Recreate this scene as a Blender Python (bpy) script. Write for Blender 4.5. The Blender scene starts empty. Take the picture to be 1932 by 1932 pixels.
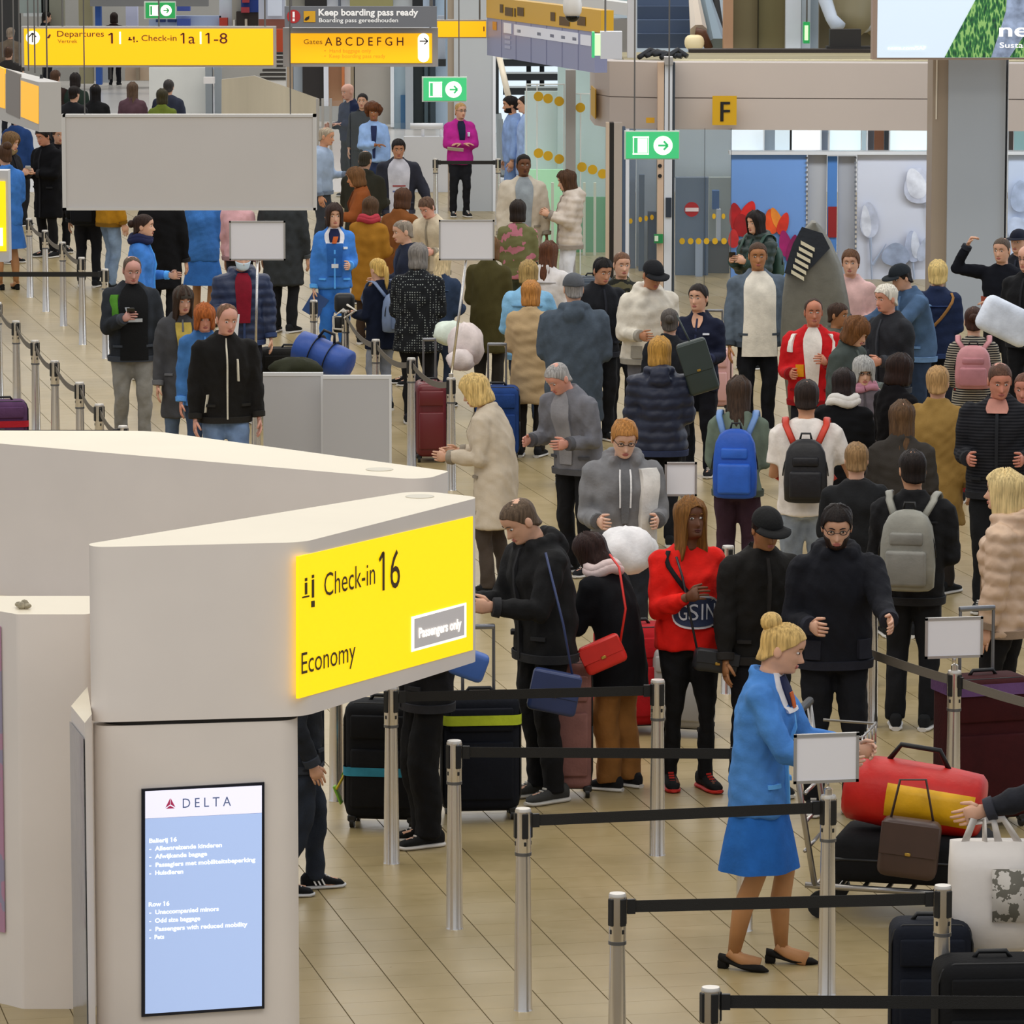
import bpy, bmesh, math, random
import numpy as np
from mathutils import Matrix, Vector

# ------------------------------------------------------------------ camera, world, lights
C = bpy.context.scene
COL = C.collection
IMG, F, HCAM = 1932, 9000.0, 5.4
PITCH = math.atan(1249 / F)
cam = bpy.data.objects.new('camera', bpy.data.cameras.new('camera'))
COL.objects.link(cam)
cam.data.sensor_width = 36.0
cam.data.lens = 36.0 * F / IMG
cam.data.clip_end = 600
cam.location = (0, 0, HCAM)
cam.rotation_euler = (math.pi / 2 - PITCH, 0, 0)
C.camera = cam

W = bpy.data.worlds.new('hall daylight'); C.world = W; W.use_nodes = True
bg = W.node_tree.nodes['Background']
bg.inputs[0].default_value = (0.86, 0.91, 1.0, 1); bg.inputs[1].default_value = 0.60

def area(name, loc, sx, sy, power, col, rot=(0, 0, 0)):
    l = bpy.data.lights.new(name, 'AREA'); l.shape = 'RECTANGLE'; l.size = sx; l.size_y = sy
    l.energy = power; l.color = col
    o = bpy.data.objects.new(name, l); o.location = loc; o.rotation_euler = rot; COL.objects.link(o)
for i, y in enumerate((16, 28, 40, 52, 64, 78, 94, 112)):
    area('hall_ceiling_light', (-2, y, 9.5), 20, 3.0, 690, (1.0, 0.93, 0.82))
area('printed_wall_fill', (5.0, 58.75, 2.72), 6.2, .5, 85, (.92, .96, 1.0), (math.radians(38), 0, 0))  # added fill under the fascia, brightens the printed wall
area('gate_side_daylight', (16, 50, 6), 26, 6, 1300, (0.82, 0.9, 1.0), (0, math.radians(70), 0))

C.view_settings.view_transform = 'Standard'
C.view_settings.look = 'None'
C.view_settings.gamma = 1.0
C.view_settings.use_curve_mapping = False
C.view_settings.exposure = 0.0
C.cycles.max_bounces = 6
C.cycles.transparent_max_bounces = 12

# ------------------------------------------------------------------ picture <-> world
FW = np.array([0, math.cos(PITCH), -math.sin(PITCH)])
UPV = np.array([0, math.sin(PITCH), math.cos(PITCH)])
RT = np.array([1.0, 0, 0])
EYE = np.array([0, 0, HCAM])
def ray(px, py):
    return RT * (px - 966) / F + FW + UPV * (966 - py) / F
def at_z(px, py, z):
    d = ray(px, py); return EYE + d * ((z - HCAM) / d[2])
def at_y(px, py, y):
    d = ray(px, py); return EYE + d * (y / d[1])
def on_plane(px, py, P, N):
    d = ray(px, py); return EYE + d * (np.dot(P - EYE, N) / np.dot(d, N))
def proj(P):
    q = np.asarray(P, float) - EYE; w = q @ FW
    return 966 + F * (q @ RT) / w, 966 - F * (q @ UPV) / w
A3 = lambda *a: np.array(a, float)
def unit(v):
    v = np.asarray(v, float); return v / max(1e-9, np.linalg.norm(v))

# ------------------------------------------------------------------ materials
def lin(h):
    h = h.lstrip('#'); r = [int(h[i:i + 2], 16) / 255 for i in (0, 2, 4)]
    return tuple((c / 12.92 if c <= .04045 else ((c + .055) / 1.055) ** 2.4) for c in r) + (1,)
MATS = {}
def mat(name, hx, rough=.5, metal=0., emit=0., vary=0., scale=20., bump=0., bscale=200., spec=None, trans=0., alpha=1., stretch=None, sss=0., coat=0.):
    key = (name, hx, rough, metal, emit)
    if key in MATS: return MATS[key]
    m = bpy.data.materials.new(name); m.use_nodes = True; nt = m.node_tree
    b = nt.nodes['Principled BSDF']; c = lin(hx)
    b.inputs['Base Color'].default_value = c; b.inputs['Roughness'].default_value = rough; b.inputs['Metallic'].default_value = metal
    if spec is not None: b.inputs['Specular IOR Level'].default_value = spec
    if emit: b.inputs['Emission Color'].default_value = c; b.inputs['Emission Strength'].default_value = emit
    if trans: b.inputs['Transmission Weight'].default_value = trans
    if alpha < 1: b.inputs['Alpha'].default_value = alpha
    if sss: b.inputs['Subsurface Weight'].default_value = sss; b.inputs['Subsurface Radius'].default_value = (.012, .005, .003)
    if coat: b.inputs['Coat Weight'].default_value = coat
    if vary or bump:
        tc = nt.nodes.new('ShaderNodeTexCoord'); mp = nt.nodes.new('ShaderNodeMapping'); nt.links.new(tc.outputs['Object'], mp.inputs[0])
        if stretch: mp.inputs['Scale'].default_value = stretch
        if vary:
            n = nt.nodes.new('ShaderNodeTexNoise'); n.inputs['Scale'].default_value = scale; n.inputs['Detail'].default_value = 4
            nt.links.new(mp.outputs[0], n.inputs['Vector'])
            r = nt.nodes.new('ShaderNodeValToRGB')
            r.color_ramp.elements[0].position = .3; r.color_ramp.elements[1].position = .7
            r.color_ramp.elements[0].color = tuple(x * (1 - vary) for x in c[:3]) + (1,)
            r.color_ramp.elements[1].color = tuple(min(1, x * (1 + vary)) for x in c[:3]) + (1,)
            nt.links.new(n.outputs['Fac'], r.inputs[0]); nt.links.new(r.outputs[0], b.inputs['Base Color'])
        if bump:
            n2 = nt.nodes.new('ShaderNodeTexNoise'); n2.inputs['Scale'].default_value = bscale; n2.inputs['Detail'].default_value = 3
            nt.links.new(mp.outputs[0], n2.inputs['Vector'])
            bp = nt.nodes.new('ShaderNodeBump'); bp.inputs['Strength'].default_value = bump; bp.inputs['Distance'].default_value = .01
            nt.links.new(n2.outputs['Fac'], bp.inputs['Height']); nt.links.new(bp.outputs[0], b.inputs['Normal'])
    MATS[key] = m; return m
def cloth(hx): return mat('woven cloth', hx, .85, vary=.16, scale=9, bump=.25, bscale=60, spec=.25)
def knit(hx): return mat('knitted wool', hx, .95, vary=.07, scale=12, bump=.18, bscale=90, spec=.15)
def denim(hx): return mat('denim', hx, .85, vary=.28, scale=7, bump=.3, bscale=150, spec=.2)
def nylon(hx): return mat('padded nylon', hx, .48, vary=.12, scale=8, bump=.25, bscale=30, spec=.4)
def skin(hx): return mat('skin', hx, .5, vary=.07, scale=14, spec=.35, sss=.12)
def hairm(hx): return mat('hair', hx, .55, vary=.42, scale=22, bump=.6, bscale=30, stretch=(4, 4, .35), spec=.18)
def mixhex(hx, f, add=0): return ''.join('%02x' % int(max(0, min(255, int(hx[i:i + 2], 16) * f + add))) for i in (0, 2, 4))
def plain(hx, r=.5, **k): return mat('plain', hx, r, **k)
def glow(hx, e=1.): return mat('backlit face', hx, .4, emit=e)
def pattern(kind, c1, c2, s):
    key = (kind, c1, c2, s)
    if key in MATS: return MATS[key]
    m = bpy.data.materials.new(kind + ' fabric'); m.use_nodes = True; nt = m.node_tree; b = nt.nodes['Principled BSDF']
    b.inputs['Roughness'].default_value = .85; b.inputs['Specular IOR Level'].default_value = .2
    tc = nt.nodes.new('ShaderNodeTexCoord'); r = nt.nodes.new('ShaderNodeValToRGB'); r.color_ramp.interpolation = 'CONSTANT'
    r.color_ramp.elements[0].color = lin(c1); r.color_ramp.elements[1].color = lin(c2)
    if kind == 'striped':
        t = nt.nodes.new('ShaderNodeTexWave'); t.bands_direction = 'Z'; t.inputs['Scale'].default_value = s; r.color_ramp.elements[1].position = .5; out = t.outputs['Fac']
    elif kind == 'dotted':
        t = nt.nodes.new('ShaderNodeTexVoronoi'); t.inputs['Scale'].default_value = s; t.inputs['Randomness'].default_value = .15; r.color_ramp.elements[1].position = .24; out = t.outputs['Distance']
        r.color_ramp.elements[0].color = lin(c2); r.color_ramp.elements[1].color = lin(c1)
    else:
        t = nt.nodes.new('ShaderNodeTexNoise'); t.inputs['Scale'].default_value = s; t.inputs['Detail'].default_value = 3; r.color_ramp.elements[1].position = .52; out = t.outputs['Fac']
    nt.links.new(tc.outputs['Object'], t.inputs['Vector']); nt.links.new(out, r.inputs[0]); nt.links.new(r.outputs[0], b.inputs['Base Color'])
    MATS[key] = m; return m
def glassm(name, hx, alpha, rough=.05):
    key = (name, hx, alpha)
    if key in MATS: return MATS[key]
    m = bpy.data.materials.new(name); m.use_nodes = True; nt = m.node_tree; nt.nodes.clear()
    o = nt.nodes.new('ShaderNodeOutputMaterial'); mx = nt.nodes.new('ShaderNodeMixShader'); t = nt.nodes.new('ShaderNodeBsdfTransparent')
    g = nt.nodes.new('ShaderNodeBsdfPrincipled'); g.inputs['Base Color'].default_value = lin(hx); g.inputs['Roughness'].default_value = rough
    mx.inputs[0].default_value = alpha
    nt.links.new(t.outputs[0], mx.inputs[1]); nt.links.new(g.outputs[0], mx.inputs[2]); nt.links.new(mx.outputs[0], o.inputs[0])
    MATS[key] = m; return m
STEEL = mat('brushed steel', 'e2ddd6', .24, .95, bump=.05, bscale=90, stretch=(1, 1, .02))
STEELD = mat('dark steel', '77787a', .35, .9)
BLACKP = mat('black plastic', '141414', .45)
BELT = mat('black webbing', '15130f', .7, bump=.3, bscale=300)
BELTG = mat('grey webbing', '6e675c', .7, bump=.3, bscale=300)
LAM = mat('grey white laminate', 'e5dcd3', .42, vary=.03, scale=2.)
LAM_TOP = mat('white laminate', 'e3d8c0', .4, vary=.02, scale=2.)  # top faces only: warm overhead light tinted into the laminate colour
WHITEP = mat('white board', 'e9e7ea', .5)
ALU = mat('satin aluminium', 'b9b6b2', .35, .7)
RUBBER = mat('black rubber', '101010', .8)

# ------------------------------------------------------------------ mesh building
MW = {}
def tag(o, label=None, cat=None, group=None, kind=None):
    if label: o['label'] = label
    if cat: o['category'] = cat
    if group: o['group'] = group
    if kind: o['kind'] = kind
    return o
def thing(name, label, cat, loc=(0, 0, 0), rz=0., group=None, kind=None):
    o = bpy.data.objects.new(name, None); o.empty_display_size = .1
    COL.objects.link(o); o.location = tuple(float(x) for x in loc); o.rotation_euler = (0, 0, rz)
    MW[o.name] = Matrix.Translation(o.location) @ Matrix.Rotation(rz, 4, 'Z')
    return tag(o, label, cat, group, kind)
def root_of(o):
    while o.parent is not None: o = o.parent
    return o
class MB:
    def __init__(s): s.v = []; s.f = []; s.m = []
    def add(s, V, Fc, mi=0):
        k = len(s.v); s.v.extend([tuple(float(c) for c in p) for p in V])
        for q in Fc: s.f.append(tuple(i + k for i in q)); s.m.append(mi)
    def loft(s, rings, mi=0, cap=(True, True), closed=True):
        n = len(rings[0]); V = [p for r in rings for p in r]; Fc = []
        for j in range(len(rings) - 1):
            for i in range(n if closed else n - 1):
                i2 = (i + 1) % n
                Fc.append((j * n + i, j * n + i2, (j + 1) * n + i2, (j + 1) * n + i))
        if cap[0]: Fc.append(tuple(range(n - 1, -1, -1)))
        if cap[1]: Fc.append(tuple((len(rings) - 1) * n + i for i in range(n)))
        s.add(V, Fc, mi)
    def tube(s, pts, rad, n=8, mi=0, ref=(0.3, 0.2, 1), sq=None):
        pts = [np.asarray(p, float) for p in pts]; rings = []
        ref = unit(ref); prev = None
        for i, p in enumerate(pts):
            t = unit(pts[min(i + 1, len(pts) - 1)] - pts[max(i - 1, 0)])
            u = prev if prev is not None else ref
            u = u - t * np.dot(u, t)
            if np.linalg.norm(u) < 1e-3: u = np.cross(t, (1, 0, 0))
            u = unit(u); prev = u; w = np.cross(t, u)
            r = rad[i] if isinstance(rad, (list, tuple)) else rad
            rx, ry = r if isinstance(r, tuple) else (r, r)
            rings.append([p + u * rx * math.cos(a) + w * ry * math.sin(a) for a in np.arange(n) * 2 * math.pi / n])
        s.loft(rings, mi)
    def ell(s, c, r, n=10, m=7, mi=0, R=None):
        c = np.asarray(c, float); rings = []
        for j in range(m + 1):
            th = math.pi * (j + .02) / (m + .04)
            ring = [A3(r[0] * math.sin(th) * math.cos(a), r[1] * math.sin(th) * math.sin(a), -r[2] * math.cos(th)) for a in np.arange(n) * 2 * math.pi / n]
            rings.append([(R @ p if R is not None else p) + c for p in ring])
        s.loft(rings, mi)
    def box(s, lo, hi, mi=0):
        x0, y0, z0 = lo; x1, y1, z1 = hi
        s.add([(x0, y0, z0), (x1, y0, z0), (x1, y1, z0), (x0, y1, z0), (x0, y0, z1), (x1, y0, z1), (x1, y1, z1), (x0, y1, z1)],
              [(0, 3, 2, 1), (4, 5, 6, 7), (0, 1, 5, 4), (1, 2, 6, 5), (2, 3, 7, 6), (3, 0, 4, 7)], mi)
    def obox(s, O, U, V, N, mi=0):          # box spanned by three edge vectors
        O, U, V, N = map(lambda q: np.asarray(q, float), (O, U, V, N))
        P = [O, O + U, O + U + V, O + V]; P += [p + N for p in P]
        s.add(P, [(0, 3, 2, 1), (4, 5, 6, 7), (0, 1, 5, 4), (1, 2, 6, 5), (2, 3, 7, 6), (3, 0, 4, 7)], mi)
    def prism(s, poly, z0, z1, mi=0, mtop=None):
        n = len(poly); k = len(s.v)
        s.v += [(float(p[0]), float(p[1]), z0) for p in poly] + [(float(p[0]), float(p[1]), z1) for p in poly]
        for i in range(n): s.f.append((k + i, k + (i + 1) % n, k + n + (i + 1) % n, k + n + i)); s.m.append(mi)
        s.f.append(tuple(k + i for i in range(n - 1, -1, -1))); s.m.append(mi)
        s.f.append(tuple(k + n + i for i in range(n))); s.m.append(mi if mtop is None else mtop)
    def rbox(s, c, size, bev, seg=2, mi=0, R=None):
        bm = bmesh.new(); bmesh.ops.create_cube(bm, size=1.0)
        for v in bm.verts: v.co = Vector((v.co.x * size[0], v.co.y * size[1], v.co.z * size[2]))
        if bev > 0: bmesh.ops.bevel(bm, geom=list(bm.edges), offset=bev, segments=seg, profile=.5, affect='EDGES')
        bm.verts.ensure_lookup_table()
        V = [np.array(v.co) for v in bm.verts]; c = np.asarray(c, float)
        V = [(R @ p if R is not None else p) + c for p in V]
        s.add(V, [[v.index for v in f.verts] for f in bm.faces], mi); bm.free()
    def lathe(s, c, prof, n=16, mi=0):
        s.loft([[A3(c[0] + r * math.cos(a), c[1] + r * math.sin(a), c[2] + z) for a in np.arange(n) * 2 * math.pi / n] for r, z in prof], mi)
    def solid(s, outer, inner, mi=0):        # two (rows x cols) grids closed into a shell
        r, c = len(outer), len(outer[0]); k = r * c
        V = [p for row in outer for p in row] + [p for row in inner for p in row]; Fc = []
        for j in range(r - 1):
            for i in range(c - 1):
                a = j * c + i
                Fc.append((a, a + 1, a + c + 1, a + c)); Fc.append((k + a, k + a + c, k + a + c + 1, k + a + 1))
        edge = [i for i in range(c)] + [j * c + c - 1 for j in range(1, r)] + [(r - 1) * c + i for i in range(c - 2, -1, -1)] + [j * c for j in range(r - 2, 0, -1)]
        for i in range(len(edge)):
            a, b = edge[i], edge[(i + 1) % len(edge)]; Fc.append((b, a, k + a, k + b))
        s.add(V, Fc, mi)
    def obj(s, name, mats, parent=None, world=True, smooth=False, fix=True):
        me = bpy.data.meshes.new(name); V = s.v
        if parent is not None and world:
            Mi = MW.get(root_of(parent).name)
            if Mi is not None:
                Mi = np.array(Mi.inverted()); P = np.array(V); V = (P @ Mi[:3, :3].T + Mi[:3, 3]).tolist()
        me.from_pydata(V, [], s.f)
        for m in (mats if isinstance(mats, (list, tuple)) else [mats]): me.materials.append(m)
        me.polygons.foreach_set('material_index', s.m)
        if fix:
            bm = bmesh.new(); bm.from_mesh(me); bmesh.ops.recalc_face_normals(bm, faces=bm.faces); bm.to_mesh(me); bm.free()
        if smooth is True: me.polygons.foreach_set('use_smooth', [True] * len(me.polygons))
        elif smooth: me.set_sharp_from_angle(angle=math.radians(smooth)) if False else sm_angle(me, smooth)
        me.update()
        o = bpy.data.objects.new(name, me); COL.objects.link(o)
        if parent is not None: o.parent = parent
        return o
def sm_angle(me, deg):
    me.polygons.foreach_set('use_smooth', [True] * len(me.polygons))
    try: me.set_sharp_from_angle(angle=math.radians(deg))
    except Exception: pass
def part(name, parent, m, build, smooth=False, world=True, label=None):
    b = MB(); build(b); o = b.obj(name, m, parent, world, smooth)
    if label: o['label'] = label
    return o
def solo(name, label, cat, m, build, smooth=False, group=None, kind=None):   # a one-mesh thing, origin at its base
    b = MB(); build(b); P = np.array(b.v); c = P.mean(0); c[2] = P[:, 2].min()
    b.v = (P - c).tolist(); o = b.obj(name, m, None, False, smooth); o.location = tuple(c)
    MW[o.name] = Matrix.Translation(o.location)
    return tag(o, label, cat, group, kind)
def roundpoly(pts, rad, seg=8):
    out = []; n = len(pts)
    for i in range(n):
        p = A3(*pts[i][:2]); a = A3(*pts[i - 1][:2]); b = A3(*pts[(i + 1) % n][:2]); r = rad[i] if isinstance(rad, (list, tuple)) else rad
        u, v = unit(a - p), unit(b - p); ang = math.acos(np.clip(u @ v, -1, 1))
        if r <= 0: out.append(p); continue
        t = r / math.tan(ang / 2); c = p + unit(u + v) * (r / math.sin(ang / 2))
        s0, s1 = p + u * t - c, p + v * t - c
        a0, a1 = math.atan2(s0[1], s0[0]), math.atan2(s1[1], s1[0]); d = (a1 - a0 + math.pi) % (2 * math.pi) - math.pi
        for k in range(seg + 1): th = a0 + d * k / seg; out.append(c + r * A3(math.cos(th), math.sin(th)))
    return out
_CAP = {}
def text(s, O, U, V, m, parent, name='lettering', ext=.002, off=.002, bold=0.):
    """text whose bounding width runs along vector U from O and whose capital height is vector V"""
    cu = bpy.data.curves.new('lettering', 'FONT'); cu.body = s; cu.extrude = 0; cu.resolution_u = 3; cu.offset = bold
    to = bpy.data.objects.new('lettering', cu); me = bpy.data.meshes.new_from_object(to)
    bpy.data.objects.remove(to)
    P = np.empty(len(me.vertices) * 3); me.vertices.foreach_get('co', P); P = P.reshape(-1, 3); polys = [list(p.vertices) for p in me.polygons]
    for i, ch in enumerate(s):               # a flag on the bare stroke of each 1
        if ch != '1': continue
        c2 = bpy.data.curves.new('lettering', 'FONT'); c2.body = s[:i + 1]; t2 = bpy.data.objects.new('lettering', c2); m2 = bpy.data.meshes.new_from_object(t2); bpy.data.objects.remove(t2)
        xr = max(v.co.x for v in m2.vertices); bpy.data.meshes.remove(m2); k = len(P)
        P = np.vstack([P, [(xr - .02, .7, 0), (xr - .10, .70, 0), (xr - .25, .58, 0), (xr - .21, .52, 0), (xr - .06, .62, 0)]]); polys.append([k, k + 1, k + 2, k + 3, k + 4])
    x0, x1 = P[:, 0].min(), P[:, 0].max(); cap = .70
    U, V = np.asarray(U, float), np.asarray(V, float); N = unit(np.cross(U, V))
    Q = np.asarray(O, float) + np.outer((P[:, 0] - x0) / (x1 - x0), U) + np.outer(P[:, 1] / cap, V) + N * (off + ext)
    b = MB(); b.add(Q, polys); bpy.data.meshes.remove(me)
    return b.obj(name, m, parent, True, False, fix=False)
def rect_px(x0, y0, x1, y1, Y):
    a, b = at_y(x0, y1, Y), at_y(x1, y0, Y); return a[0], a[2], b[0], b[2]
def text_px(s, x0, ybase, x1, ycap, Y, m, parent, **k):
    X0, Z0, X1, Z1 = rect_px(x0, ycap, x1, ybase, Y)
    return text(s, (X0, Y, Z0), (X1 - X0, 0, 0), (0, 0, Z1 - Z0), m, parent, **k)
def bpx(x0, y0, x1, y1, Y, t=.1):            # builder: upright box whose front face stands at depth Y
    X0, Z0, X1, Z1 = rect_px(x0, y0, x1, y1, Y)
    return lambda b: b.box((X0, Y, Z0), (X1, Y + t, Z1))
def arrow(O, U, V, off, m, parent, name='arrow', w=.09):
    N = unit(np.cross(U, V)) * off; O = np.asarray(O, float) + N; U, V = np.asarray(U, float), np.asarray(V, float); b = MB()
    def bar(p, q):
        p, q = A3(*p), A3(*q); d = unit(q - p); e = A3(-d[1], d[0]) * w / 2
        b.add([O + U * c[0] + V * c[1] for c in (p + e, p - e, q - e, q + e)], [(0, 1, 2, 3)])
    bar((.1, .5), (.88, .5)); bar((.9, .5), (.55, .85)); bar((.9, .5), (.55, .15))
    return b.obj(name, m, parent, True, False)
def disc(O, U, V, r, off, m, parent, name, n=24, sq=1.0):
    N = unit(np.cross(U, V)); O = np.asarray(O, float) + N * off; U, V = unit(U), unit(V)
    b = MB(); R = [O + U * r * math.cos(a) + V * r * sq * math.sin(a) for a in np.arange(n) * 2 * math.pi / n]
    b.loft([[p - N * .002 for p in R], R]); return b.obj(name, m, parent, True, False)

# ------------------------------------------------------------------ floor of single tiles
def tile_material():
    m = bpy.data.materials.new('glazed floor tile'); m.use_nodes = True; nt = m.node_tree; b = nt.nodes['Principled BSDF']
    b.inputs['Roughness'].default_value = .30; b.inputs['Specular IOR Level'].default_value = .42
    g = nt.nodes.new('ShaderNodeNewGeometry'); n = nt.nodes.new('ShaderNodeTexNoise'); n.inputs['Scale'].default_value = 1.7; n.inputs['Detail'].default_value = 5
    n3 = nt.nodes.new('ShaderNodeTexNoise'); n3.inputs['Scale'].default_value = 14; n3.inputs['Detail'].default_value = 5
    ad = nt.nodes.new('ShaderNodeMath'); ad.operation = 'MULTIPLY_ADD'; ad.inputs[1].default_value = .35
    nt.links.new(g.outputs['Position'], n.inputs['Vector']); nt.links.new(g.outputs['Position'], n3.inputs['Vector'])
    nt.links.new(n3.outputs['Fac'], ad.inputs[0]); nt.links.new(n.outputs['Fac'], ad.inputs[2])
    r = nt.nodes.new('ShaderNodeValToRGB'); r.color_ramp.elements[0].position = .45; r.color_ramp.elements[1].position = .95
    r.color_ramp.elements[0].color = lin('9c8a5f'); r.color_ramp.elements[1].color = lin('b3a077')
    nt.links.new(ad.outputs[0], r.inputs[0]); nt.links.new(r.outputs[0], b.inputs['Base Color'])
    rr = nt.nodes.new('ShaderNodeMapRange'); rr.inputs['To Min'].default_value = .24; rr.inputs['To Max'].default_value = .38
    nt.links.new(n3.outputs['Fac'], rr.inputs[0]); nt.links.new(rr.outputs[0], b.inputs['Roughness'])
    return m
TILE = tile_material()
GROUT = mat('dark tile joint', '6b5c3f', .9)
b = MB(); b.box((-30, 8, -.15), (30, 76, -.004)); floor = b.obj('floor', GROUT); tag(floor, kind='structure')
MW['floor'] = Matrix()
b = MB(); b.box((-30, 76, -.15), (30, 175, -.001))
tag(b.obj('floor', mat('far hall floor', 'd3cfc9', .25, vary=.05, scale=.6)), kind='structure')
sd = unit(A3(-1897, 9000, 0)); pd = unit(A3(9000, 1897, 0)); TW, TL = .315, .25
o1 = at_z(800, 1932, 0); o2 = at_z(700, 1820, 0)
O = pd * (o1 @ pd) + sd * (o2 @ sd); spots = []
for i in range(-60, 60):
    for j in range(-20, 240):
        c = O + pd * TW * (i + .5) + sd * TL * (j + .5)
        if not 19 < c[1] < 76: continue
        px, py = proj((c[0], c[1], 0))
        if -800 < px < 2800 and 335 < py < 2500: spots.append((c, px, py))
spots.sort(key=lambda q: q[0][1])
def tilebox(b, c):
    h, l = pd * (TW - .006) / 2, sd * (TL - .002) / 2
    P = [c - h - l, c + h - l, c + h + l, c - h + l]
    b.add([p + A3(0, 0, -.0035) for p in P] + [p for p in P], [(4, 5, 6, 7), (0, 1, 5, 4), (1, 2, 6, 5), (2, 3, 7, 6), (3, 0, 4, 7)])
b = MB(); tilebox(b, A3(0, 0, 0)); proto = b.obj('tile', TILE, floor)
first = True; rest = MB(); n = 0
for c, px, py in spots:
    if n < 298 and px > 560 and py < 1945 and px < 1945:
        t = proto if first else proto.copy()
        if not first: COL.objects.link(t)
        first = False; t.parent = floor; t.location = tuple(c); n += 1
    else: tilebox(rest, c)
tag(rest.obj('floor_tiles', TILE, floor), kind='stuff')

# ------------------------------------------------------------------ check-in islands (left)
ZT, ZB = 2.30, 1.50
def xy(px, py, z=ZT): return at_z(px, py, z)[:2]
kD = xy(786, 925)
kA, kB, kC = xy(116, 1034), xy(572, 1023), xy(906, 938)
yel_N = unit(A3(*(kC - kB), 0)); yel_N = A3(yel_N[1], -yel_N[0], 0)      # outward normal of the panel side
kiosk = thing('check_in_island', 'nearest white check-in island with rounded corners, a yellow sign side and a portrait screen', 'check-in desk', (*((kA + kB + kC) / 3), 0))
def kpoly(g): return roundpoly([kA, kB, kC, kD], [.08, .17, .09, .14])
part('sign_hood', kiosk, [LAM, LAM_TOP], lambda b: b.prism(kpoly(0), ZB, ZT, 0, 1), 40)
low = [kA + A3(.006, .012), kB + A3(-.008, .012), kA + (kC - kA) * .30 + (kB - kA) * .37, kA + (kD - kA) * .30]
part('shadow_gap', kiosk, mat('dark gap', '2a2623', .8), lambda b: b.prism(roundpoly([p + (low[2] - p) * .02 for p in low], [.1, .1, .05, .05]), ZB - .02, ZB))
part('column', kiosk, LAM, lambda b: b.prism(roundpoly(low, [.08, .10, .05, .05]), .0, ZB - .02), 40)
part('fixing_plate', kiosk, mat('cream plate', 'cdc6b4', .5), lambda b: b.lathe((*xy(792, 937), ZT), [(.07, 0), (.07, .003)], 20))
Pk = A3(*kB, 0)
def onk(px, py, off=0.): return on_plane(px, py, Pk + yel_N * off, yel_N)
YEL = mat('backlit yellow', 'ffd800', .4, emit=.72)
q = [onk(562, 1318), onk(891, 1226), onk(891, 974), onk(562, 1050)]
dU = q[1] - q[0]; dU[2] = 0; hgt = .62
ypan = part('sign_panel', kiosk, YEL, lambda b: b.add([p + yel_N * .004 for p in q] + [p - yel_N * .01 for p in q], [(0, 1, 2, 3), (0, 4, 5, 1), (1, 5, 6, 2), (2, 6, 7, 3), (3, 7, 4, 0)]), label='backlit yellow check-in sign panel')
BRN = mat('brown lettering', '4a3505', .6); BRN2 = mat('dark lettering', '483608', .6)
def ktext(s, bl, br, tl, m=BRN2, par=None, off=.006):
    O_ = onk(*bl); text(s, O_, onk(*br) - O_, onk(*tl) - O_, m, par or ypan, off=off)
ktext('Check-in', (609, 1125), (705, 1101), (609, 1081)); ktext('16', (712, 1116), (752, 1107), (712, 1042), BRN)
ktext('Economy', (566, 1272), (668, 1246), (566, 1231))
def kquad(b, x0, x1, ya0, ya1, yb0, yb1, off):
    P = [onk(x0, ya1, off), onk(x1, yb1, off), onk(x1, yb0, off), onk(x0, ya0, off)]
    b.add(P + [p - yel_N * .003 for p in P], [(0, 1, 2, 3), (0, 4, 5, 1), (1, 5, 6, 2), (2, 6, 7, 3), (3, 7, 4, 0)])
plate = part('passenger_plate', ypan, mat('lit white', 'fffaf0', .5, emit=.9), lambda b: kquad(b, 777, 880, 1164, 1230, 1137, 1202, .008), label='white framed grey plate on the yellow sign')
part('plate_face', ypan, mat('grey plate face', 'b9b4b2', .5, emit=.35), lambda b: kquad(b, 782, 876, 1168, 1224, 1142, 1198, .0095))
text('Passengers only', onk(786, 1203), onk(866, 1184) - onk(786, 1203), onk(786, 1185) - onk(786, 1203), mat('lit white', 'fffaf0', .5, emit=.9), ypan, off=.012, bold=.03)
def people_icon(b):
    for x, y0, y1 in ((576, 1100, 1122), (589, 1094, 1128)): kquad(b, x, x + 4, y0, y1, y0 - 1, y1 - 1, .007); kquad(b, x, x + 4, y0 - 9, y0 - 3, y0 - 10, y0 - 4, .007)
    kquad(b, 571, 584, 1126, 1129, 1123, 1126, .007); kquad(b, 588, 594, 1134, 1146, 1133, 1145, .007)
part('counter_symbol', ypan, BRN2, people_icon)
# portrait information screen on the front of the column
fN = unit(A3(kB[1] - kA[1], -(kB[0] - kA[0]), 0)); Pf = A3(*low[0], 0)
def onf(px, py, off=0.): return on_plane(px, py, Pf + fN * off, fN)
def fquad(b, x0, x1, yl0, yl1, yr0, yr1, o0, o1, mi=0):
    P = [onf(x0, yl1, o1), onf(x1, yr1, o1), onf(x1, yr0, o1), onf(x0, yl0, o1)]; d = fN * (o0 - o1)
    b.add(P + [p + d for p in P], [(0, 1, 2, 3), (0, 4, 5, 1), (1, 5, 6, 2), (2, 6, 7, 3), (3, 7, 4, 0)], mi)
scr = part('screen', kiosk, mat('screen bezel', '0b1020', .3), lambda b: fquad(b, 267, 499, 1489, 1919, 1476, 1903, 0, .014), label='portrait information screen with dark bezel')
def backlit_blue():
    m = mat('lit screen blue', 'adc4f0', .3, emit=.5); return m
part('display', scr, backlit_blue(), lambda b: fquad(b, 274, 494, 1545, 1913, 1534, 1898, .01, .016))
part('display_header', scr, mat('lit screen white', 'e9e8fb', .3, emit=.6), lambda b: fquad(b, 274, 494, 1493, 1544.5, 1482, 1533.5, .01, .016))
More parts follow.
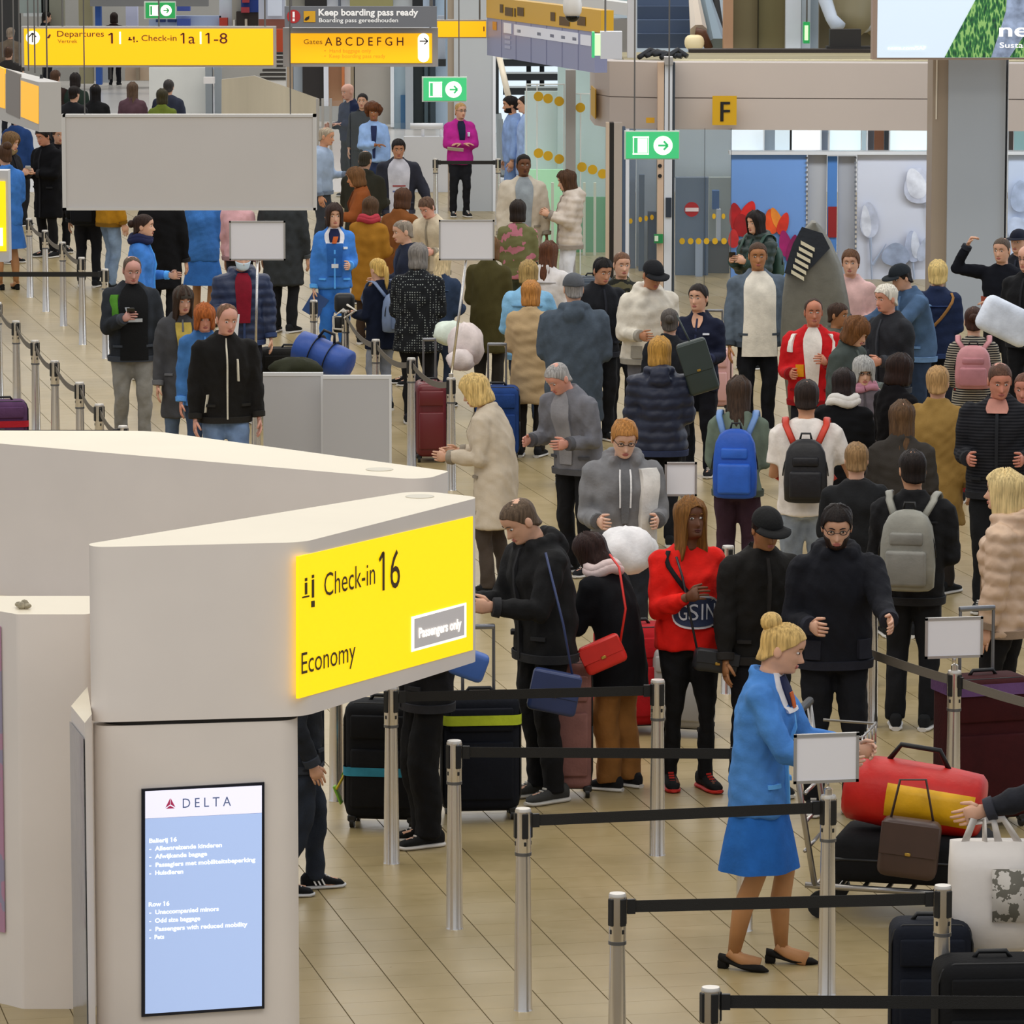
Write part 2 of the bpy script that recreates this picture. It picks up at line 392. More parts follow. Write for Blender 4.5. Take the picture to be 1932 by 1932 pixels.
def ftext(s, x0, y0, x1, y1, cap, m, bold=0):
    O_ = onf(x0, y0); text(s, O_, onf(x1, y1) - O_, onf(x0, y0 - cap) - O_, m, scr, off=.016, ext=.0004, bold=bold)
NAVYT = mat('navy print', '5a6b96', .5, emit=.2); LWH = mat('lit letters', 'f4f6ff', .5, emit=1.0)
ftext('D E L T A', 344, 1523, 435, 1519, 18, NAVYT)
def widget(b):
    b.add([onf(321, 1506, .017), onf(312, 1524, .017), onf(321, 1518, .017)], [(0, 1, 2)])
    b.add([onf(322, 1506, .017), onf(331, 1523, .017), onf(322, 1518, .017)], [(0, 1, 2)])
    b.add([onf(321, 1520, .017), onf(313, 1526, .017), onf(330, 1525, .017)], [(0, 1, 2)])
part('airline_emblem', scr, mat('red print', 'b0305a', .5, emit=.3), widget, label='small red triangular emblem')
lines = [('Balierij 16', 281, 1589, 333), ('-  Alleenreizende kinderen', 281, 1604, 418), ('-  Afwijkende bagage', 281, 1619, 390), ('-  Passagiers met mobiliteitsbeperking', 281, 1635, 481), ('-  Huisdieren', 281, 1650, 345),
         ('Row 16', 280, 1709, 319), ('-  Unaccompanied minors', 281, 1724, 412), ('-  Odd size baggage', 281, 1740, 377), ('-  Passengers with reduced mobility', 281, 1756, 466), ('-  Pets', 281, 1771, 309)]
for s, x0, y, x1 in lines: ftext(s, x0, y, x1, y - (x1 - x0) * .055, 8, LWH, .025)

island2 = thing('check_in_island', 'white check-in island behind the nearest one, plain sides, pointing right', 'check-in desk', (*xy(560, 850), 0))
p2 = [xy(-160, 812), xy(-160, 823), xy(800, 906), xy(848, 889), xy(290, 813)]
part('sign_hood', island2, [LAM, LAM_TOP], lambda b: b.prism(roundpoly(p2, [0, 0, .12, .05, .3]), 1.49, ZT, 0, 1), 40)
cen = sum(p2) / 5
part('column', island2, LAM, lambda b: b.prism(roundpoly([cen + A3(-.75, 0) + (p - cen) * .45 for p in p2[:4]] , [.05] * 4), 0, 1.49), 40)
part('fixing_plate', island2, mat('cream plate', 'cdc6b4', .5), lambda b: b.lathe((*xy(716, 886), ZT), [(.07, 0), (.07, .003)], 20))

zc = HCAM - 1441 * 21.9 / 9000.
cq = [at_z(20, 1159, 1.88)[:2], at_z(158, 1159, 1.88)[:2]]
cab = thing('service_cabinet', 'tall white service cabinet with flat top left of the screen column', 'cabinet', (cq[0][0] + .2, cq[0][1] + .2, 0))
cp = [cq[0] + A3(.03, 0), A3(cq[1][0] + .03, cq[0][1]), A3(cq[1][0] + .03, cq[0][1] + .55), A3(cq[0][0] - .6, cq[0][1] + .55), A3(cq[0][0] - .05, cq[0][1] + .08)]
part('body', cab, [LAM, LAM_TOP], lambda b: b.prism(roundpoly(cp, [.04, .04, 0, 0, .02]), 0, 1.88, 0, 1), 40)
prm = pattern('printed', '9a93a8', 'b58aa0', 3.5)
def side_print(b):
    p, q_ = cp[4] + A3(-.004, -.004), cp[3] + A3(-.004, -.004); b.obox((p[0], p[1], .35), (q_[0] - p[0], q_[1] - p[1], 0), (0, 0, 1.46), (-.004, -.004, 0))
part('side_print', cab, prm, side_print, label='purple and pink print on the cabinet side')
solo('crumpled_tissue', 'crumpled beige paper tissue left on the cabinet top', 'tissue', mat('paper tissue', '9b927c', .9, vary=.3, scale=60),
     lambda b: [b.ell(at_z(36 + 5 * i, 1140 + (i % 2) * 3, 1.895), (.022, .02, .013 + .005 * (i % 3)), 7, 5) for i in range(4)])
dk = [at_z(134, 1332, 1.56)[:2], at_z(160, 1364, 1.56)[:2]]
desk = thing('desk_unit', 'narrow desk flank with mirror steel side between cabinet and screen column', 'cabinet', (dk[0][0] + .1, dk[0][1] + .3, 0))
dp = [dk[0], dk[1], dk[1] + A3(.012, .22), dk[0] + A3(.03, .5)]
part('body', desk, [LAM, LAM_TOP], lambda b: b.prism(dp, 0, 1.56, 0, 1))
part('mirror_side', desk, mat('mirror steel', '9aa3b4', .12, .95, bump=.2, bscale=6), lambda b: b.obox((*(dp[0] + A3(-.004, -.004)), .05), (*(dp[1] - dp[0]), 0), (0, 0, 1.44), (-.003, -.003, 0)))

# low partition screens behind the islands
zP = 1.1
Yp = at_z(600, 706, zP)[1]
for k, (x0, x1, w_) in enumerate(((496, 604, 'left'), (609, 733, 'right'))):
    a, c = at_z(x0, 703 + k * 5, zP), at_z(x1, 706 + k * 6, zP)
    t = thing('partition_panel', ('pale grey low partition panel right behind the man in the zipped black jacket', 'pale grey low partition panel with white edge next to dark red suitcase')[k], 'partition', ((a[0] + c[0]) / 2, a[1], 0), group='low partition panels')
    part('board', t, mat('grey partition', 'bdbcbd', .5), lambda b: b.box((a[0], a[1], 0), (c[0], a[1] + .03, zP - .03)))
    part('top_rail', t, mat('white rail', 'dedede', .4), lambda b: b.box((a[0], a[1] - .006, zP - .03), (c[0], a[1] + .036, zP)))
    part('edge_strip', t, mat('white rail', 'dedede', .4), lambda b: b.box((c[0], a[1] - .006, 0), (c[0] + .02, a[1] + .036, zP)))

# ------------------------------------------------------------------ hall shell behind: walls, columns, gates
TRIM = [0]
def wallbit(x0, y0, x1, y1, Y, hx, t=.3, name=None, rough=.6, m=None, floor_=False):
    X0, Z0, X1, Z1 = rect_px(x0, y0, x1, y1, Y)
    if floor_: Z0 = 0.0
    if name is None: TRIM[0] += 1; name = 'trim_%d' % TRIM[0]
    b = MB(); b.box((X0, Y, Z0), (X1, Y + t, Z1)); o = b.obj(name, m or mat('painted panel', hx, rough, vary=.04, scale=1.5)); MW[o.name] = Matrix()
    return tag(o, kind='structure')
wallbit(-300, -140, 545, 152, 113, 'b4b1a8', name='wall_back', floor_=True)
wallbit(540, -140, 940, 228, 96, 'c3c4c2', name='wall_back', floor_=True)
wallbit(930, -140, 2100, 255, 92, 'c6d2d8', name='wall_right', floor_=True)
D = 110
for a in [(-60, -40, 36, 140, D, '34322e'), (36, -40, 80, 25, D, '9aa39a'), (44, 25, 80, 31, D - .2, 'c9cbc6'), (80, -40, 92, 160, D, '3a3a36'), (92, -40, 120, 120, D, '8f8d7a'), (150, -40, 173, 158, D - 1, 'a29870'),
          (181, 9, 190, 160, D - 1.5, '24529c'), (190, 60, 204, 156, D - 1, 'a9aeb0'), (204, 100, 208, 150, D - 1, '30302e'), (170, -40, 392, 12, D - 2, '7d7c79'), (238, 10, 259, 100, D, 'd3d6ee'),
          (282, 30, 417, 130, D, 'b3c3e0'), (334, 8, 358, 21, D - .3, '4b60b4'), (334, 36, 358, 50, D - .3, '4b60b4'), (294, 36, 311, 42, D - .3, '26386f'), (316, 36, 331, 42, D - .3, '26386f'),
          (414, -40, 438, 60, D, 'd9e2ea'), (414, 34, 429, 60, D - .3, 'c03a28'), (438, -40, 456, 60, D - .2, 'b6b09f'), (446, 22, 487, 60, D - .4, '33271f'), (462, 36, 466, 60, D - .6, 'c9bca6'), (440, 38, 443, 60, D - .6, 'ded8cc'),
          (455, -40, 487, 23, D - .5, '1d3f90'), (457, -6, 470, 5, D - .7, 'a8323a'), (455, 14, 470, 24, D - .7, 'a8323a'), (488, -40, 537, 36, D - 1, 'c5c8d2'), (505, -40, 531, 30, D - 1.2, 'e6edf8'), (488, 36, 537, 60, D - 1, '8e5242'),
          (519, 55, 537, 98, D - 2, 'c54a1e'), (236, 100, 283, 152, D - .5, 'c9b195'), (256, 128, 262, 152, D - .8, '93836c')]:
    wallbit(*a)
for k in range(7): wallbit(480 + (7 - k) * 5 if k > 2 else 519, 99 + k * 8, 541, 103 + k * 8, D - 3, '3a342c' if k else '17130f', name='window_louvre')
D = 94
for a in [(541, 60, 553, 170, D, 'b49d82'), (553, 60, 572, 178, D, 'a8b1b8'), (571, 60, 612, 200, D - .2, '251f1c'), (611, 60, 619, 200, D - .5, 'e9ebf1'), (618, 60, 646, 200, D - .2, 'b58a66'), (645, 60, 649, 175, D - .6, 'c9733c'), (648, 60, 661, 180, D - .3, 'ddd4c6'),  # tan strip right of the white jamb is a reflection put into colour
          (661, 60, 669, 220, D - .2, 'a8977c'), (668, 60, 738, 235, D - .2, 'b3aea3'), (737, 60, 743, 240, D - .6, 'eef2f5'), (742, 60, 766, 250, D - .4, 'c0d6e0'), (756, 180, 767, 255, D - .6, '3f6d94'), (765, 60, 779, 255, D - .8, 'adb3b7'),
          (778, 60, 798, 240, D - .4, '2e393a'), (797, 60, 822, 240, D - .2, '93a8b2'), (801, 60, 807, 240, D - .6, '44555c'), (812, 100, 821, 240, D - .6, '2e3c45'), (822, -40, 846, 240, D - .3, 'bcd0e2'), (827, 112, 841, 125, D - 1, '1d1f1d'), (826, 30, 840, 112, D - .8, 'a9afb8'),
          (540, -40, 575, 20, D, '8f8c80'), (575, -40, 616, 12, D - .2, '17120f'), (615, -40, 662, 20, D, 'e6ebf4'), (638, -40, 642, 20, D - .3, '5e6470'), (660, -40, 741, 12, D - .3, '9c9560'), (741, -40, 779, 20, D, 'c9cdd0'), (778, -40, 798, 14, D - .2, '16181b'), (798, -40, 826, 60, D - .2, 'c2d2e4'), (815, -40, 821, 20, D - .5, '3a4350')]:
    wallbit(*a)
wallbit(282, 128, 389, 230, 99, 'd6d6cf', name='wall_low', floor_=True)
for x in (388, 405): wallbit(x, 126, x + 12, 225, 98.5, '8d9498', floor_=True)
wallbit(384, 146, 404, 158, 98, 'e4dfda')
# sloping ramp parapet
def slope(b):
    Y = 91.; pts = [(418, 150), (480, 143), (602, 187), (602, 290), (418, 290)]; f = [at_y(x, y, Y) for x, y in pts]
    f[3][2] = f[4][2] = 0
    n = 5; V = f + [p + A3(0, .15, 0) for p in f]; b.add(V, [tuple(range(5)), tuple(range(9, 4, -1))] + [(i, (i + 1) % 5, 5 + (i + 1) % 5, 5 + i) for i in range(5)])
b = MB(); slope(b); tag(b.obj('wall_ramp', mat('tan glazed wall', 'c4b79c', .25, vary=.12, scale=.8, stretch=(3, 1, .2))), kind='structure')
wallbit(762, 258, 846, 400, 76, 'dcdde0', name='wall_parapet', floor_=True, t=.2)
hr = thing('handrail', 'white tubular handrail above the pale parapet left of the magenta jacket', 'handrail', at_y(805, 258, 76))
part('rail', hr, mat('white paint', 'e8e8ea', .35), lambda b: b.tube([at_y(774, 238, 76.1), at_y(836, 238, 76.1)], .05, 10), True)
for x in (798, 832): part('post', hr, mat('white paint', 'e8e8ea', .35), lambda b: b.tube([at_y(x, 260, 76.1), at_y(x, 238, 76.1)], .025, 8), True)
GL = glassm('clear glass', 'b9c6ca', .06); GLB = glassm('tinted glass', 'cfe2e6', .14)
def gpane(b, x0, y0, x1, y1, Y, floor_=True):
    X0, Z0, X1, Z1 = rect_px(x0, y0, x1, y1, Y); b.box((X0, Y, 0.02 if floor_ else Z0), (X1, Y + .012, Z1))
bal = thing('glass_balustrade', 'frameless glass balustrade with steel posts beside the ramp parapet', 'balustrade', (*at_y(650, 300, 73)[:2], 0))
for x0, x1, yt in ((600, 660, 190), (662, 722, 210), (724, 764, 232)): part('pane', bal, GL, lambda b: gpane(b, x0, yt, x1, 300, 73))
for x in (597, 607, 622): part('post', bal, ALU, lambda b: bpx(x, 186, x + 4, 330, 72.9, .06)(b))
# columns
def column(name, x0, x1, yt, Y, facets, base=True):
    c = thing(name, None, None, (*at_y((x0 + x1) / 2, 300, Y)[:2], 0), kind='structure')
    for a, e, hx, dy in facets:
        X0, _, X1, Z1 = rect_px(a, yt, e, 400, Y); part('panel', c, mat('column cladding', hx, .5, vary=.03, scale=1.), lambda b: b.box((X0, Y - dy, 0), (X1, Y + .7, Z1)))
    return c
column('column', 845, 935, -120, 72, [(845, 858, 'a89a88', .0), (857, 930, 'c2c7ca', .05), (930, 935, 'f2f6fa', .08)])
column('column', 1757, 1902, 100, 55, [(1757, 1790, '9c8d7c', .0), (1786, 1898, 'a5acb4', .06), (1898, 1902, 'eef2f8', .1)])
part('light_strip', bpy.data.objects['column.001'], mat('pale inlay', 'dcd3c2', .4), lambda b: bpx(1765, 113, 1769, 225, 54.99, .01)(b))

# staircase behind the pale blue coats
st = thing('staircase', 'open staircase with dark treads and cream handrail behind the glass booth', 'staircase', (*at_y(995, 300, 80)[:2], 0))
DKB = mat('dark steel blue', '10191f', .5); WIN = mat('window light', 'd6e4ee', .4, emit=.55)
wallbit(936, -60, 1062, 250, 90, 'd3e2ec', name='window_1', m=WIN)
for y in (112, 139, 166): part('tread', st, DKB, lambda b: bpx(949, y, 1052, y + 13, 80, .4)(b)); part('nosing', st, mat('pale nosing', 'b7c0c3', .5), lambda b: bpx(949, y - 3, 1052, y, 79.98, .1)(b))
for x in (993, 1018): part('support', st, DKB, lambda b: bpx(x, 100, x + 9, 180, 80.5, .1)(b))
part('stringer', st, mat('stair grey', '7f8789', .5), lambda b: b.tube([at_y(941, 215, 79.5), at_y(950, 330, 79)], (.05, .12), 6))
part('stringer', st, DKB, lambda b: bpx(934, 100, 941, 215, 79, .2)(b))
part('handrail', st, mat('cream handrail', 'ece0c8', .35), lambda b: b.tube([at_y(941, 103, 78.5), at_y(960, 186, 78)], .05, 10), True)
for k in range(4): part('baluster', st, mat('stair grey', '7f8789', .5), lambda b: b.tube([at_y(938 + k * 3, 225, 78.6), at_y(948 + k * 4, 330, 78.2)], .018, 6))
# glass booth with yellow dots
booth = thing('glass_booth', 'pale glass booth with rows of yellow dots between staircase and gate', 'booth', (*at_y(1068, 400, 61)[:2], 0))
part('back_panel', booth, mat('pale teal panel', 'c3dcdb', .5, vary=.08, scale=.8), lambda b: bpx(1052, 118, 1146, 380, 65, .1)(b))
part('back_panel', booth, mat('pale teal panel', 'd2e6e6', .5), lambda b: bpx(990, 172, 1066, 320, 65.2, .1)(b))
part('green_panel', booth, mat('green panel', '3f9158', .4, emit=.12), lambda b: b.box((at_y(1074, 370, 64.5)[0], 64.5, 0), (at_y(1146, 370, 64.5)[0], 64.6, at_y(1074, 372, 64.5)[2])))
part('green_panel', booth, mat('lit green panel', 'a9e6b4', .4, emit=.25), lambda b: b.box((at_y(990, 318, 64.8)[0], 64.8, 0), (at_y(1066, 318, 64.8)[0], 64.9, at_y(990, 320, 64.8)[2])))
for x in (1000, 1020, 1040, 1082, 1100, 1120): part('rib', booth, mat('pale frame', 'd9dfc9', .5), lambda b: b.box((at_y(x, 350, 64)[0], 64, 0), (at_y(x + 5, 350, 64)[0], 64.1, at_y(x, 345, 64)[2])))
for x0, x1, yt in ((992, 1066, 160), (1074, 1146, 178)):
    p = part('pane', booth, GLB, lambda b: gpane(b, x0, yt, x1, 400, 61))
    for x in (x0, x0 + 20, x1 - 3): part('pane_edge', booth, mat('white edge', 'eef4f2', .3), lambda b: b.box((at_y(x, 300, 60.98)[0], 60.98, 0), (at_y(x + 2.4, 300, 60.98)[0], 61.02, at_y(x, yt, 60.98)[2])))
    part('pane_edge', booth, mat('white edge', 'eef4f2', .3), lambda b: bpx(x0, yt - 2, x1, yt, 60.98, .04)(b))
YD = mat('yellow sticker', 'e0b21c', .5)
for x, y in ((1016, 182), (1034, 186), (1055, 191), (1095, 203), (1016, 289), (1034, 294), (1055, 300), (1098, 315), (1118, 320), (1137, 328)):
    P = at_y(x, y, 60.98); disc(P, (1, 0, 0), (0, 0, 1), .062, .004, YD, booth, 'dot_sticker')
X = at_y(1067, 300, 60.9)[0]; part('post', booth, mat('grey post', 'a29f9b', .5), lambda b: b.box((X, 60.85, 0), (at_y(1086, 300, 60.9)[0], 61.1, at_y(1067, 132, 60.9)[2])))

# gate front with letter F
Zt, Zb_ = 2.85, 2.04
fp = [at_y(1113, 180, 60.2)[:2], at_y(1122, 180, 58.9)[:2], at_y(1150, 180, 58.3)[:2], at_y(1240, 180, 58.0)[:2], at_y(1960, 180, 57.6)[:2]]
gate = thing('gate_front', None, None, (*at_y(1450, 300, 58)[:2], 0), kind='structure'); gate.name = 'wall_gate'; MW['wall_gate'] = MW.pop('gate_front', Matrix.Translation(gate.location))
FAS = mat('fascia panel', 'c9bdb4', .5, vary=.03, scale=.7)
def fascia(z0, z1): return lambda b: b.prism(fp + [p + A3(.1, .5) for p in fp[::-1]], z0, z1)
zm = HCAM - (179 + 283) * 58 / 9000
part('fascia_panel', gate, FAS, fascia(zm + .006, Zt)); part('fascia_panel', gate, FAS, fascia(Zb_, zm - .006))
part('fascia_joint', gate, mat('joint', '8d837b', .7), lambda b: b.prism([p + A3(0, .02) for p in fp] + [p + A3(.1, .48) for p in fp[::-1]], zm - .006, zm + .006))
def gp(x0, x1, yt, hx, Y=57.7, t=.25, name='post', m=None):
    X0, _, X1, Z1 = rect_px(x0, yt, x1, 400, Y); return part(name, gate, m or mat('gate frame', hx, .45), lambda b: b.box((X0, Y, 0), (X1, Y + t, Z1)))
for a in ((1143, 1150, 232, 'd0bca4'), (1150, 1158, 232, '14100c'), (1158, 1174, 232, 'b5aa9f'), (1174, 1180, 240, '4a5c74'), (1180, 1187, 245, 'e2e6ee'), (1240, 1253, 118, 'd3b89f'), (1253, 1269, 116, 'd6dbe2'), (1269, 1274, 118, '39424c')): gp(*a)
part('top_bracket', gate, ALU, lambda b: bpx(1254, 108, 1270, 122, 57.6, .3)(b))
for x0, x1 in ((1187, 1240), (1274, 1330), (1332, 1380)):
    p = part('glass_pane', gate, GL, lambda b: gpane(b, x0, 242, x1, 400, 57.9))
    part('pane_frame', gate, mat('dark frame', '3a444e', .4), lambda b: bpx(x1 - 2, 242, x1 + .5, 553, 57.88, .05)(b))
for x in (1287, 1303, 1318, 1333, 1349, 1366): disc(at_y(x, 455, 57.88), (1, 0, 0), (0, 0, 1), .034, .004, YD, gate, 'dot_sticker', sq=1.15)
for x, y in ((1190, 417), (1208, 414), (1219, 412), (1230, 410), (1347, 408), (1365, 408)): disc(at_y(x, y, 57.88), (1, 0, 0), (0, 0, 1), .022, .004, YD, gate, 'dot_sticker', sq=1.5)
disc(at_y(1305, 395, 57.88), (1, 0, 0), (0, 0, 1), .09, .005, mat('red sticker', 'a8262c', .5), gate, 'no_entry_sticker')
part('no_entry_bar', gate, mat('white print', 'e3d5d6', .5), lambda b: bpx(1293, 392, 1318, 399, 57.868, .004)(b))
part('control_panel', gate, mat('dark panel', '2a3442', .4), lambda b: bpx(1256, 373, 1267, 410, 57.68, .03)(b))
for y in (313, 332): disc(at_y(1245, y, 57.69), (1, 0, 0), (0, 0, 1), .024, .006, BLACKP, gate, 'button')
part('emergency_box', gate, mat('green box', '1f8a4a', .5), lambda b: bpx(1234, 442, 1251, 459, 57.62, .06)(b))
part('emergency_label', gate, mat('pale print', 'dff0d8', .5), lambda b: bpx(1235, 445, 1242, 455, 57.61, .01)(b))
# behind the gate glass
for a in ((1187, 242, 1200, 560, 62, '7f8fa6'), (1200, 242, 1242, 560, 62.3, 'b6c3cf'), (1205, 330, 1216, 560, 61.6, '56687e'), (1222, 400, 1240, 560, 61.6, '3f4f66'), (1274, 335, 1337, 560, 61, '62748a'), (1274, 242, 1380, 336, 62.3, 'c9d6dc'), (1337, 335, 1380, 560, 62, 'b4bfbd'),
          (1312, 455, 1326, 560, 60.8, '9fb0c6'), (1344, 360, 1357, 395, 61.5, '3f6ea8'), (1352, 395, 1360, 455, 61.4, 'e8edf0'), (1330, 455, 1376, 520, 61.3, '5d5f60')):
    wallbit(*a, t=.2, floor_=a[3] > 500)
# transom windows and tulip print wall
def strip(x0, x1, hx, e=0.): return part('pane', tw, mat('transom pane', hx, .2, emit=e), lambda b: bpx(x0, 245, x1, 290, 60.6, .05)(b))
tw = thing('window_2', None, None, at_y(1560, 288, 60.6), kind='structure')
for x0, x1, hx, e in ((1380, 1440, 'd7e3ea', .5), (1440, 1462, '8b99a5', 0), (1462, 1490, 'c9d8e0', .4), (1490, 1494, '14181c', 0), (1494, 1522, 'e4edf2', .5), (1522, 1548, 'f0f4f6', .5), (1550, 1562, '76808f', 0), (1566, 1624, 'd3e4e8', .5), (1626, 1634, 'a9bcc4', .2),
                     (1636, 1649, '4a4a4e', 0), (1649, 1668, '6f4a36', 0), (1668, 1677, '34383c', 0), (1680, 1752, 'd3e8ec', .55), (1752, 1757, '4a555c', 0), (1903, 1912, '3c3530', 0), (1913, 1950, '7fa0a0', .1)): strip(x0, x1, hx, e)
for x in (1440, 1548, 1564, 1635, 1678): part('mullion', tw, mat('pale mullion', 'dfe4e8', .4), lambda b: bpx(x, 245, x + 2.5, 290, 60.5, .06)(b))
wallbit(1376, 286, 1960, 292, 60.3, 'd3d6da')
pw = thing('printed_wall', 'printed tulip wall, blue sky with red tulips left and pale tulips right', 'mural', (*at_y(1560, 400, 60.4)[:2], 0))
def pq(name, x0, y0, x1, y1, hx, Y=60.4, fl=True, t=.05):
    X0, Z0, X1, Z1 = rect_px(x0, y0, x1, y1, Y); return part(name, pw, mat('printed sheet', hx, .6, vary=.05, scale=.8), lambda b: b.box((X0, Y, 0 if fl else Z0), (X1, Y + t, Z1)))
pq('print_panel', 1378, 292, 1522, 500, '6f9bdc'); pq('print_panel', 1523, 292, 1560, 500, 'b4b6ba', 60.5); pq('print_panel', 1560, 295, 1580, 500, '4a80c6', 60.45); pq('print_panel', 1580, 295, 1615, 500, 'a9adb6', 60.5); pq('print_panel', 1616, 292, 1758, 500, 'd0d5e4', 60.42); pq('print_panel', 1900, 292, 1960, 500, 'c4d2ea', 60.42)
pq('print_red', 1562, 390, 1579, 448, '8f1418', 60.43, False, .01)
for x in (1520, 1612): 
    for k in range(22): pq('perforation', x, 296 + k * 9, x + 4, 300 + k * 9, '6c7078', 60.38, False, .01)
PET = [60.385]
def petal(x, y, rx, ry, rot, hx):
    PET[0] -= .003; Y = PET[0]
    P = at_y(x, y, Y); k = 60.4 / 9000; ca, sa = math.cos(rot), math.sin(rot)
    def bld(b):
        R = []
        for a in np.arange(20) * math.pi / 10:
            u, v = rx * math.cos(a) * (1 - .25 * math.sin(a)), ry * math.sin(a); R.append(P + A3((u * ca - v * sa) * k, 0, (u * sa + v * ca) * k))
        b.loft([[p + A3(0, .01, 0) for p in R], R])
    part('printed_petal', pw, mat('printed tulip', hx, .6, vary=.25, scale=6), bld)
for q_ in ((1390, 412, 14, 30, .2, 'b3121a'), (1412, 400, 13, 22, -.4, 'd21f1c'), (1402, 425, 18, 22, .3, 'a01018'), (1455, 418, 13, 24, .1, 'e0501a'), (1465, 412, 9, 22, .4, 'f08a2a'), (1478, 422, 10, 22, -.3, 'd8301a'), (1482, 460, 12, 26, .2, '9c1564'), (1495, 470, 10, 28, -.2, '8a1058'), (1384, 450, 10, 18, 0, 'c22a2a')): petal(*q_)
for q_ in ((1640, 415, 17, 34, .05, 'bfc6da'), (1634, 417, 9, 30, .1, 'd6dbe9'), (1735, 350, 30, 34, .2, 'c3c9dc'), (1728, 346, 18, 30, .35, 'd8dcea'), (1722, 465, 15, 30, .1, 'a9b3cc'), (1727, 462, 8, 26, .1, 'cdd4e4'), (1742, 470, 9, 24, -.3, 'b6bfd4'), (1690, 480, 26, 22, 0, '99a6c0'), (1925, 370, 18, 30, 0, 'a9b9d6'), (1920, 430, 20, 22, .4, 'b6c4de')): petal(*q_)
def stem(x0, y0, x1, y1): part('printed_stem', pw, mat('printed tulip', 'a3afc6', .6), lambda b: b.tube([at_y(x0, y0, 60.37), at_y(x1, y1, 60.37)], (.02, .006), 6))
for q_ in ((1642, 448, 1646, 560), (1750, 384, 1757, 440), (1722, 494, 1728, 560), (1646, 500, 1672, 460)): stem(*q_)
pw.name = 'printed_mural'; MW['printed_mural'] = Matrix.Translation(pw.location)
# roof deck over the gate and the upper level
b = MB(); b.box((at_y(1180, 100, 58.3)[0], 58.4, 2.8), (8, 61.2, 2.84)); tag(b.obj('trim_deck', mat('deck board', '9a8f6c', .7, vary=.2, scale=1.5, stretch=(.3, 1, 1))), kind='structure')
wallbit(1300, 93, 1660, 101, 61.0, '2a2018')
for a in ((1365, -60, 1384, 95, 63, 'b98f6c'), (1383, -60, 1430, 95, 63.2, '756a48'), (1431, -60, 1482, 95, 63.2, '70663f'), (1430, -60, 1431.5, 95, 63.1, '3c3624'), (1482, -60, 1512, 95, 63, 'dfe5ee'), (1512, -60, 1530, 95, 63.2, 'c3cdd6'), (1528, -60, 1545, 95, 63.4, '9aa6b0'),
          (1184, -60, 1201, 116, 59.5, 'c9c8c9'), (1137, 36, 1185, 112, 62, '8b8883'), (1130, -60, 1186, 28, 63.5, 'b9ccd0'), (1545, -60, 1660, 95, 64, '5c5236')): wallbit(*a)
ledge = thing('trim_ledge', None, None, at_y(1050, 20, 63), kind='structure')
def lg(b):
    P0, P1 = at_y(926, -6, 64), at_y(1186, 30, 62); b.obox(P0, P1 - P0, (0, 0, .16), (.1, .4, 0))
part('edge', ledge, mat('white ledge', 'd5d5d3', .5), lg)
for x, w, hx in ((985, 60, '1c2028'), (1105, 14, '14181c'), (1130, 16, 'c9dcc9'), (1152, 10, 'e0eee8')): part('clutter', ledge, mat('upper goods', hx, .6), lambda b: bpx(x, -40, x + w, 14 + (x - 985) * .09, 64.5, .3)(b))
# escalator seen through the gap
esc = thing('escalator', 'dark blue escalator steps with pale balustrade, above the gate fascia', 'escalator', at_y(1260, 88, 65))
for k in range(5): part('step', esc, mat('escalator step', ('3a4a63', '4a5b76')[k % 2], .5), lambda b: bpx(1203, -40 + k * 26, 1304 + k * 3, -13 + k * 26, 66 - k * .35, .35)(b))
part('balustrade', esc, mat('pale balustrade', 'cbbfb0', .35), lambda b: b.tube([at_y(1306, -30, 64.6), at_y(1318, 60, 63.6)], (.06, .12), 8))
part('balustrade', esc, mat('steel balustrade', '8ea0ac', .3, .4), lambda b: b.tube([at_y(1325, -30, 64.8), at_y(1352, 90, 63.6)], (.06, .16), 8))
part('handrail', esc, RUBBER, lambda b: b.tube([at_y(1345, -30, 64.9), at_y(1362, 90, 63.7)], .06, 8))
part('newel', esc, mat('cream newel', 'ead9ac', .4, emit=.15), lambda b: b.rbox(at_y(1310, 80, 63.4), (.26, .2, .2), .08, 3), 40)
part('newel', esc, mat('brown newel', '5c3822', .5), lambda b: b.tube([at_y(1312, 60, 63.5), at_y(1326, 62, 63.5), at_y(1338, 92, 63.5)], .06, 8), True)
# big curved duct hoods, upper right
for x, lbl in ((1585, 'olive curved duct hood with white rim, above the deck at the lit advertisement'), (1640, 'olive curved duct hood partly behind the lit advertisement')):
    dy = 1.4 * (x > 1600)
    t = thing('duct_hood', lbl, 'duct', at_y(x, 70, 62 + dy))
    part('hood', t, mat('olive hood', '857b5c', .5), lambda b: b.tube([at_y(x + 30, -60, 62.5 + dy), at_y(x + 28, 10, 62.4 + dy), at_y(x + 22, 40, 62.3 + dy), at_y(x + 16, 58, 62.2 + dy)], [.30, .29, .25, .17], 16), True)
    part('rim', t, mat('white rim', 'c8d2de', .4), lambda b: b.tube([at_y(x - 32, -60, 62.2 + dy), at_y(x - 28, 0, 62.1 + dy), at_y(x - 16, 34, 62 + dy), at_y(x - 2, 52, 61.9 + dy)], [.07, .09, .08, .1], 10), True)
solo('metal_crate', 'dark metal crate lying on the deck above the gate', 'crate', mat('dark crate', '1c1814', .6), lambda b: [b.box(at_y(1566, 88, 61.2), at_y(1622, 54, 61.45)), b.box(at_y(1560, 92, 61.15), at_y(1640, 86, 61.45))])
solo('cable_bundle', 'tangled dark cables on the ledge under the escalator', 'cables', mat('dark cable', '23262c', .6), lambda b: [b.tube([at_y(1206 + 14 * k, 108 - (k % 3) * 3, 58.8), at_y(1226 + 13 * k, 94 + (k % 4) * 3, 59.0), at_y(1256 + 10 * k, 106, 58.9)], .035, 6) for k in range(5)], True)

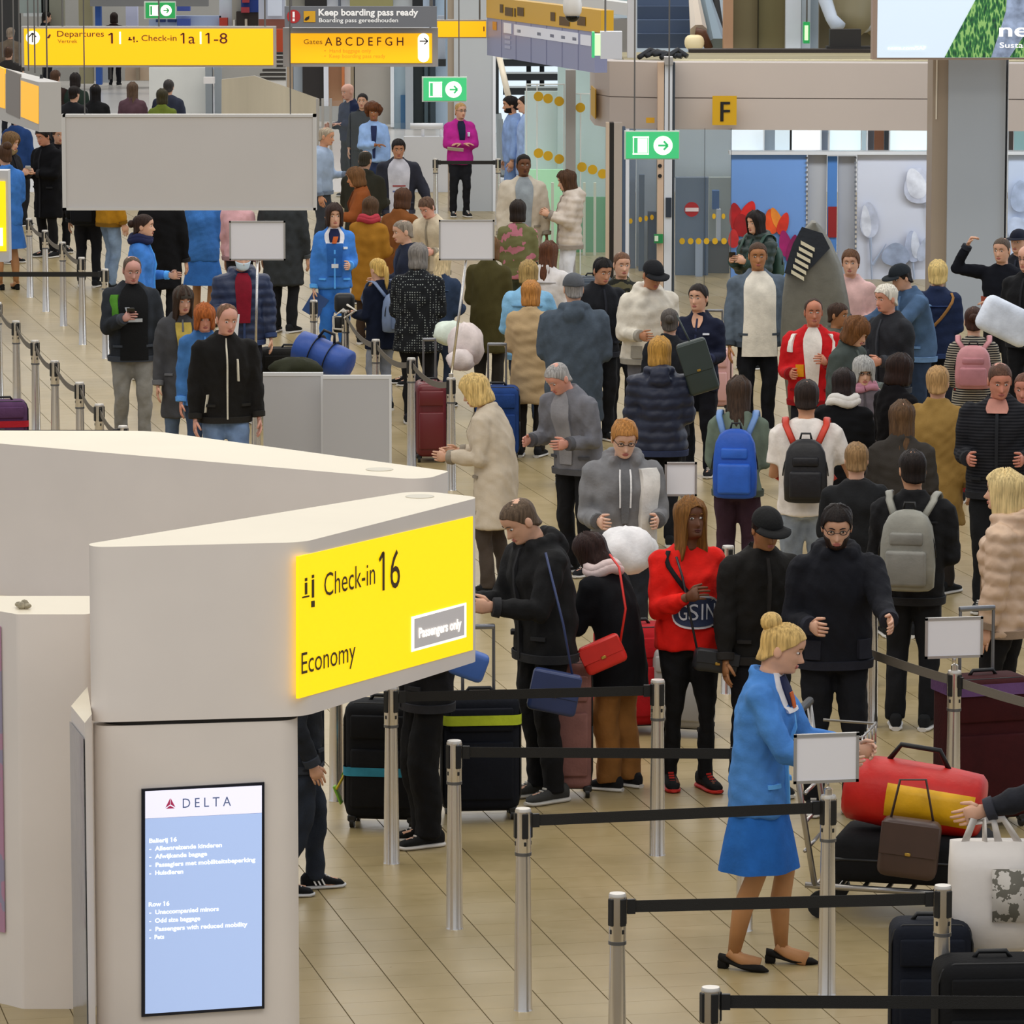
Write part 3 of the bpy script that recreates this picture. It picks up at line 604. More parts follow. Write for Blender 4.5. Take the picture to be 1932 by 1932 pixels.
# ------------------------------------------------------------------ hanging signs
WIRE = mat('steel wire', '6d6a66', .5, .5)
def wires(par, xs, ytop, Y, r=.012):
    for x in xs:
        p = at_y(x, ytop, Y); part('wire', par, WIRE, lambda b: b.tube([p, (p[0], p[1], 6.6)], r, 6))
def board(par, name, x0, y0, x1, y1, Y, m, t=.02): return part(name, par, m, bpx(x0, y0, x1, y1, Y, t))
YS, YG = 57., 57.4
YEL2 = mat('backlit amber', 'ffba00', .4, emit=.6); BRN3 = mat('maroon lettering', '5a1a14', .6); WHT = mat('lit white', 'fffaf0', .5, emit=.9); GREYL = mat('dark amber print', '9a6a10', .6)
dep = thing('departures_sign', 'long amber hanging sign reading Departures 1 and Check-in 1a, 1-8', 'sign', at_y(280, 125, YS))
board(dep, 'case', 41, 50, 520, 127, YS, mat('grey case', 'a3a09c', .4), .18)
f = board(dep, 'sign_face', 46, 54, 515, 123, YS - .01, YEL2, .02)
disc(at_y(62, 71, YS - .012), (1, 0, 0), (0, 0, 1), 13 * YS / F, .004, WHT, f, 'arrow_disc'); 
X0, Z0, X1, Z1 = rect_px(52, 60, 72, 82, YS - .02); arrow((X0 + .125, YS - .02, Z0 - .0), (0, 0, Z1 - Z0), (-(X1 - X0), 0, 0), .012, BLACKP, f, w=.11)
Yt = YS - .012
for s, x0, yb, x1, yc, m in (('Departures', 108, 69, 196, 58, BRN3), ('Vertrek', 109, 81, 146, 74, GREYL), ('1', 204, 82, 213, 62, BRN3), ('Check-in', 267, 77, 333, 66, BRN3), ('1a', 340, 82, 368, 62, BRN3), ('1-8', 387, 82, 429, 62, BRN3)): text_px(s, x0, yb, x1, yc, Yt, m, f)
for x in (225, 377): board(f, 'divider', x, 60, x + 3, 83, Yt - .004, WHT, .004)
part('counter_symbol', f, BRN3, lambda b: [bpx(x, y, x + w, y2, Yt - .003, .003)(b) for x, y, w, y2 in ((243, 70, 3, 75), (242, 74, 7, 76), (251, 69, 3, 75), (252, 76, 2, 80), (257, 77, 3, 79))])
part('plane_symbol', f, BRN3, lambda b: b.add([at_y(x, y, Yt - .003) for x, y in ((88, 72), (94, 64), (96, 66), (93, 72))], [(0, 1, 2, 3)]))
wires(dep, (72, 118, 300, 500), 52, YS + .09)
gat = thing('gates_sign', 'grey framed amber hanging sign listing gates A to H, with a white arrow', 'sign', at_y(680, 125, YG))
GRY = mat('grey sign frame', '9a9796', .45)
board(gat, 'frame', 534, 53, 826, 126, YG, GRY, .2)
f = board(gat, 'sign_face', 547, 63, 815, 119, YG - .012, YEL2, .03); Yt = YG - .014
text_px('Gates', 573, 83, 608, 74, Yt, GREYL, f); text_px('A B C D E F G H', 613, 86, 761, 70, Yt, BRN3, f)
text_px('•  Hand baggage only', 612, 99, 700, 92, Yt, mat('pale print on amber', 'd9a21a', .6, emit=.3), f); text_px('•  Keep boarding pass ready', 612, 109, 727, 102, Yt, mat('pale print on amber', 'd9a21a', .6, emit=.3), f)
part('arrow_plate', f, WHT, lambda b: b.prism([(at_y(799, 90, YG)[0] + .068 * math.cos(a), at_y(799, 90, YG)[2] + (.068 * math.sin(a)) + (.105 if math.sin(a) > 0 else -.105)) for a in np.arange(24) * math.pi / 12], 0, .006))
o = [c for c in f.children if c.name.startswith('arrow_plate')][0]
Mi = MW[gat.name].inverted()
for v in o.data.vertices:
    w_ = MW[gat.name] @ v.co; v.co = Mi @ Vector((w_.x, YG - .014 - w_.z, w_.y))
X0, Z0, X1, Z1 = rect_px(790, 69, 809, 86, YG); arrow((X0, YG - .014, Z0), (X1 - X0, 0, 0), (0, 0, Z1 - Z0), .012, BLACKP, f, w=.11)
wires(gat, (550, 812), 56, YG + .1)
YK = YG - .25
kb = thing('boarding_pass_sign', 'dark grey hanging sign reading Keep boarding pass ready', 'sign', at_y(680, 50, YK))
f = board(kb, 'board', 537, 12, 824, 51, YK, mat('slate board', '70737a', .5), .10); Yt = YK - .002
WP = mat('white print', 'f2f2f2', .5, emit=.15)
text_px('Keep boarding pass ready', 601, 29, 789, 17, Yt, WP, f, bold=.03); text_px('Boarding pass gereedhouden', 602, 42, 751, 34, Yt, WP, f, bold=.012)
disc(at_y(554, 31, Yt), (1, 0, 0), (0, 0, 1), 12.5 * YG / F, .004, mat('red sign print', 'b3262a', .5), f, 'warning_disc'); part('warning_mark', f, WP, lambda b: [bpx(552, 22, 556, 33, Yt - .008, .003)(b), bpx(552, 35, 556, 40, Yt - .008, .003)(b)])
part('pass_symbol', f, mat('yellow print', 'dca518', .5), bpx(573, 21, 595, 42, Yt - .004, .003)); part('pass_symbol_mark', f, BLACKP, lambda b: b.add([at_y(x, y, Yt - .008) for x, y in ((574, 38), (577, 33), (584, 30), (583, 36), (578, 39))], [(0, 1, 2, 3, 4)]))
wires(kb, (548, 815), 14, YK + .05)
ys = thing('amber_sign', 'short plain amber hanging sign right of the grey sign, at the column', 'sign', at_y(872, 70, 60)); board(ys, 'case', 823, 37, 918, 72, 60, mat('grey case', 'a3a09c', .4), .16)
f = board(ys, 'sign_face', 825, 40, 917, 70, 59.99, YEL2, .02); board(f, 'mark', 912, 50, 914, 59, 59.985, BRN3, .004); wires(ys, (840, 905), 39, 60.08)
bl = thing('blank_sign', 'large blank grey hanging board back on two thin wires, upper left', 'sign', at_y(356, 396, 38.5))
board(bl, 'board', 120, 219, 594, 394, 38.5, mat('grey board', 'cfcac5', .5, vary=.03, scale=1.), .08)
for q_ in ((118, 216, 596, 221), (118, 392, 596, 397), (118, 216, 123, 397), (591, 216, 596, 397)): board(bl, 'edge_strip', *q_, 38.485, mat('pale edge', 'd3d0cb', .4), .11)
wires(bl, (160, 548), 218, 38.54, .006)
le = thing('edge_sign', 'yellow lit sign with grey frame cut off by the left picture edge', 'sign', at_y(0, 490, 40))
board(le, 'case', -120, 322, 15, 494, 40, mat('pale sign frame', 'c9c9cb', .4), .2); f = board(le, 'sign_face', -120, 342, 10, 474, 39.985, YEL, .03); board(f, 'white_plate', -40, 430, 5, 464, 39.975, WHT, .01); wires(le, (-60,), 322, 40.1)
# angled screens on the left
fd = thing('flight_screens', 'angled grey housing with amber flight screens hanging at left edge', 'display', (*at_y(60, 240, 49)[:2], at_y(60, 240, 49)[2]))
FH = mat('screen housing', 'c3c0bb', .5)
Fa, Fb = at_y(73, 155, 49), at_y(-70, 75, 53.5); zt = Fa[2]; zb = at_y(73, 249, 49)[2]
ax = Fb - Fa; ax[2] = 0; nn = unit(A3(-ax[1], ax[0], 0)); nn = nn if nn[1] < 0 else -nn
Wd = at_y(115, 155, 49)[0] - Fa[0]
part('housing', fd, FH, lambda b: b.prism([Fa[:2], A3(Fa[0] + Wd, Fa[1]), A3(Fa[0] + Wd, Fa[1]) + ax[:2], Fa[:2] + ax[:2]], zb, zt))
AMS = mat('amber display', 'ffba00', .4, emit=.5)
L = np.linalg.norm(ax); au = ax / L
side = unit(A3(au[1], -au[0], 0)); side = side if side @ A3(-1, -1, 0) > 0 else -side
def sp(px, py): return on_plane(px, py, Fa + side * .006, side)
for x0, x1, a0, a1, b0, b1, m, nme in ((39, 72, 152, 220, 163, 234, AMS, 'display'), (11, 37, 130, 212, 140, 224, mat('dark panel grey', '8b837c', .5), 'blank_panel'), (-20, 9, 118, 196, 130, 205, AMS, 'display')):
    part(nme, fd, m, lambda b: b.solid([[sp(x0, a0), sp(x1, b0)], [sp(x0, a1), sp(x1, b1)]], [[sp(x0, a0) - side * .02, sp(x1, b0) - side * .02], [sp(x0, a1) - side * .02, sp(x1, b1) - side * .02]]))
for px, py in ((5, 108), (26, 118), (37, 124), (54, 134), (66, 138), (89, 148)):
    p = on_plane(px, py, A3(0, 0, zt), A3(0, 0, 1)); part('wire', fd, WIRE, lambda b: b.tube([p, (p[0], p[1], 6.6)], .009, 6))
    if px in (54, 89): part('wire_anchor', fd, BLACKP, lambda b: b.lathe((p[0] - .06, p[1], p[2]), [(.02, 0), (.014, .04)], 8))
# flight board at top centre
fb = thing('flight_board', 'long slanted flight board, amber band over blue grey rows, top centre', 'display', at_y(1020, 120, 58))
BA, BBt = at_y(919, 104, 60), at_y(1122, 139, 55.2); ta, tb = at_y(919, 33, 60), at_y(1122, 64, 55.2); ua, ub = at_y(919, -6, 60), at_y(1135, 34, 55.2)
bd = BBt - BA; bd[2] = 0; hB = ta[2] - BA[2]; hA = ua[2] - ta[2]; bn = unit(A3(bd[1], -bd[0], 0)); bn = bn if bn[1] < 0 else -bn
part('body', fb, mat('blue grey display', '8185a3', .4, emit=.12), lambda b: b.obox(BA, bd, (0, 0, hB), -bn * .15))
part('amber_band', fb, mat('amber band', 'c79a1e', .45, emit=.1), lambda b: b.obox(ta + bn * .01, bd * 1.06, (0, 0, hA), -bn * .15))
for k in range(1, 7): part('panel_joint', fb, mat('joint blue', '74789a', .5, emit=.08), lambda b: b.obox(BA + bd * k / 7 + bn * .004, bd * .0025, (0, 0, hB), bn * .002))
def fbx(u0, u1, v0, v1, m, nme): return part(nme, fb, m, lambda b: b.obox(BA + bd * u0 + A3(0, 0, hB * v0) + bn * .003, bd * (u1 - u0), (0, 0, hB * (v1 - v0)), bn * .004))
WL = mat('pale display field', 'cfd2dc', .4, emit=.18)
fbx(.17, .245, .66, .93, WL, 'field'); fbx(.27, .86, .64, .92, WL, 'field'); fbx(.88, .97, .64, .9, WL, 'field'); fbx(.06, .10, .70, .92, mat('orange mark', 'b97c3c', .4, emit=.1), 'mark')
for k in range(3): fbx(.18, .235, .52 - .13 * k, .60 - .13 * k, mat('faint row', '9b9fb8', .4, emit=.1), 'row_text')
DGR = mat('grey print', '6c7086', .5)
for u in (.30, .49, .61, .71, .81): fbx(u, u + .035, .72, .80, DGR, 'row_text')
DBR = mat('brown print', '5c4210', .6)
for u, w_, v in ((.14, .03, 1.18), (.19, .075, 1.12), (.28, .012, 1.12), (.31, .06, 1.16), (.62, .04, 1.14), (.70, .09, 1.06), (.86, .07, 1.12)): part('row_text', fb, DBR, lambda b: b.obox(BA + bd * u + A3(0, 0, hB * v) + bn * .0145, bd * w_, (0, 0, hB * .22), bn * .003))
# exit signs
GRN = mat('backlit green', '3fbf78', .4, emit=.42); GRN2 = mat('backlit green', '22a052', .4, emit=.3)
def exit_sign(x0, y0, x1, y1, Y, lbl, gm, wx):
    e = thing('exit_sign', lbl, 'sign', at_y((x0 + x1) / 2, y1, Y), group='green emergency exit signs')
    part('case', e, mat('pale case', 'cfd8cf', .4), bpx(x0 - 3, y0 - 2, x1 + 1, y1 + 2, Y + .012, .09)); f = part('sign_face', e, gm, bpx(x0, y0, x1, y1, Y, .02)); w, h = x1 - x0, y1 - y0
    def ring(b):
        for a0, a1, b0, b1 in ((.13, .43, .17, .22), (.13, .43, .80, .85), (.13, .15, .17, .85), (.41, .43, .17, .85), (.22, .40, .24, .78)): bpx(x0 + w * a0, y0 + h * b0, x0 + w * a1, y0 + h * b1, Y - .004, .004)(b)
    part('door_symbol', f, WHT, ring); disc(at_y(x0 + w * .70, y0 + h * .51, Y), (1, 0, 0), (0, 0, 1), h * .36 * Y / F, .004, WHT, f, 'arrow_disc')
    X0, Z0, X1, Z1 = rect_px(x0 + w * .585, y0 + h * .28, x0 + w * .815, y0 + h * .74, Y); arrow((X0, Y, Z0), (X1 - X0, 0, 0), (0, 0, Z1 - Z0), .009, gm, f, w=.17); wires(e, wx, y0, Y + .05, .008)
exit_sign(275, 5, 330, 34, 66, 'green exit sign with white arrow just above the long amber sign', GRN2, (303,))
exit_sign(799, 147, 880, 190, 55, 'green exit sign with white arrow above the magenta jacket', GRN, (866,))
exit_sign(1181, 249, 1281, 299, 45, 'green exit sign with white arrow in front of the gate pillar', GRN, (1197, 1262))
es = thing('exit_light', 'white exit light box seen from its glowing green side, by the flight board', 'sign', at_y(1150, 112, 53))
part('case', es, mat('pale case grey', 'd3d5dc', .4), bpx(1133, 60, 1174, 111, 53, .3)); part('lit_face', es, mat('lit green edge', 'cdf5b8', .3, emit=.8), bpx(1121, 65, 1133, 105, 53.02, .26)); part('rim', es, GRN, bpx(1117, 61, 1122, 109, 53.0, .3)); wires(es, (1142,), 60, 53.1)
es = thing('exit_light', 'small green exit light on the pale post beside the duct hoods', 'sign', at_y(1521, 82, 62.5)); part('lit_face', es, mat('lit green edge', 'cdf5b8', .3, emit=.8), bpx(1518, 48, 1525, 76, 62.5, .1)); part('case', es, GRN2, bpx(1516, 42, 1528, 82, 62.52, .2)); wires(es, (1522,), 42, 62.6)
fs = thing('gate_letter_sign', 'square yellow sign with black letter F on the gate fascia', 'sign', at_y(1367, 237, 57.72))
f = part('plate', fs, mat('yellow plate', 'd8a80c', .5), bpx(1344, 181, 1390, 236, 57.72, .03)); text_px('F', 1359, 229, 1376, 191, 57.72, mat('black print', '120c08', .6), f, ext=.004); text_px('F', 1360.5, 229, 1377.5, 191, 57.715, mat('black print', '120c08', .6), f, ext=.004)
f2 = thing('gate_letter_sign', 'yellow letter sign edge-on at the left end of the fascia', 'sign', at_y(1119, 220, 58.8)); part('plate', f2, mat('yellow plate', 'd8a80c', .5), lambda b: b.prism([at_y(1115, 190, 59.6)[:2], at_y(1123, 190, 58.6)[:2], at_y(1125, 190, 58.65)[:2], at_y(1117, 190, 59.65)[:2]], at_y(1119, 221, 59)[2], at_y(1119, 166, 59)[2]))
f2 = solo('gate_tag', 'tiny amber tag under the fascia above the gate exit sign', 'sign', mat('amber tag', 'd9a21a', .5), bpx(1219, 222, 1235, 232, 57.75, .02))
# backlit advertisement
ad = thing('advertising_lightbox', 'large backlit advertisement, pale blue with green leaves, upper right corner', 'billboard', at_y(1800, 112, 54))
part('frame', ad, mat('bronze frame', 'a48c7c', .4), bpx(1646, -130, 2100, 113, 54.03, .3))
part('poster_face', ad, mat('lit pale blue', 'cfdfee', .4, emit=.42), bpx(1655, -130, 2100, 109, 54, .05))
lf = bpy.data.materials.new('printed leaves'); lf.use_nodes = True; nt = lf.node_tree; B_ = nt.nodes['Principled BSDF']
tc = nt.nodes.new('ShaderNodeTexCoord'); mp = nt.nodes.new('ShaderNodeMapping'); mp.inputs['Scale'].default_value = (1.8, 1, .6); mp.inputs['Rotation'].default_value = (0, .5, 0); vn = nt.nodes.new('ShaderNodeTexVoronoi'); vn.inputs['Scale'].default_value = 24; n2 = nt.nodes.new('ShaderNodeTexNoise'); n2.inputs['Scale'].default_value = 9; n2.inputs['Detail'].default_value = 6
mxx = nt.nodes.new('ShaderNodeMath'); mxx.operation = 'MULTIPLY_ADD'; mxx.inputs[1].default_value = .7; cr = nt.nodes.new('ShaderNodeValToRGB')
nt.links.new(tc.outputs['Object'], mp.inputs[0]); nt.links.new(mp.outputs[0], vn.inputs['Vector']); nt.links.new(mp.outputs[0], n2.inputs['Vector']); nt.links.new(vn.outputs['Distance'], mxx.inputs[0]); nt.links.new(n2.outputs['Fac'], mxx.inputs[2]); nt.links.new(mxx.outputs[0], cr.inputs[0])
els = cr.color_ramp.elements; els[0].position = .5; els[0].color = lin('0a3328'); els[1].position = 1.0; els[1].color = lin('8fbd6c'); e_ = els.new(.74); e_.color = lin('1c5a34'); e_ = els.new(.92); e_.color = lin('3f823f')
nt.links.new(cr.outputs[0], B_.inputs['Base Color']); nt.links.new(cr.outputs[0], B_.inputs['Emission Color']); B_.inputs['Emission Strength'].default_value = .2
def leafs(b):
    P = [at_y(x, y, 53.995) for x, y in ((1782, 108.5), (1843, -5), (1917, -130), (2100, -130), (2100, 108.5))]; b.add(P + [p + A3(0, .01, 0) for p in P], [tuple(range(5))] + [(i, 5 + i, 5 + (i + 1) % 5, (i + 1) % 5) for i in range(5)])
part('leaf_print', ad, lf, leafs)
part('stone_print', ad, mat('printed stone', '8d9cb8', .5, vary=.5, scale=9, emit=.2), lambda b: b.add([at_y(x, y, 53.985) for x, y in ((1870, 108), (1886, 60), (1898, 20), (1903, -60), (2000, -60), (2000, 60), (1930, 70), (1905, 108))], [tuple(range(8))]))
text_px('neste', 1885, 69, 2010, 43, 53.98, WHT, ad, ext=.004); text_px('neste', 1887, 69, 2012, 43, 53.978, WHT, ad, ext=.004); text_px('Sustainable Aviation Fuel', 1886, 90, 2100, 80, 53.98, WHT, ad); text_px('neste.com/SAF', 1675, 94, 1747, 87, 53.985, mat('pale lit print', 'f4f8fb', .5, emit=.6), ad)
# security camera
sc = thing('security_camera', 'white dome security camera with black lens ball, top centre', 'camera', at_y(1080, 40, 47))
p = at_y(1080, 0, 47); k = 47 / F
part('housing', sc, mat('white housing', 'e3dfd8', .4), lambda b: b.lathe((p[0], p[1], at_y(1080, 32, 47)[2]), [(12 * k, 0), (17 * k, 9 * k), (18 * k, 22 * k), (16 * k, 36 * k), (8 * k, 46 * k), (4 * k, 60 * k)], 20), True)
part('lens_ball', sc, mat('black dome', '0a0c08', .08), lambda b: b.ell(at_y(1080, 31, 47), (13.5 * k, 13.5 * k, 11 * k), 16, 10), True); part('pole', sc, ALU, lambda b: b.tube([at_y(1080, -20, 47), (p[0], p[1], 6.6)], .02, 8))

# ------------------------------------------------------------------ queue barriers
HS = .965
def lathe_part(name, par, prof, m): return part(name, par, m, lambda b: b.lathe((0, 0, 0), prof, 18), 40, world=False)
_post = []
def post(px, py, lbl, foot=False, grp='belt barrier posts'):
    P = at_z(px, py, 0 if foot else HS)
    t = thing('barrier_post', lbl, 'barrier post', (P[0], P[1], 0), random.uniform(-.3, .3), grp)
    if not _post:
        ps = [lathe_part('post_tube', t, [(.046, 0), (.043, .01), (.040, .35), (.034, .72), (.033, .78)], STEEL), lathe_part('belt_head', t, [(.037, .745), (.038, .75), (.038, .955), (.035, .957)], STEEL),
              lathe_part('collar', t, [(.0395, .742), (.0395, .757)], STEELD), lathe_part('cap', t, [(.0385, .95), (.039, .953), (.035, .965), (0.001, .966)], mat('pale cap', 'd6d0c6', .3, .5))]
        for a in range(4):
            def slot(b):
                c, s_ = math.cos(a * math.pi / 2 + .5), math.sin(a * math.pi / 2 + .5); R = np.array([[c, -s_, 0], [s_, c, 0], [0, 0, 1]]); b.rbox(R @ A3(.037, 0, .885), (.012, .03, .12), .003, 1, R=R); b.rbox(R @ A3(.037, 0, .80), (.006, .012, .02), .002, 1, R=R)
            ps.append(part('belt_slot', t, BLACKP, slot, world=False))
        _post.extend(ps)
    else:
        for p_ in _post: c = p_.copy(); COL.objects.link(c); c.parent = t
    return A3(P[0], P[1], 0)
def belt(a, b_, lbl, m=None, sag=.0, z=.905, w=.052, grp='barrier belts'):
    d = unit(b_ - a); a2, b2 = a + d * .042, b_ - d * .042; nrm = A3(-d[1], d[0], 0); n = 10 if sag else 3
    t = thing('barrier_belt', lbl, 'belt', tuple((a2 + b2) / 2 + A3(0, 0, z - w / 2 - sag)), 0, grp)
    def strap(b):
        top, lo = [], []
        for i in range(n + 1):
            s_ = i / n; p = a2 + (b2 - a2) * s_ + A3(0, 0, z - sag * 4 * s_ * (1 - s_)); top.append(p + A3(0, 0, w / 2)); lo.append(p - A3(0, 0, w / 2))
        b.solid([[p + nrm * .0015 for p in top], [p + nrm * .0015 for p in lo]], [[p - nrm * .0015 for p in top], [p - nrm * .0015 for p in lo]])
    part('webbing', t, m or BELT, strap)
    for p, s_ in ((a2, 1), (b2, -1)): part('end_clip', t, BLACKP, lambda b: b.obox(p + A3(0, 0, z - w / 2 - .006) - nrm * .008, d * s_ * .035, nrm * .016, (0, 0, w + .012)))
PB = post(857, 1397, 'steel barrier post in front of black trousers, second nearest the yellow sign'); PA = post(739, 1628, 'steel barrier post in front of the suitcase with teal band', True); PC = post(987, 1525, 'steel barrier post in the middle of the front row on bare tiles')
PD = post(1165, 1685, 'steel barrier post at the left end of the second lowest black belt'); PE = post(1341, 1862, 'steel barrier post head at the bottom edge below the black pumps'); PF_ = post(1241, 1282, 'steel barrier post between brown trousers and black ankle boot')
PG = post(1404, 1755, 'barrier post hidden behind the blue skirt', True); PH = post(1563, 1500, 'steel barrier post carrying the white sign beside the blue skirt'); PI = post(1779, 1670, 'steel barrier post in front of the white shopping bag'); PJ = post(1801, 1265, 'steel barrier post carrying a white sign in front of maroon suitcase')
PK = post(635, 1510, 'steel barrier post behind the column, left of the teal banded suitcase', True)
PL = post(1372, 1308, 'thin barrier post right of the red jersey', True); PM = post(1643, 1372, 'slim barrier post below the open hand of the man in glasses', True)
belt(PA, PF_, 'black belt from the sign panel to the post at brown trousers'); belt(PB, PG, 'black belt ending behind the blue skirt'); belt(PC, PH, 'black belt crossing the top of the blue skirt'); belt(PD, PI, 'black belt crossing the bare calves'); belt(PE, PE + A3(2.0, -.02, 0), 'lowest black belt along the bottom edge')
belt(PJ, PJ + A3(-.75, 2.0, 0), 'grey belt running up left from the white sign post at maroon suitcase', BELTG, .02); belt(PJ, PJ + A3(.75, -1.25, 0), 'grey belt running down right in front of the black leggings', BELTG, .02)
# back queue
N_ = post(776, 675, 'barrier post left of the dark red upright suitcase'); O_ = post(851, 712, 'barrier post carrying the tall white sign above blond hair'); Q_ = post(709, 640, 'barrier post at the dotted coat'); R_ = post(652, 585, 'barrier post by the blue holdall'); S_ = post(592, 566, 'barrier post beside the blue folder')
for a, c, l in ((N_, O_, 'grey sagging belt between the red suitcase posts'), (Q_, N_, 'grey sagging belt passing under the dotted coat'), (R_, Q_, 'grey sagging belt behind the blue holdall')): belt(a, c, l, BELTG, .07)
lp = [post(x, y, l) for x, y, l in ((-4, 570, 'barrier post cut by the left picture edge'), (30, 605, 'first full post of the slanting row on pale tiles, far end'), (66, 642, 'second post of the slanting row on pale tiles'), (103, 680, 'third post of the slanting row on pale tiles'), (150, 721, 'fourth post of the slanting row, with orange tinted cap'), (187, 762, 'fifth post of the slanting row on pale tiles'), (232, 803, 'last post of the slanting row, nearest the white island'))]
for i in range(6): belt(lp[i], lp[i + 1], ('short grey belt at the left picture edge', 'grey belt after the first full post of the slanting row', 'grey belt after the second post of the slanting row', 'grey belt after the third post of the slanting row', 'grey belt up to the fifth post of the slanting row', 'grey belt at the near end of the slanting row')[i], BELTG, .06)
belt(lp[6], lp[6] + A3(-1.0, .0, 0), 'dark belt running left just above the white island top')
bp_ = [post(x, y, l, True) for x, y, l in ((57, 561, 'farthest pale post behind the blue skirt at left edge'), (87, 588, 'pale post second in the left back row'), (120, 615, 'pale post third in the left back row'), (156, 650, 'pale post fourth in the left back row'))]; b5 = post(198, 507, 'pale post at the end of the far left black belt')
belt(b5, b5 + A3(-1.35, 0, 0), 'far left black belt in front of the mustard jacket')
for i in range(3): belt(bp_[i], bp_[i + 1], ('grey belt of the left back row, far', 'grey belt of the left back row, middle', 'grey belt of the left back row, near')[i], BELTG, .05)
g1 = post(822, 424, 'dark barrier post left of the magenta jacket trousers', True); g2 = post(940, 424, 'dark barrier post at the column behind the beige coat', True); g3 = post(1146, 470, 'dark barrier post at the glass booth', True); g4 = post(1040, 468, 'barrier post behind the cream quilted jacket', True)
belt(g1, g2, 'dark belt in front of the black trousers below the magenta jacket'); belt(g4, g3, 'dark belt in front of the green glass booth')
def sign_frame(P, x0, y0, x1, y1, lbl, tilt=0.):
    Y = P[1]; a, c = at_y(x0, y1, Y), at_y(x1, y0, Y); t = thing('sign_holder', lbl, 'sign', (P[0], P[1], HS + .001), 0, 'white sign holders on posts')
    dx = A3(c[0] - a[0], 0, tilt); up = A3(0, 0, c[2] - a[2]); fr = .014
    part('pole', t, STEEL, lambda b: b.tube([(P[0], Y + .01, HS), ((a[0] + c[0]) / 2, Y + .01, a[2] + .05)], .011, 8), True)
    part('socket', t, STEEL, lambda b: b.lathe((P[0], Y, HS), [(.02, 0), (.02, .03), (.012, .035)], 10))
    part('sheet', t, WHITEP, lambda b: b.obox(a + A3(fr / 2, -.004, fr / 2), dx - unit(dx) * fr, up - A3(0, 0, fr), (0, .008, 0)))
    for O2, U2, V2 in ((a, dx, A3(0, 0, fr)), (a + up - A3(0, 0, fr), dx, A3(0, 0, fr)), (a, unit(dx) * fr, up), (a + dx - unit(dx) * fr, unit(dx) * fr, up)): part('frame_bar', t, ALU, lambda b: b.obox(O2 + A3(0, -.010, 0), U2, V2, (0, .022, 0)))
sign_frame(PH, 1497, 1386, 1621, 1479, 'blank white sign in steel frame right beside the blue skirt', .012); sign_frame(PJ, 1745, 1166, 1855, 1243, 'blank white sign in front of the maroon suitcase', .01); sign_frame(O_, 828, 415, 933, 491, 'blank white sign on a tall pole above the light blue coat')
P6 = at_z(482, 700, HS); P6 = post(482, 690, 'barrier post carrying the tall sign before the masked man'); sign_frame(P6, 433, 417, 538, 491, 'blank white sign on a tall pole in front of the masked man')
P7 = post(1296, 1010, 'barrier post hidden behind the red jersey'); sign_frame(P7, 1254, 872, 1315, 936, 'small blank white sign between the white towel and the blue backpack')

# ------------------------------------------------------------------ people
random.seed(7); RNG = np.random.RandomState(5)
# head outline by height t (0 chin, 1 crown), unit = head height: front, back, half width
HT = [-.34, -.16, -.04, 0, .04, .10, .18, .26, .34, .42, .50, .58, .66, .74, .82, .89, .95, .985, 1.0]
HF = [.20, .19, .24, .36, .425, .45, .445, .44, .445, .44, .432, .455, .465, .455, .415, .34, .235, .13, .01]
HB = [.30, .30, .29, .29, .30, .31, .33, .37, .41, .445, .47, .485, .49, .475, .435, .355, .245, .13, .01]
HW = [.27, .245, .24, .235, .24, .255, .285, .305, .318, .328, .335, .342, .342, .332, .302, .25, .175, .10, .01]
HU = np.linspace(-1, 1, 33)[:-1]; HA = np.sign(HU) * math.pi * np.abs(HU) ** 1.35
def hpt(t, a, off=0., face=True):
    f, bk, w = np.interp(t, HT, HF), np.interp(t, HT, HB), np.interp(t, HT, HW); c, s = math.cos(a), math.sin(a)
    d = f if c > 0 else bk
    if face and c > 0:
        g = lambda a0, sa, t0, st: math.exp(-((abs(a) - a0) / sa) ** 2 - ((t - t0) / st) ** 2)
        nose = np.interp(t, [.25, .285, .33, .42, .54], [0, .10, .13, .06, .0]) * math.exp(-(a / .13) ** 2)
        d = d + nose - .05 * g(.40, .2, .50, .055) + .022 * g(0, .3, .19, .022) - .018 * g(0, .35, .155, .015) + .022 * g(0, .5, .05, .05) + .014 * g(.62, .25, .36, .08)
    k = max(0., (t - .8) / .2)
    return A3((w + off) * s, -(d + off) * c, t + off * k)
class Skel: pass
UPV_ = {'down': ((.17, .03, -1), (.07, .22, -1)), 'carry': ((.14, .02, -1), (.0, .08, -1)), 'bent': ((.16, .02, -1), (-.18, .95, .0)), 'phone': ((.14, .25, -1), (-.42, .85, .38)), 'fold': ((.2, .32, -1), (-1, .42, .06)),
        'reach': ((.08, .75, -.62), (-.08, 1, -.18)), 'push': ((.14, .45, -.85), (-.06, 1, -.12)), 'head': ((.75, .45, .12), (-.55, .05, 1)), 'pocket': ((.32, -.12, -1), (-.12, .38, -.92)), 'hips': ((.2, .1, -1), (-.5, .55, -.55)),
        'out': ((.45, .15, -1), (.3, .45, -.8)), 'strap': ((.2, .12, -1), (-.5, .55, .75)), 'point': ((.2, .4, -.8), (.5, .9, .0)), 'read': ((.12, .35, -1), (-.3, .95, .12))}
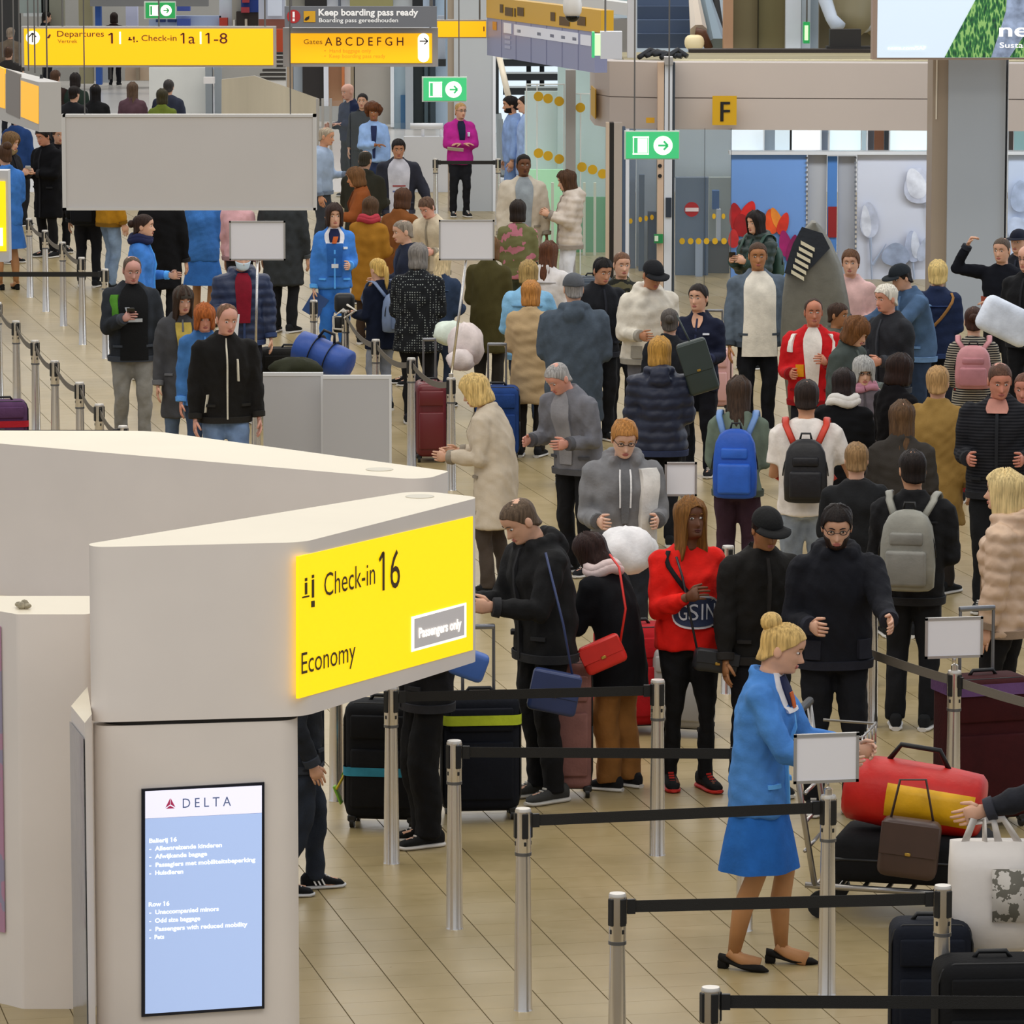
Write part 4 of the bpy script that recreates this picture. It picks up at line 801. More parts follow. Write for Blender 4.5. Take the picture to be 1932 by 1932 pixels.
def wrinkle(me, amp, seed, puff=0., z0=0.):
    n = len(me.vertices); V = np.empty(n * 3); me.vertices.foreach_get('co', V); V = V.reshape(-1, 3)
    N = np.empty(n * 3); me.vertex_normals.foreach_get('vector', N); N = N.reshape(-1, 3)
    r = np.random.RandomState(seed); d = np.zeros(n)
    for wl, am in ((.30, 1.1), (.17, 1.), (.10, .8), (.062, .5)):
        for _ in range(2):
            k = r.normal(size=3) * A3(1, 1, .75); k = k / np.linalg.norm(k) * 2 * math.pi / wl
            q = V @ k + r.uniform(0, 6.28); d += am * (np.sin(q + .8 * np.sin(V @ (k[[1, 2, 0]] * .6)))) * .5
    d *= amp
    if puff: d += puff * (np.abs(np.sin(math.pi * (V[:, 2] + .12 * V[:, 1]) / .085)) - .6)
    V += N * d[:, None]; me.vertices.foreach_set('co', V.ravel())
JOBS = []
SHOES = {}
def shoe_mesh(kind, hx, sole):
    k = (kind, hx, sole)
    if k in SHOES: return SHOES[k]
    b = MB()
    if kind == 'pump':
        ys = [.075, .05, .0, -.05, -.10, -.15, -.185]; hw = [.022, .03, .029, .034, .039, .03, .008]; z0 = [.035, .03, .02, .006, .0, .0, .004]; zt = [.075, .07, .045, .035, .036, .034, .016]
        b.loft([[A3(w * math.cos(a), y, (zb + z1) / 2 + (z1 - zb) / 2 * math.sin(a)) for a in np.arange(12) * math.pi / 6] for y, w, zb, z1 in zip(ys, hw, z0, zt)])
        b.rbox((0, .055, .022), (.044, .05, .044), .006, 1)
    else:
        ys = [.095, .075, .03, -.02, -.07, -.12, -.165, -.185]; hw = [.022, .036, .037, .037, .043, .045, .036, .012]; zt = [.085, .105, .105, .10, .078, .062, .05, .03]
        def prof(w, zb, z1): return [A3(w * np.sign(math.cos(a)) * abs(math.cos(a)) ** .7, 0, (zb + z1) / 2 + (z1 - zb) / 2 * np.sign(math.sin(a)) * abs(math.sin(a)) ** .8) for a in np.arange(14) * 2 * math.pi / 14]
        b.loft([[p + A3(0, y, 0) for p in prof(w, .018, z1)] for y, w, z1 in zip(ys, hw, zt)])
        b.loft([[p + A3(0, y, 0) for p in prof(w + .005, .0 if i not in (7,) else .008, .026)] for i, (y, w) in enumerate(zip([.10, .075, .03, -.02, -.07, -.12, -.167, -.195], hw))], 1)
        for i in range(4): b.box((-.016, -.045 - i * .022, .092 - i * .012), (.016, -.037 - i * .022, .102 - i * .012), 1)
    me = b.obj('shoe', [cloth(hx), plain(sole, .6)], None, False, 50); m = me.data; bpy.data.objects.remove(me); SHOES[k] = m; return m
def person(px, py, h, head, label, top='jacket', tc='20242c', bot='trousers', bc='16181d', hair='short', hc='3a2a1e', sk='d3a58a', arms=('down', 'down'), g='m', fat=1., lean=0., yaw=0., pitch=8., walk=0., xt=(), grp='travellers queueing in the hall', shoe=('sneaker', '17181a', 'd8d4cc'), tm=None, bm_=None, hem=None, wide=1., collar=None, name='person'):
    S_ = Skel(); hh = (.128 if g == 'm' else .131) * h; zc_ = h - hh - .012 * h; hd = math.radians(head); le = math.radians(lean)
    short = top in ('tshirt',); coat = hem if hem is not None else {'jacket': .455, 'coat': .30, 'puffer': .44, 'hoodie': .47, 'sweater': .48, 'tshirt': .47, 'uniform': .44, 'shirt': .48}[top]
    bulk = {'jacket': 1.04, 'coat': 1.07, 'puffer': 1.12, 'hoodie': 1.06, 'sweater': 1.0, 'tshirt': .97, 'uniform': 1.0, 'shirt': .98}[top]
    kk = h * (1.0 if g == 'm' else .94) * bulk
    TZ = np.array([coat - .001, max(coat, .43) + .012 if coat > .42 else coat + .06, .52, .60, .68, .73, .775, .805, .825, .842]) * h
    if g == 'm': TX = [.104, .105, .104, .099, .108, .115, .116, .102, .072, .048]; TY = [.076, .076, .076, .075, .079, .079, .070, .058, .049, .043]
    else: TX = [.110, .111, .108, .092, .101, .107, .108, .095, .066, .045]; TY = [.080, .080, .078, .070, .080, .082, .068, .056, .048, .042]
    TX = np.array(TX) * kk; TY = np.array(TY) * kk
    fm = np.array([fat, fat, fat, fat * 1.03, 1 + (fat - 1) * .8, 1 + (fat - 1) * .6, 1 + (fat - 1) * .45, 1 + (fat - 1) * .3, 1, 1]); TX *= fm; TY *= fm
    if coat < .42: TX[0] *= 1.06; TY[0] *= 1.06
    ZH = .52 * h; cl, sl = math.cos(le), math.sin(le)
    def LN(p):
        p = np.asarray(p, float).copy(); dz = p[2] - ZH
        if dz <= 0 or lean == 0: return p
        q = min(1., dz / (.22 * h)); a = le * q; return A3(p[0], p[1] * math.cos(a) - dz * math.sin(a), ZH + dz * math.cos(a) + p[1] * math.sin(a) * .6)
    def tor(a, z, off=0.):
        rx, ry = np.interp(z, TZ, TX) + off, np.interp(z, TZ, TY) + off; c, s = math.cos(a), math.sin(a); e = .86
        ys = .012 * h * np.interp(z / h, [.5, .7, .84], [0, .3, 1.2]) - (.008 * h if (g == 'f' and .66 < z / h < .75 and c > 0) else 0)
        return LN(A3(rx * np.sign(s) * abs(s) ** e, ys - ry * np.sign(c) * abs(c) ** e, z))
    # head frame
    yw, pt = math.radians(yaw), math.radians(pitch); R_ = np.array(Matrix.Rotation(yw, 3, 'Z') @ Matrix.Rotation(pt, 3, 'X'))
    piv = A3(0, .012 * h, .855 * h); aoff = A3(0, -.006 * h, 0)
    def HP(p, w=1.):                       # head units -> person space
        q = np.asarray(p, float) * hh + A3(0, 0, zc_) + aoff
        if w > 0: q2 = R_ @ (q - piv) + piv; q = q + (q2 - q) * w
        return LN(q)
    S_.HP = HP
    tip = HP((0, .02, 1.02)); z_tip = tip[2]; P = at_z(px, py, z_tip); ch, sh = math.cos(hd), math.sin(hd)
    loc = A3(P[0] - (ch * tip[0] - sh * tip[1]), P[1] - (sh * tip[0] + ch * tip[1]), 0)
    if any(e[0] == 'at' for e in xt): e = [e for e in xt if e[0] == 'at'][0]; loc = A3(e[1], e[2], 0)
    SC = F / max(5, loc[1]); vox = min(.026, max(.0125, 3.6 / SC))
    M4 = Matrix.Translation(Vector(loc)) @ Matrix.Rotation(hd, 4, 'Z')
    b = MB()
    # body: torso, neck and head are one loft; limbs grow out of it
    rings = [[LN(A3(np.interp(z, TZ, TX) * .74 * math.sin(a), -np.interp(z, TZ, TY) * .70 * math.cos(a) + .008 * h, z)) for a in HA] for z in np.array([.50, .58, .66, .74, .79, .82]) * h]
    for t in [-.34, -.25, -.16, -.09, -.04, -.01, .01, .03, .06, .09, .12, .145, .165, .185, .205, .225, .25, .275, .30, .325, .35, .38, .41, .44, .47, .50, .53, .56, .59, .62, .66, .71, .76, .81, .86, .90, .94, .97, .99, 1.0]:
        w = np.clip((t + .34) / .34, 0, 1); rings.append([HP(hpt(t, a), w) for a in HA])
    b.loft(rings)
    for s in (-1, 1):
        b.ell(HP(hpt(.5, s * .40, -.028, False)), (hh * .062, hh * .05, hh * .03), 8, 6, 1, R_); b.ell(HP(hpt(.5, s * .40 + .02 * s, .012, False)), (hh * .028, hh * .02, hh * .028), 8, 5, 2, R_)
        b.tube([HP(hpt(.60 + dz, s * a, .01, False)) for a, dz in ((.16, -.005), (.36, .012), (.60, -.008))], [hh * .012, hh * .017, hh * .008], 5, 3)
        e = HP(hpt(.43, s * 1.62, .015, False)); b.ell(e, (hh * .035, hh * .10, hh * .145), 8, 6, 0, R_)
    b.ell(HP(A3(0, -.452, .205)), (hh * .10, hh * .035, hh * .022), 8, 5, 4, R_); b.ell(HP(A3(0, -.450, .168)), (hh * .085, hh * .035, hh * .024), 8, 5, 4, R_)
    # arms
    S_.hand = {}; arm = {}
    for k, s in enumerate((-1, 1)):
        nm = arms[k]; U, Fr = UPV_[nm] if isinstance(nm, str) else nm
        sp_ = LN(A3(s * (.098 if g == 'm' else .090) * kk * (1 + (fat - 1) * .4), .006 * h, .789 * h)); cv = lambda v: unit(A3(s * v[0], -v[1], v[2]))
        el = sp_ + cv(U) * .172 * h; wr = el + cv(Fr) * .150 * h; fd_ = cv(Fr); arm[s] = (sp_, el, wr, fd_)
        b.tube([sp_, sp_ * .5 + el * .5, el, el * .6 + wr * .4, wr], [.024 * h, .022 * h, .019 * h, .0195 * h, .0145 * h], 8)
        # hand
        q = h / 1.75; lat = unit(np.cross(fd_, A3(s, 0, 0)) if abs(fd_[0]) < .75 else np.cross(fd_, A3(0, 0, 1)))
        if np.dot(lat, A3(-s * .3, -1, .6)) < 0: lat = -lat
        pn = unit(np.cross(lat, fd_)); pn = pn if np.dot(pn, A3(-s, 0, -.4)) > 0 else -pn
        hold = nm in ('phone', 'read', 'carry', 'push', 'strap', 'head'); cu = .75 if hold else .3
        b.tube([wr - fd_ * .01, wr + fd_ * .02 * q, wr + fd_ * .055 * q, wr + fd_ * .095 * q], [(.026 * q, .018 * q), (.034 * q, .016 * q), (.043 * q, .0155 * q), (.040 * q, .012 * q)], 8, 0, lat)
        for i, (o, ln) in enumerate(((.031, .070), (.0105, .080), (-.0105, .075), (-.031, .058))):
            p0 = wr + fd_ * (.088 - .004 * abs(i - 1)) * q + lat * o * q; pts = [p0]; d = fd_.copy()
            for j, fr in enumerate((.45, .32, .23)):
                an = cu * (1 + .12 * i) * (1, .9, .7)[j] + .08; d = unit(d * math.cos(an) + pn * math.sin(an)) if j or hold else unit(d + pn * .2); pts.append(pts[-1] + d * ln * fr * q)
            b.tube(pts, [.0088 * q, .0085 * q, .0075 * q, .0058 * q], 6)
        p0 = wr + fd_ * .028 * q + lat * .026 * q; d1 = unit(fd_ * .7 + lat * .65 + pn * .35); d2 = unit(fd_ * .9 + lat * .15 + pn * .5)
        b.tube([p0, p0 + d1 * .035 * q, p0 + d1 * .035 * q + d2 * .03 * q, p0 + d1 * .035 * q + d2 * .052 * q], [.0125 * q, .0105 * q, .009 * q, .006 * q], 6)
        S_.hand[s] = wr + fd_ * .09 * q + pn * .02
    # legs
    leg = {}
    for s in (-1, 1):
        hp_ = A3(s * .05 * kk, 0, .515 * h); fo = s * walk * .13 * h; an = A3(s * .055 * h, -fo, .042 * h); kn = (hp_ + an) / 2 + A3(s * .004, -.025 * h - abs(fo) * .25, .0)
        leg[s] = (hp_, kn, an); b.tube([hp_, hp_ * .5 + kn * .5, kn, kn * .55 + an * .45 + A3(0, .012 * h, 0), an], [x * h * (1 if bot == 'skirt' else .74) for x in (.044, .040, .0285, .0295, .0175)], 9, 5 if bot == 'skirt' else 0)
        b.tube([an + A3(0, .012 * h, .01 * h), an + A3(0, -.02 * h, -.012 * h), an + A3(0, -.075 * h, -.026 * h)], [(.018 * h, .02 * h), (.019 * h, .018 * h), (.022 * h, .008 * h)], 8, 5 if bot == 'skirt' else 0)
    lipc = {True: '5a2e28', False: 'b26a60'}[sk < '9']
    body = b.obj(name, [skin(sk), plain('e9e4dc', .3), plain('2a1c12', .2), hairm(hc if hc < 'b' else '6e5230'), skin(lipc), skin('b98558')], None, False, True)
    body.location = tuple(loc); body.rotation_euler = (0, 0, hd); MW[body.name] = M4; tag(body, label, 'person', grp)
    S_.o = body; S_.loc = loc; S_.h = h; S_.M = M4; S_.tor = tor; S_.arm = arm; S_.W = lambda p: np.array(M4 @ Vector(p))
    # clothing
    def job(nm, mats, bd, amp, puff=0., v=None):
        o = bd.obj(nm, mats, body, False, True); o.modifiers.new('weld', 'REMESH').mode = 'VOXEL'; o.modifiers[0].voxel_size = v or vox; o.modifiers[0].use_smooth_shade = True
        sm = o.modifiers.new('soft', 'SMOOTH'); sm.factor = .5; sm.iterations = 4; JOBS.append((o, amp, puff)); return o
    mk = tm or {'jacket': cloth, 'coat': knit, 'puffer': nylon, 'hoodie': cloth, 'sweater': knit, 'tshirt': cloth, 'uniform': cloth, 'shirt': cloth}[top](tc)
    t_ = MB(); zs = list(np.linspace(coat * h, .842 * h, 14)); t_.loft([[tor(a, z) for a in HA] for z in zs])
    sl_r = {'puffer': 1.3, 'coat': 1.14, 'jacket': 1.12, 'hoodie': 1.07, 'sweater': 1.05, 'uniform': 1.0, 'shirt': .98, 'tshirt': 1.0}[top] * (1 + (fat - 1) * .4)
    for s in (-1, 1):
        sp_, el, wr, fd_ = arm[s]; t_.ell(sp_ + A3(-s * .004 * h, 0, -.010 * h), (.041 * h * sl_r, .042 * h * sl_r, .043 * h), 10, 8)
        if short: t_.tube([sp_, sp_ * .5 + el * .5, sp_ * .25 + el * .75], [.043 * h, .040 * h, .040 * h], 10)
        else: t_.tube([sp_, sp_ * .5 + el * .5, el, el * .5 + wr * .5, wr - fd_ * .012 * h], [.040 * h * sl_r, .038 * h * sl_r, .0345 * h * sl_r, .031 * h * sl_r, .0245 * h * sl_r], 10); t_.ell(el, (.034 * h * sl_r,) * 3, 8, 6)
    if top in ('hoodie', 'puffer') or any(e[0] == 'hood' for e in xt):
        for a in np.linspace(-2.3, 2.3, 9): t_.ell(LN(A3(.055 * h * math.sin(a), .012 * h + .055 * h * math.cos(a), .832 * h + .012 * h * math.cos(a))), (.026 * h, .030 * h, .024 * h), 8, 6)
        t_.ell(LN(A3(0, .085 * h, .80 * h)), (.055 * h, .026 * h, .042 * h), 10, 8)
    if collar or top in ('coat', 'jacket', 'uniform', 'shirt'):
        rr = [[LN(A3(r * h * math.sin(a), .015 * h - r * h * .98 * math.cos(a), (z + .010 * (math.cos(a) < 0)) * h)) for a in HA[::2]] for r, z in ((.052, .826), (.044, .848), (.036, .846), (.036, .82))]; t_.loft(rr, cap=(False, False)); t_.loft([rr[-1], rr[0]], cap=(False, False))
    nmt = {'jacket': 'jacket', 'coat': 'coat', 'puffer': 'padded_jacket', 'hoodie': 'hoodie', 'sweater': 'sweater', 'tshirt': 'shirt', 'uniform': 'uniform_jacket', 'shirt': 'shirt'}[top]
    job(nmt, mk, t_, .0055 if top != 'tshirt' else .004, .012 if top == 'puffer' else 0)
    if bot == 'skirt':
        zz = [.625, .58, .53, .46, .38, .31, .285]; rx = [.07, .078, .088, .108, .126, .139, .143]; ry = [.055, .06, .066, .080, .1, .114, .118]
        sk_ = MB(); sk_.loft([[A3(a_ * kk * (1 + .045 * math.sin(7 * an) * (i / 6)) * math.sin(an), -c_ * kk * (1 + .045 * math.sin(7 * an) * (i / 6)) * math.cos(an), z * h) for an in np.linspace(0, 2 * math.pi, 49)[:-1]] for i, (z, a_, c_) in enumerate(zip(zz, rx, ry))], cap=(True, True))
        sk_.obj('skirt', bm_ or cloth(bc), body, False, 60)
    else:
        p_ = MB(); fz = fat if fat > 1 else 1
        p_.loft([[A3(x * kk / bulk * fz * math.sin(a), -y * .84 * kk / bulk * fz * math.cos(a), z * h) for a in HA[::2]] for z, x, y in ((.455, .085, .066), (.48, .099, .073), (.53, .10, .073), (.60, .092, .068))])
        wd = {'trousers': 1., 'jeans': .95, 'leggings': .78, 'wide': 1.35}[bot] * wide
        for s in (-1, 1):
            hp_, kn, an = leg[s]; r = [.056, .051, .040 * wd, .036 * wd, .034 * wd, .035 * wd]; lo = kn * .5 + an * .5 + A3(0, .008 * h, 0)
            p_.tube([hp_ + A3(0, 0, .0), hp_ * .5 + kn * .5, kn, lo, an + A3(0, 0, .012 * h), an + A3(0, .0, -.008 * h)], [x * h for x in r], 10)
        job({'jeans': 'jeans'}.get(bot, 'trousers'), bm_ or (denim(bc) if bot == 'jeans' else cloth(bc)), p_, .005, 0, vox * 1.1)
    for s in (-1, 1):
        so = bpy.data.objects.new('shoe', shoe_mesh(*shoe)); COL.objects.link(so); so.parent = body; an = leg[s][2]; so.location = (an[0], an[1] - .0 * h, max(0, an[2] - .042 * h)); so.rotation_euler = (0, 0, s * .15); so.scale = (h / 1.75,) * 3
    # seams, pockets, cuffs and hems
    if SC > 135 and tm is None or (SC > 200 and top in ('jacket', 'hoodie', 'coat')):
        dk = mixhex(tc, .72) if tc > '5' else mixhex(tc, 1.3, 10); mt_ = cloth(dk); opened = any(e[0] == 'patch' and e[1] in ('shirt', 'zipper') for e in xt)
        def pt(nm, a0, a1, z0, z1, off=.017):
            q = MB(); gr = lambda o_: [[tor(a0 + (a1 - a0) * i / 4, (z0 + (z1 - z0) * j / 6) * h, o_) for i in range(5)] for j in range(7)]; q.solid(gr(off), gr(-.012)); q.obj(nm, mt_, body, False, 50)
        if top in ('jacket', 'coat', 'puffer', 'uniform') and not opened: pt('placket', -.03, .03, coat + .005, .815)
        if top in ('jacket', 'coat', 'uniform', 'hoodie'):
            for s in (-1, 1): pt('pocket', *sorted((s * .45, s * .95)), *((.525, .537) if top != 'hoodie' else (.50, .56)))
        if top == 'jacket': pt('yoke_seam', math.pi - .75, math.pi + .75, .742, .747, .016)
        if top in ('jacket', 'hoodie', 'puffer', 'sweater') and coat > .42:
            q = MB(); q.loft([[tor(a, z * h, o_) for a in HA] for z, o_ in ((coat - .004, .002), (coat - .004, .009), (coat + .022, .011), (coat + .024, .004))], cap=(False, False)); q.obj('hem_band', mt_, body, False, 50)
        if not short:
            for s in (-1, 1):
                sp_, el, wr, fd_ = arm[s]; q = MB(); r_ = .0265 * h * sl_r; q.tube([wr - fd_ * .045, wr - fd_ * .04, wr + fd_ * .0, wr + fd_ * .003], [r_ * .8, r_ * 1.06, r_ * .98, r_ * .7], 12); q.obj('cuff', mt_, body, False, 50)
    # hair
    def shell(nm, m, hemf, th, rows=12, amp=.02, t0=1.0, seed=1, wid=None, a_lim=None):
        b2 = MB(); AA = np.linspace(-math.pi, math.pi, 41)[:-1] if a_lim is None else np.linspace(-a_lim, a_lim, 28); r = np.random.RandomState(seed); ph = r.uniform(0, 6.28, 6)
        out = []
        for j in range(rows + 1):
            row = []
            for a in AA:
                te = hemf(a); s_ = (j / rows) ** .85; t = t0 - .003 - s_ * (t0 - .003 - te)
                n_ = amp * (math.sin(7 * a + ph[0]) * .5 + math.sin(13 * a + ph[1] + 3 * t) * .5 + .4 * math.sin(29 * a + ph[2]))
                if t < .36: p = hpt(.36, a, th + n_, False); p[2] = t; sc = (wid(t) if wid else 1.); p = A3(p[0] * sc, p[1] * sc, t)
                else: p = hpt(t, a, th + n_, False)
                if t < -.25: p[1] = max(p[1], .18) if math.cos(a) < -.1 else p[1]
                row.append(p)
            out.append(row)
        inner = [[A3(q[0] * .8, q[1] * .8, q[2] - .01) for q in out[-1]]]
        al = out + inner
        if a_lim is None:
            b2.loft([[HP(p) for p in row] for row in al], cap=(True, True))
        o = b2.obj(nm, m, body, False, True); return o
    hm = hairm(hc)
    step = lambda a, pts: np.interp(abs(a), [p[0] for p in pts], [p[1] for p in pts])
    def hairdo(st, m):
        sd_ = int(px + py) % 97
        if st == 'short': shell('hair', m, lambda a: step(a, [(0, .80), (.7, .78), (1.05, .62), (1.25, .44), (1.5, .44), (1.75, .30), (2.3, .12), (3.15, .08)]), .035, seed=sd_)
        elif st == 'crop': shell('hair', m, lambda a: step(a, [(0, .83), (.7, .80), (1.1, .66), (1.35, .46), (1.75, .32), (2.3, .14), (3.15, .10)]), .014, amp=.004, seed=sd_)
        elif st == 'fringe': shell('hair', m, lambda a: step(a, [(0, .60), (.5, .60), (1.0, .5), (1.5, .40), (2.2, .08), (3.15, .02)]), .05, seed=sd_)
        elif st == 'bob': shell('hair', m, lambda a: step(a, [(0, .80), (.55, .74), (.8, .30), (1.0, -.02), (1.6, -.06), (3.15, -.08)]), .075, seed=sd_, amp=.025, wid=lambda t: np.interp(t, [-.1, .1, .36], [.92, 1.03, 1.]))
        elif st == 'bobfringe': shell('hair', m, lambda a: step(a, [(0, .62), (.5, .60), (.75, .25), (1.0, .0), (3.15, -.05)]), .085, seed=sd_, amp=.03, wid=lambda t: np.interp(t, [-.1, .1, .36], [.9, 1.04, 1.]))
        elif st == 'pixie': shell('hair', m, lambda a: step(a, [(0, .66), (.6, .66), (1.0, .5), (1.5, .30), (2.2, .06), (3.15, .0)]), .075, seed=sd_, amp=.035)
        elif st == 'long': shell('hair', m, lambda a: step(a, [(0, .82), (.5, .76), (.8, .3), (1.0, -.5), (1.6, -.85), (3.15, -1.05)]), .065, 18, .03, seed=sd_, wid=lambda t: np.interp(t, [-1.1, -.6, -.1, .36], [1.0, 1.12, 1.0, 1.]))
        elif st in ('bun', 'tail', 'updo'):
            shell('hair', m, lambda a: step(a, [(0, .83), (.7, .78), (1.1, .60), (1.4, .48), (1.8, .30), (2.4, .10), (3.15, .06)]), .03, amp=.01, seed=sd_); b2 = MB()
            if st == 'bun': b2.ell(HP(A3(0, .56, .55)), (hh * .19, hh * .17, hh * .18), 12, 9)
            elif st == 'updo': b2.ell(HP(A3(0, .40, .92)), (hh * .24, hh * .24, hh * .22), 12, 9)
            else: b2.tube([HP(A3(0, y, z)) for y, z in ((.46, .62), (.62, .52), (.64, .2), (.58, -.25), (.52, -.6))], [hh * .08, hh * .12, hh * .13, hh * .10, hh * .03], 10)
            b2.obj('hair_' + ('bun' if st != 'tail' else 'tail'), m, body, False, True)
        elif st == 'afro':
            b2 = MB(); r = np.random.RandomState(3)
            for _ in range(70):
                d = unit(r.normal(size=3)); d[1] = abs(d[1]) * 1.0 if d[2] < .35 and d[1] < 0 and abs(d[0]) < .75 else d[1]
                b2.ell(HP(A3(0, .06, .62) + A3(d[0] * .46, d[1] * .44, d[2] * .42)), (hh * .2,) * 3, 7, 6)
            job('hair', m, b2, .008, 0, .014)
        elif st == 'rim': shell('hair', m, lambda a: step(a, [(0, .97), (.9, .90), (1.2, .60), (1.4, .44), (1.75, .30), (2.3, .12), (3.15, .08)]), .014, amp=.006, seed=sd_)
    if hair and hair != 'bald': hairdo(hair, hm)
    for e in xt:
        k = e[0]
        if k == 'patch':
            _, nm, hx, a0, a1, z0, z1 = e[:7]; b0, b1 = (e[7], e[8]) if len(e) > 7 and e[7] is not None else (a0, a1); off = e[9] if len(e) > 9 else .018; nr = 12; gx = 9; m_ = hx if not isinstance(hx, str) else cloth(hx)
            grid = lambda o_: [[tor((a0 + (b0 - a0) * j / nr) * (1 - i / gx) + (a1 + (b1 - a1) * j / nr) * i / gx, (z0 + (z1 - z0) * j / nr) * h, o_) for i in range(gx + 1)] for j in range(nr + 1)]
            q = MB(); q.solid(grid(off), grid(-.012)); q.obj(nm, m_, body, False, 50)
        elif k == 'oval':
            _, nm, hx, a0, z0, ra, rz_, off = e; q = MB(); rg = lambda f, o_: [tor(a0 + ra * f * math.cos(t), (z0 + rz_ * f * np.sign(math.sin(t)) * abs(math.sin(t)) ** .8) * h, o_) for t in np.arange(28) * math.pi / 14]
            q.loft([rg(.98, -.01), rg(1, off), rg(.7, off), rg(.35, off), rg(.02, off)]); q.obj(nm, cloth(hx), body, False, 50)
        elif k == 'scarf':
            q = MB()
            for dz, r in ((0, .062), (.016, .056)): q.tube([LN(A3(r * h * math.sin(a), .010 * h - r * h * .95 * math.cos(a), (.836 + dz) * h + .008 * h * math.sin(3 * a))) for a in np.linspace(0, 2 * math.pi, 22)], .021 * h, 8)
            q.obj('scarf', e[1] if not isinstance(e[1], str) else cloth(e[1]), body, False, True)
        elif k == 'glasses':
            q = MB()
            for s in (-1, 1):
                c_ = hpt(.5, s * .40, .05, False); q.tube([HP(c_ + A3(.085 * math.cos(a), 0, .055 * math.sin(a))) for a in np.linspace(0, 2 * math.pi, 13)], hh * .010, 5); q.tube([HP(c_ + A3(s * .085, 0, .02)), HP(hpt(.5, s * 1.45, .03, False))], hh * .009, 5)
            q.tube([HP(hpt(.51, -.2, .06, False)), HP(hpt(.51, .2, .06, False))], hh * .009, 5); q.obj('glasses', BLACKP, body, False, True)
        elif k == 'mask':
            q = MB(); gr = lambda o_: [[HP(hpt(t, a, o_ + (.05 * math.exp(-(a / .5) ** 2)), False)) for a in np.linspace(-1.1, 1.1, 11)] for t in (.03, .12, .22, .32, .38)]; q.solid(gr(.045), gr(.03)); q.obj('face_mask', plain(e[1], .8), body, False, True)
        elif k == 'beard':
            q = MB(); gr = lambda o_: [[HP(hpt(t if abs(a) > .55 else min(t, .145), a, o_, True)) for a in np.linspace(-1.45, 1.45, 15)] for t in (-.02, .05, .11, .17, .24, .3)]; q.solid(gr(.022), gr(-.02)); q.obj('beard', hairm(e[1]), body, False, True)
        elif k in ('cap', 'beanie'):
            shell(k, cloth(e[1]), lambda a: step(a, [(0, .66), (3.15, .60 if k == 'cap' else .50)]), .055, amp=.003)
            if k == 'cap':
                q = MB(); gr = lambda dz: [[HP(hpt(.67, a, .05 + r * math.cos(a / 1.25 * 1.2), False) + A3(0, 0, dz - .10 * r)) for a in np.linspace(-.95, .95, 11)] for r in (0, .18, .36)]; q.solid(gr(.03), gr(.0)); q.obj('cap_brim', cloth(e[1]), body, False, True)
        elif k == 'bandbag' or k == 'strapline':      # strap across the body
            q = MB(); sd_ = e[2]; pts = []
            for i in range(15):
                u = i / 14; a = sd_ * (1.1 - 2.2 * u); z = (.815 - .33 * u) * h; pts.append(tor(a if e[3] == 'front' else math.pi - a, z, .012))
            q.tube(pts, [(.004, .016)] * 15, 6, 0, (0, 0, 1)); q.obj('bag_strap', cloth(e[1]), body, False, True)
    return S_
def bake():
    vl = bpy.context.view_layer; vl.update(); dg = bpy.context.evaluated_depsgraph_get()
    for i, (o, amp, puff) in enumerate(JOBS):
        me = bpy.data.meshes.new_from_object(o.evaluated_get(dg)); mats = list(o.data.materials); old = o.data; JOBS[i] = (o, amp, puff, me, mats, old)
    for i, (o, amp, puff, me, mats, old) in enumerate(JOBS):
        o.modifiers.clear(); o.data = me; me.materials.clear()
        for m in mats: me.materials.append(m)
        wrinkle(me, amp, i, puff); me.polygons.foreach_set('use_smooth', [True] * len(me.polygons)); bpy.data.meshes.remove(old)
    JOBS.clear()

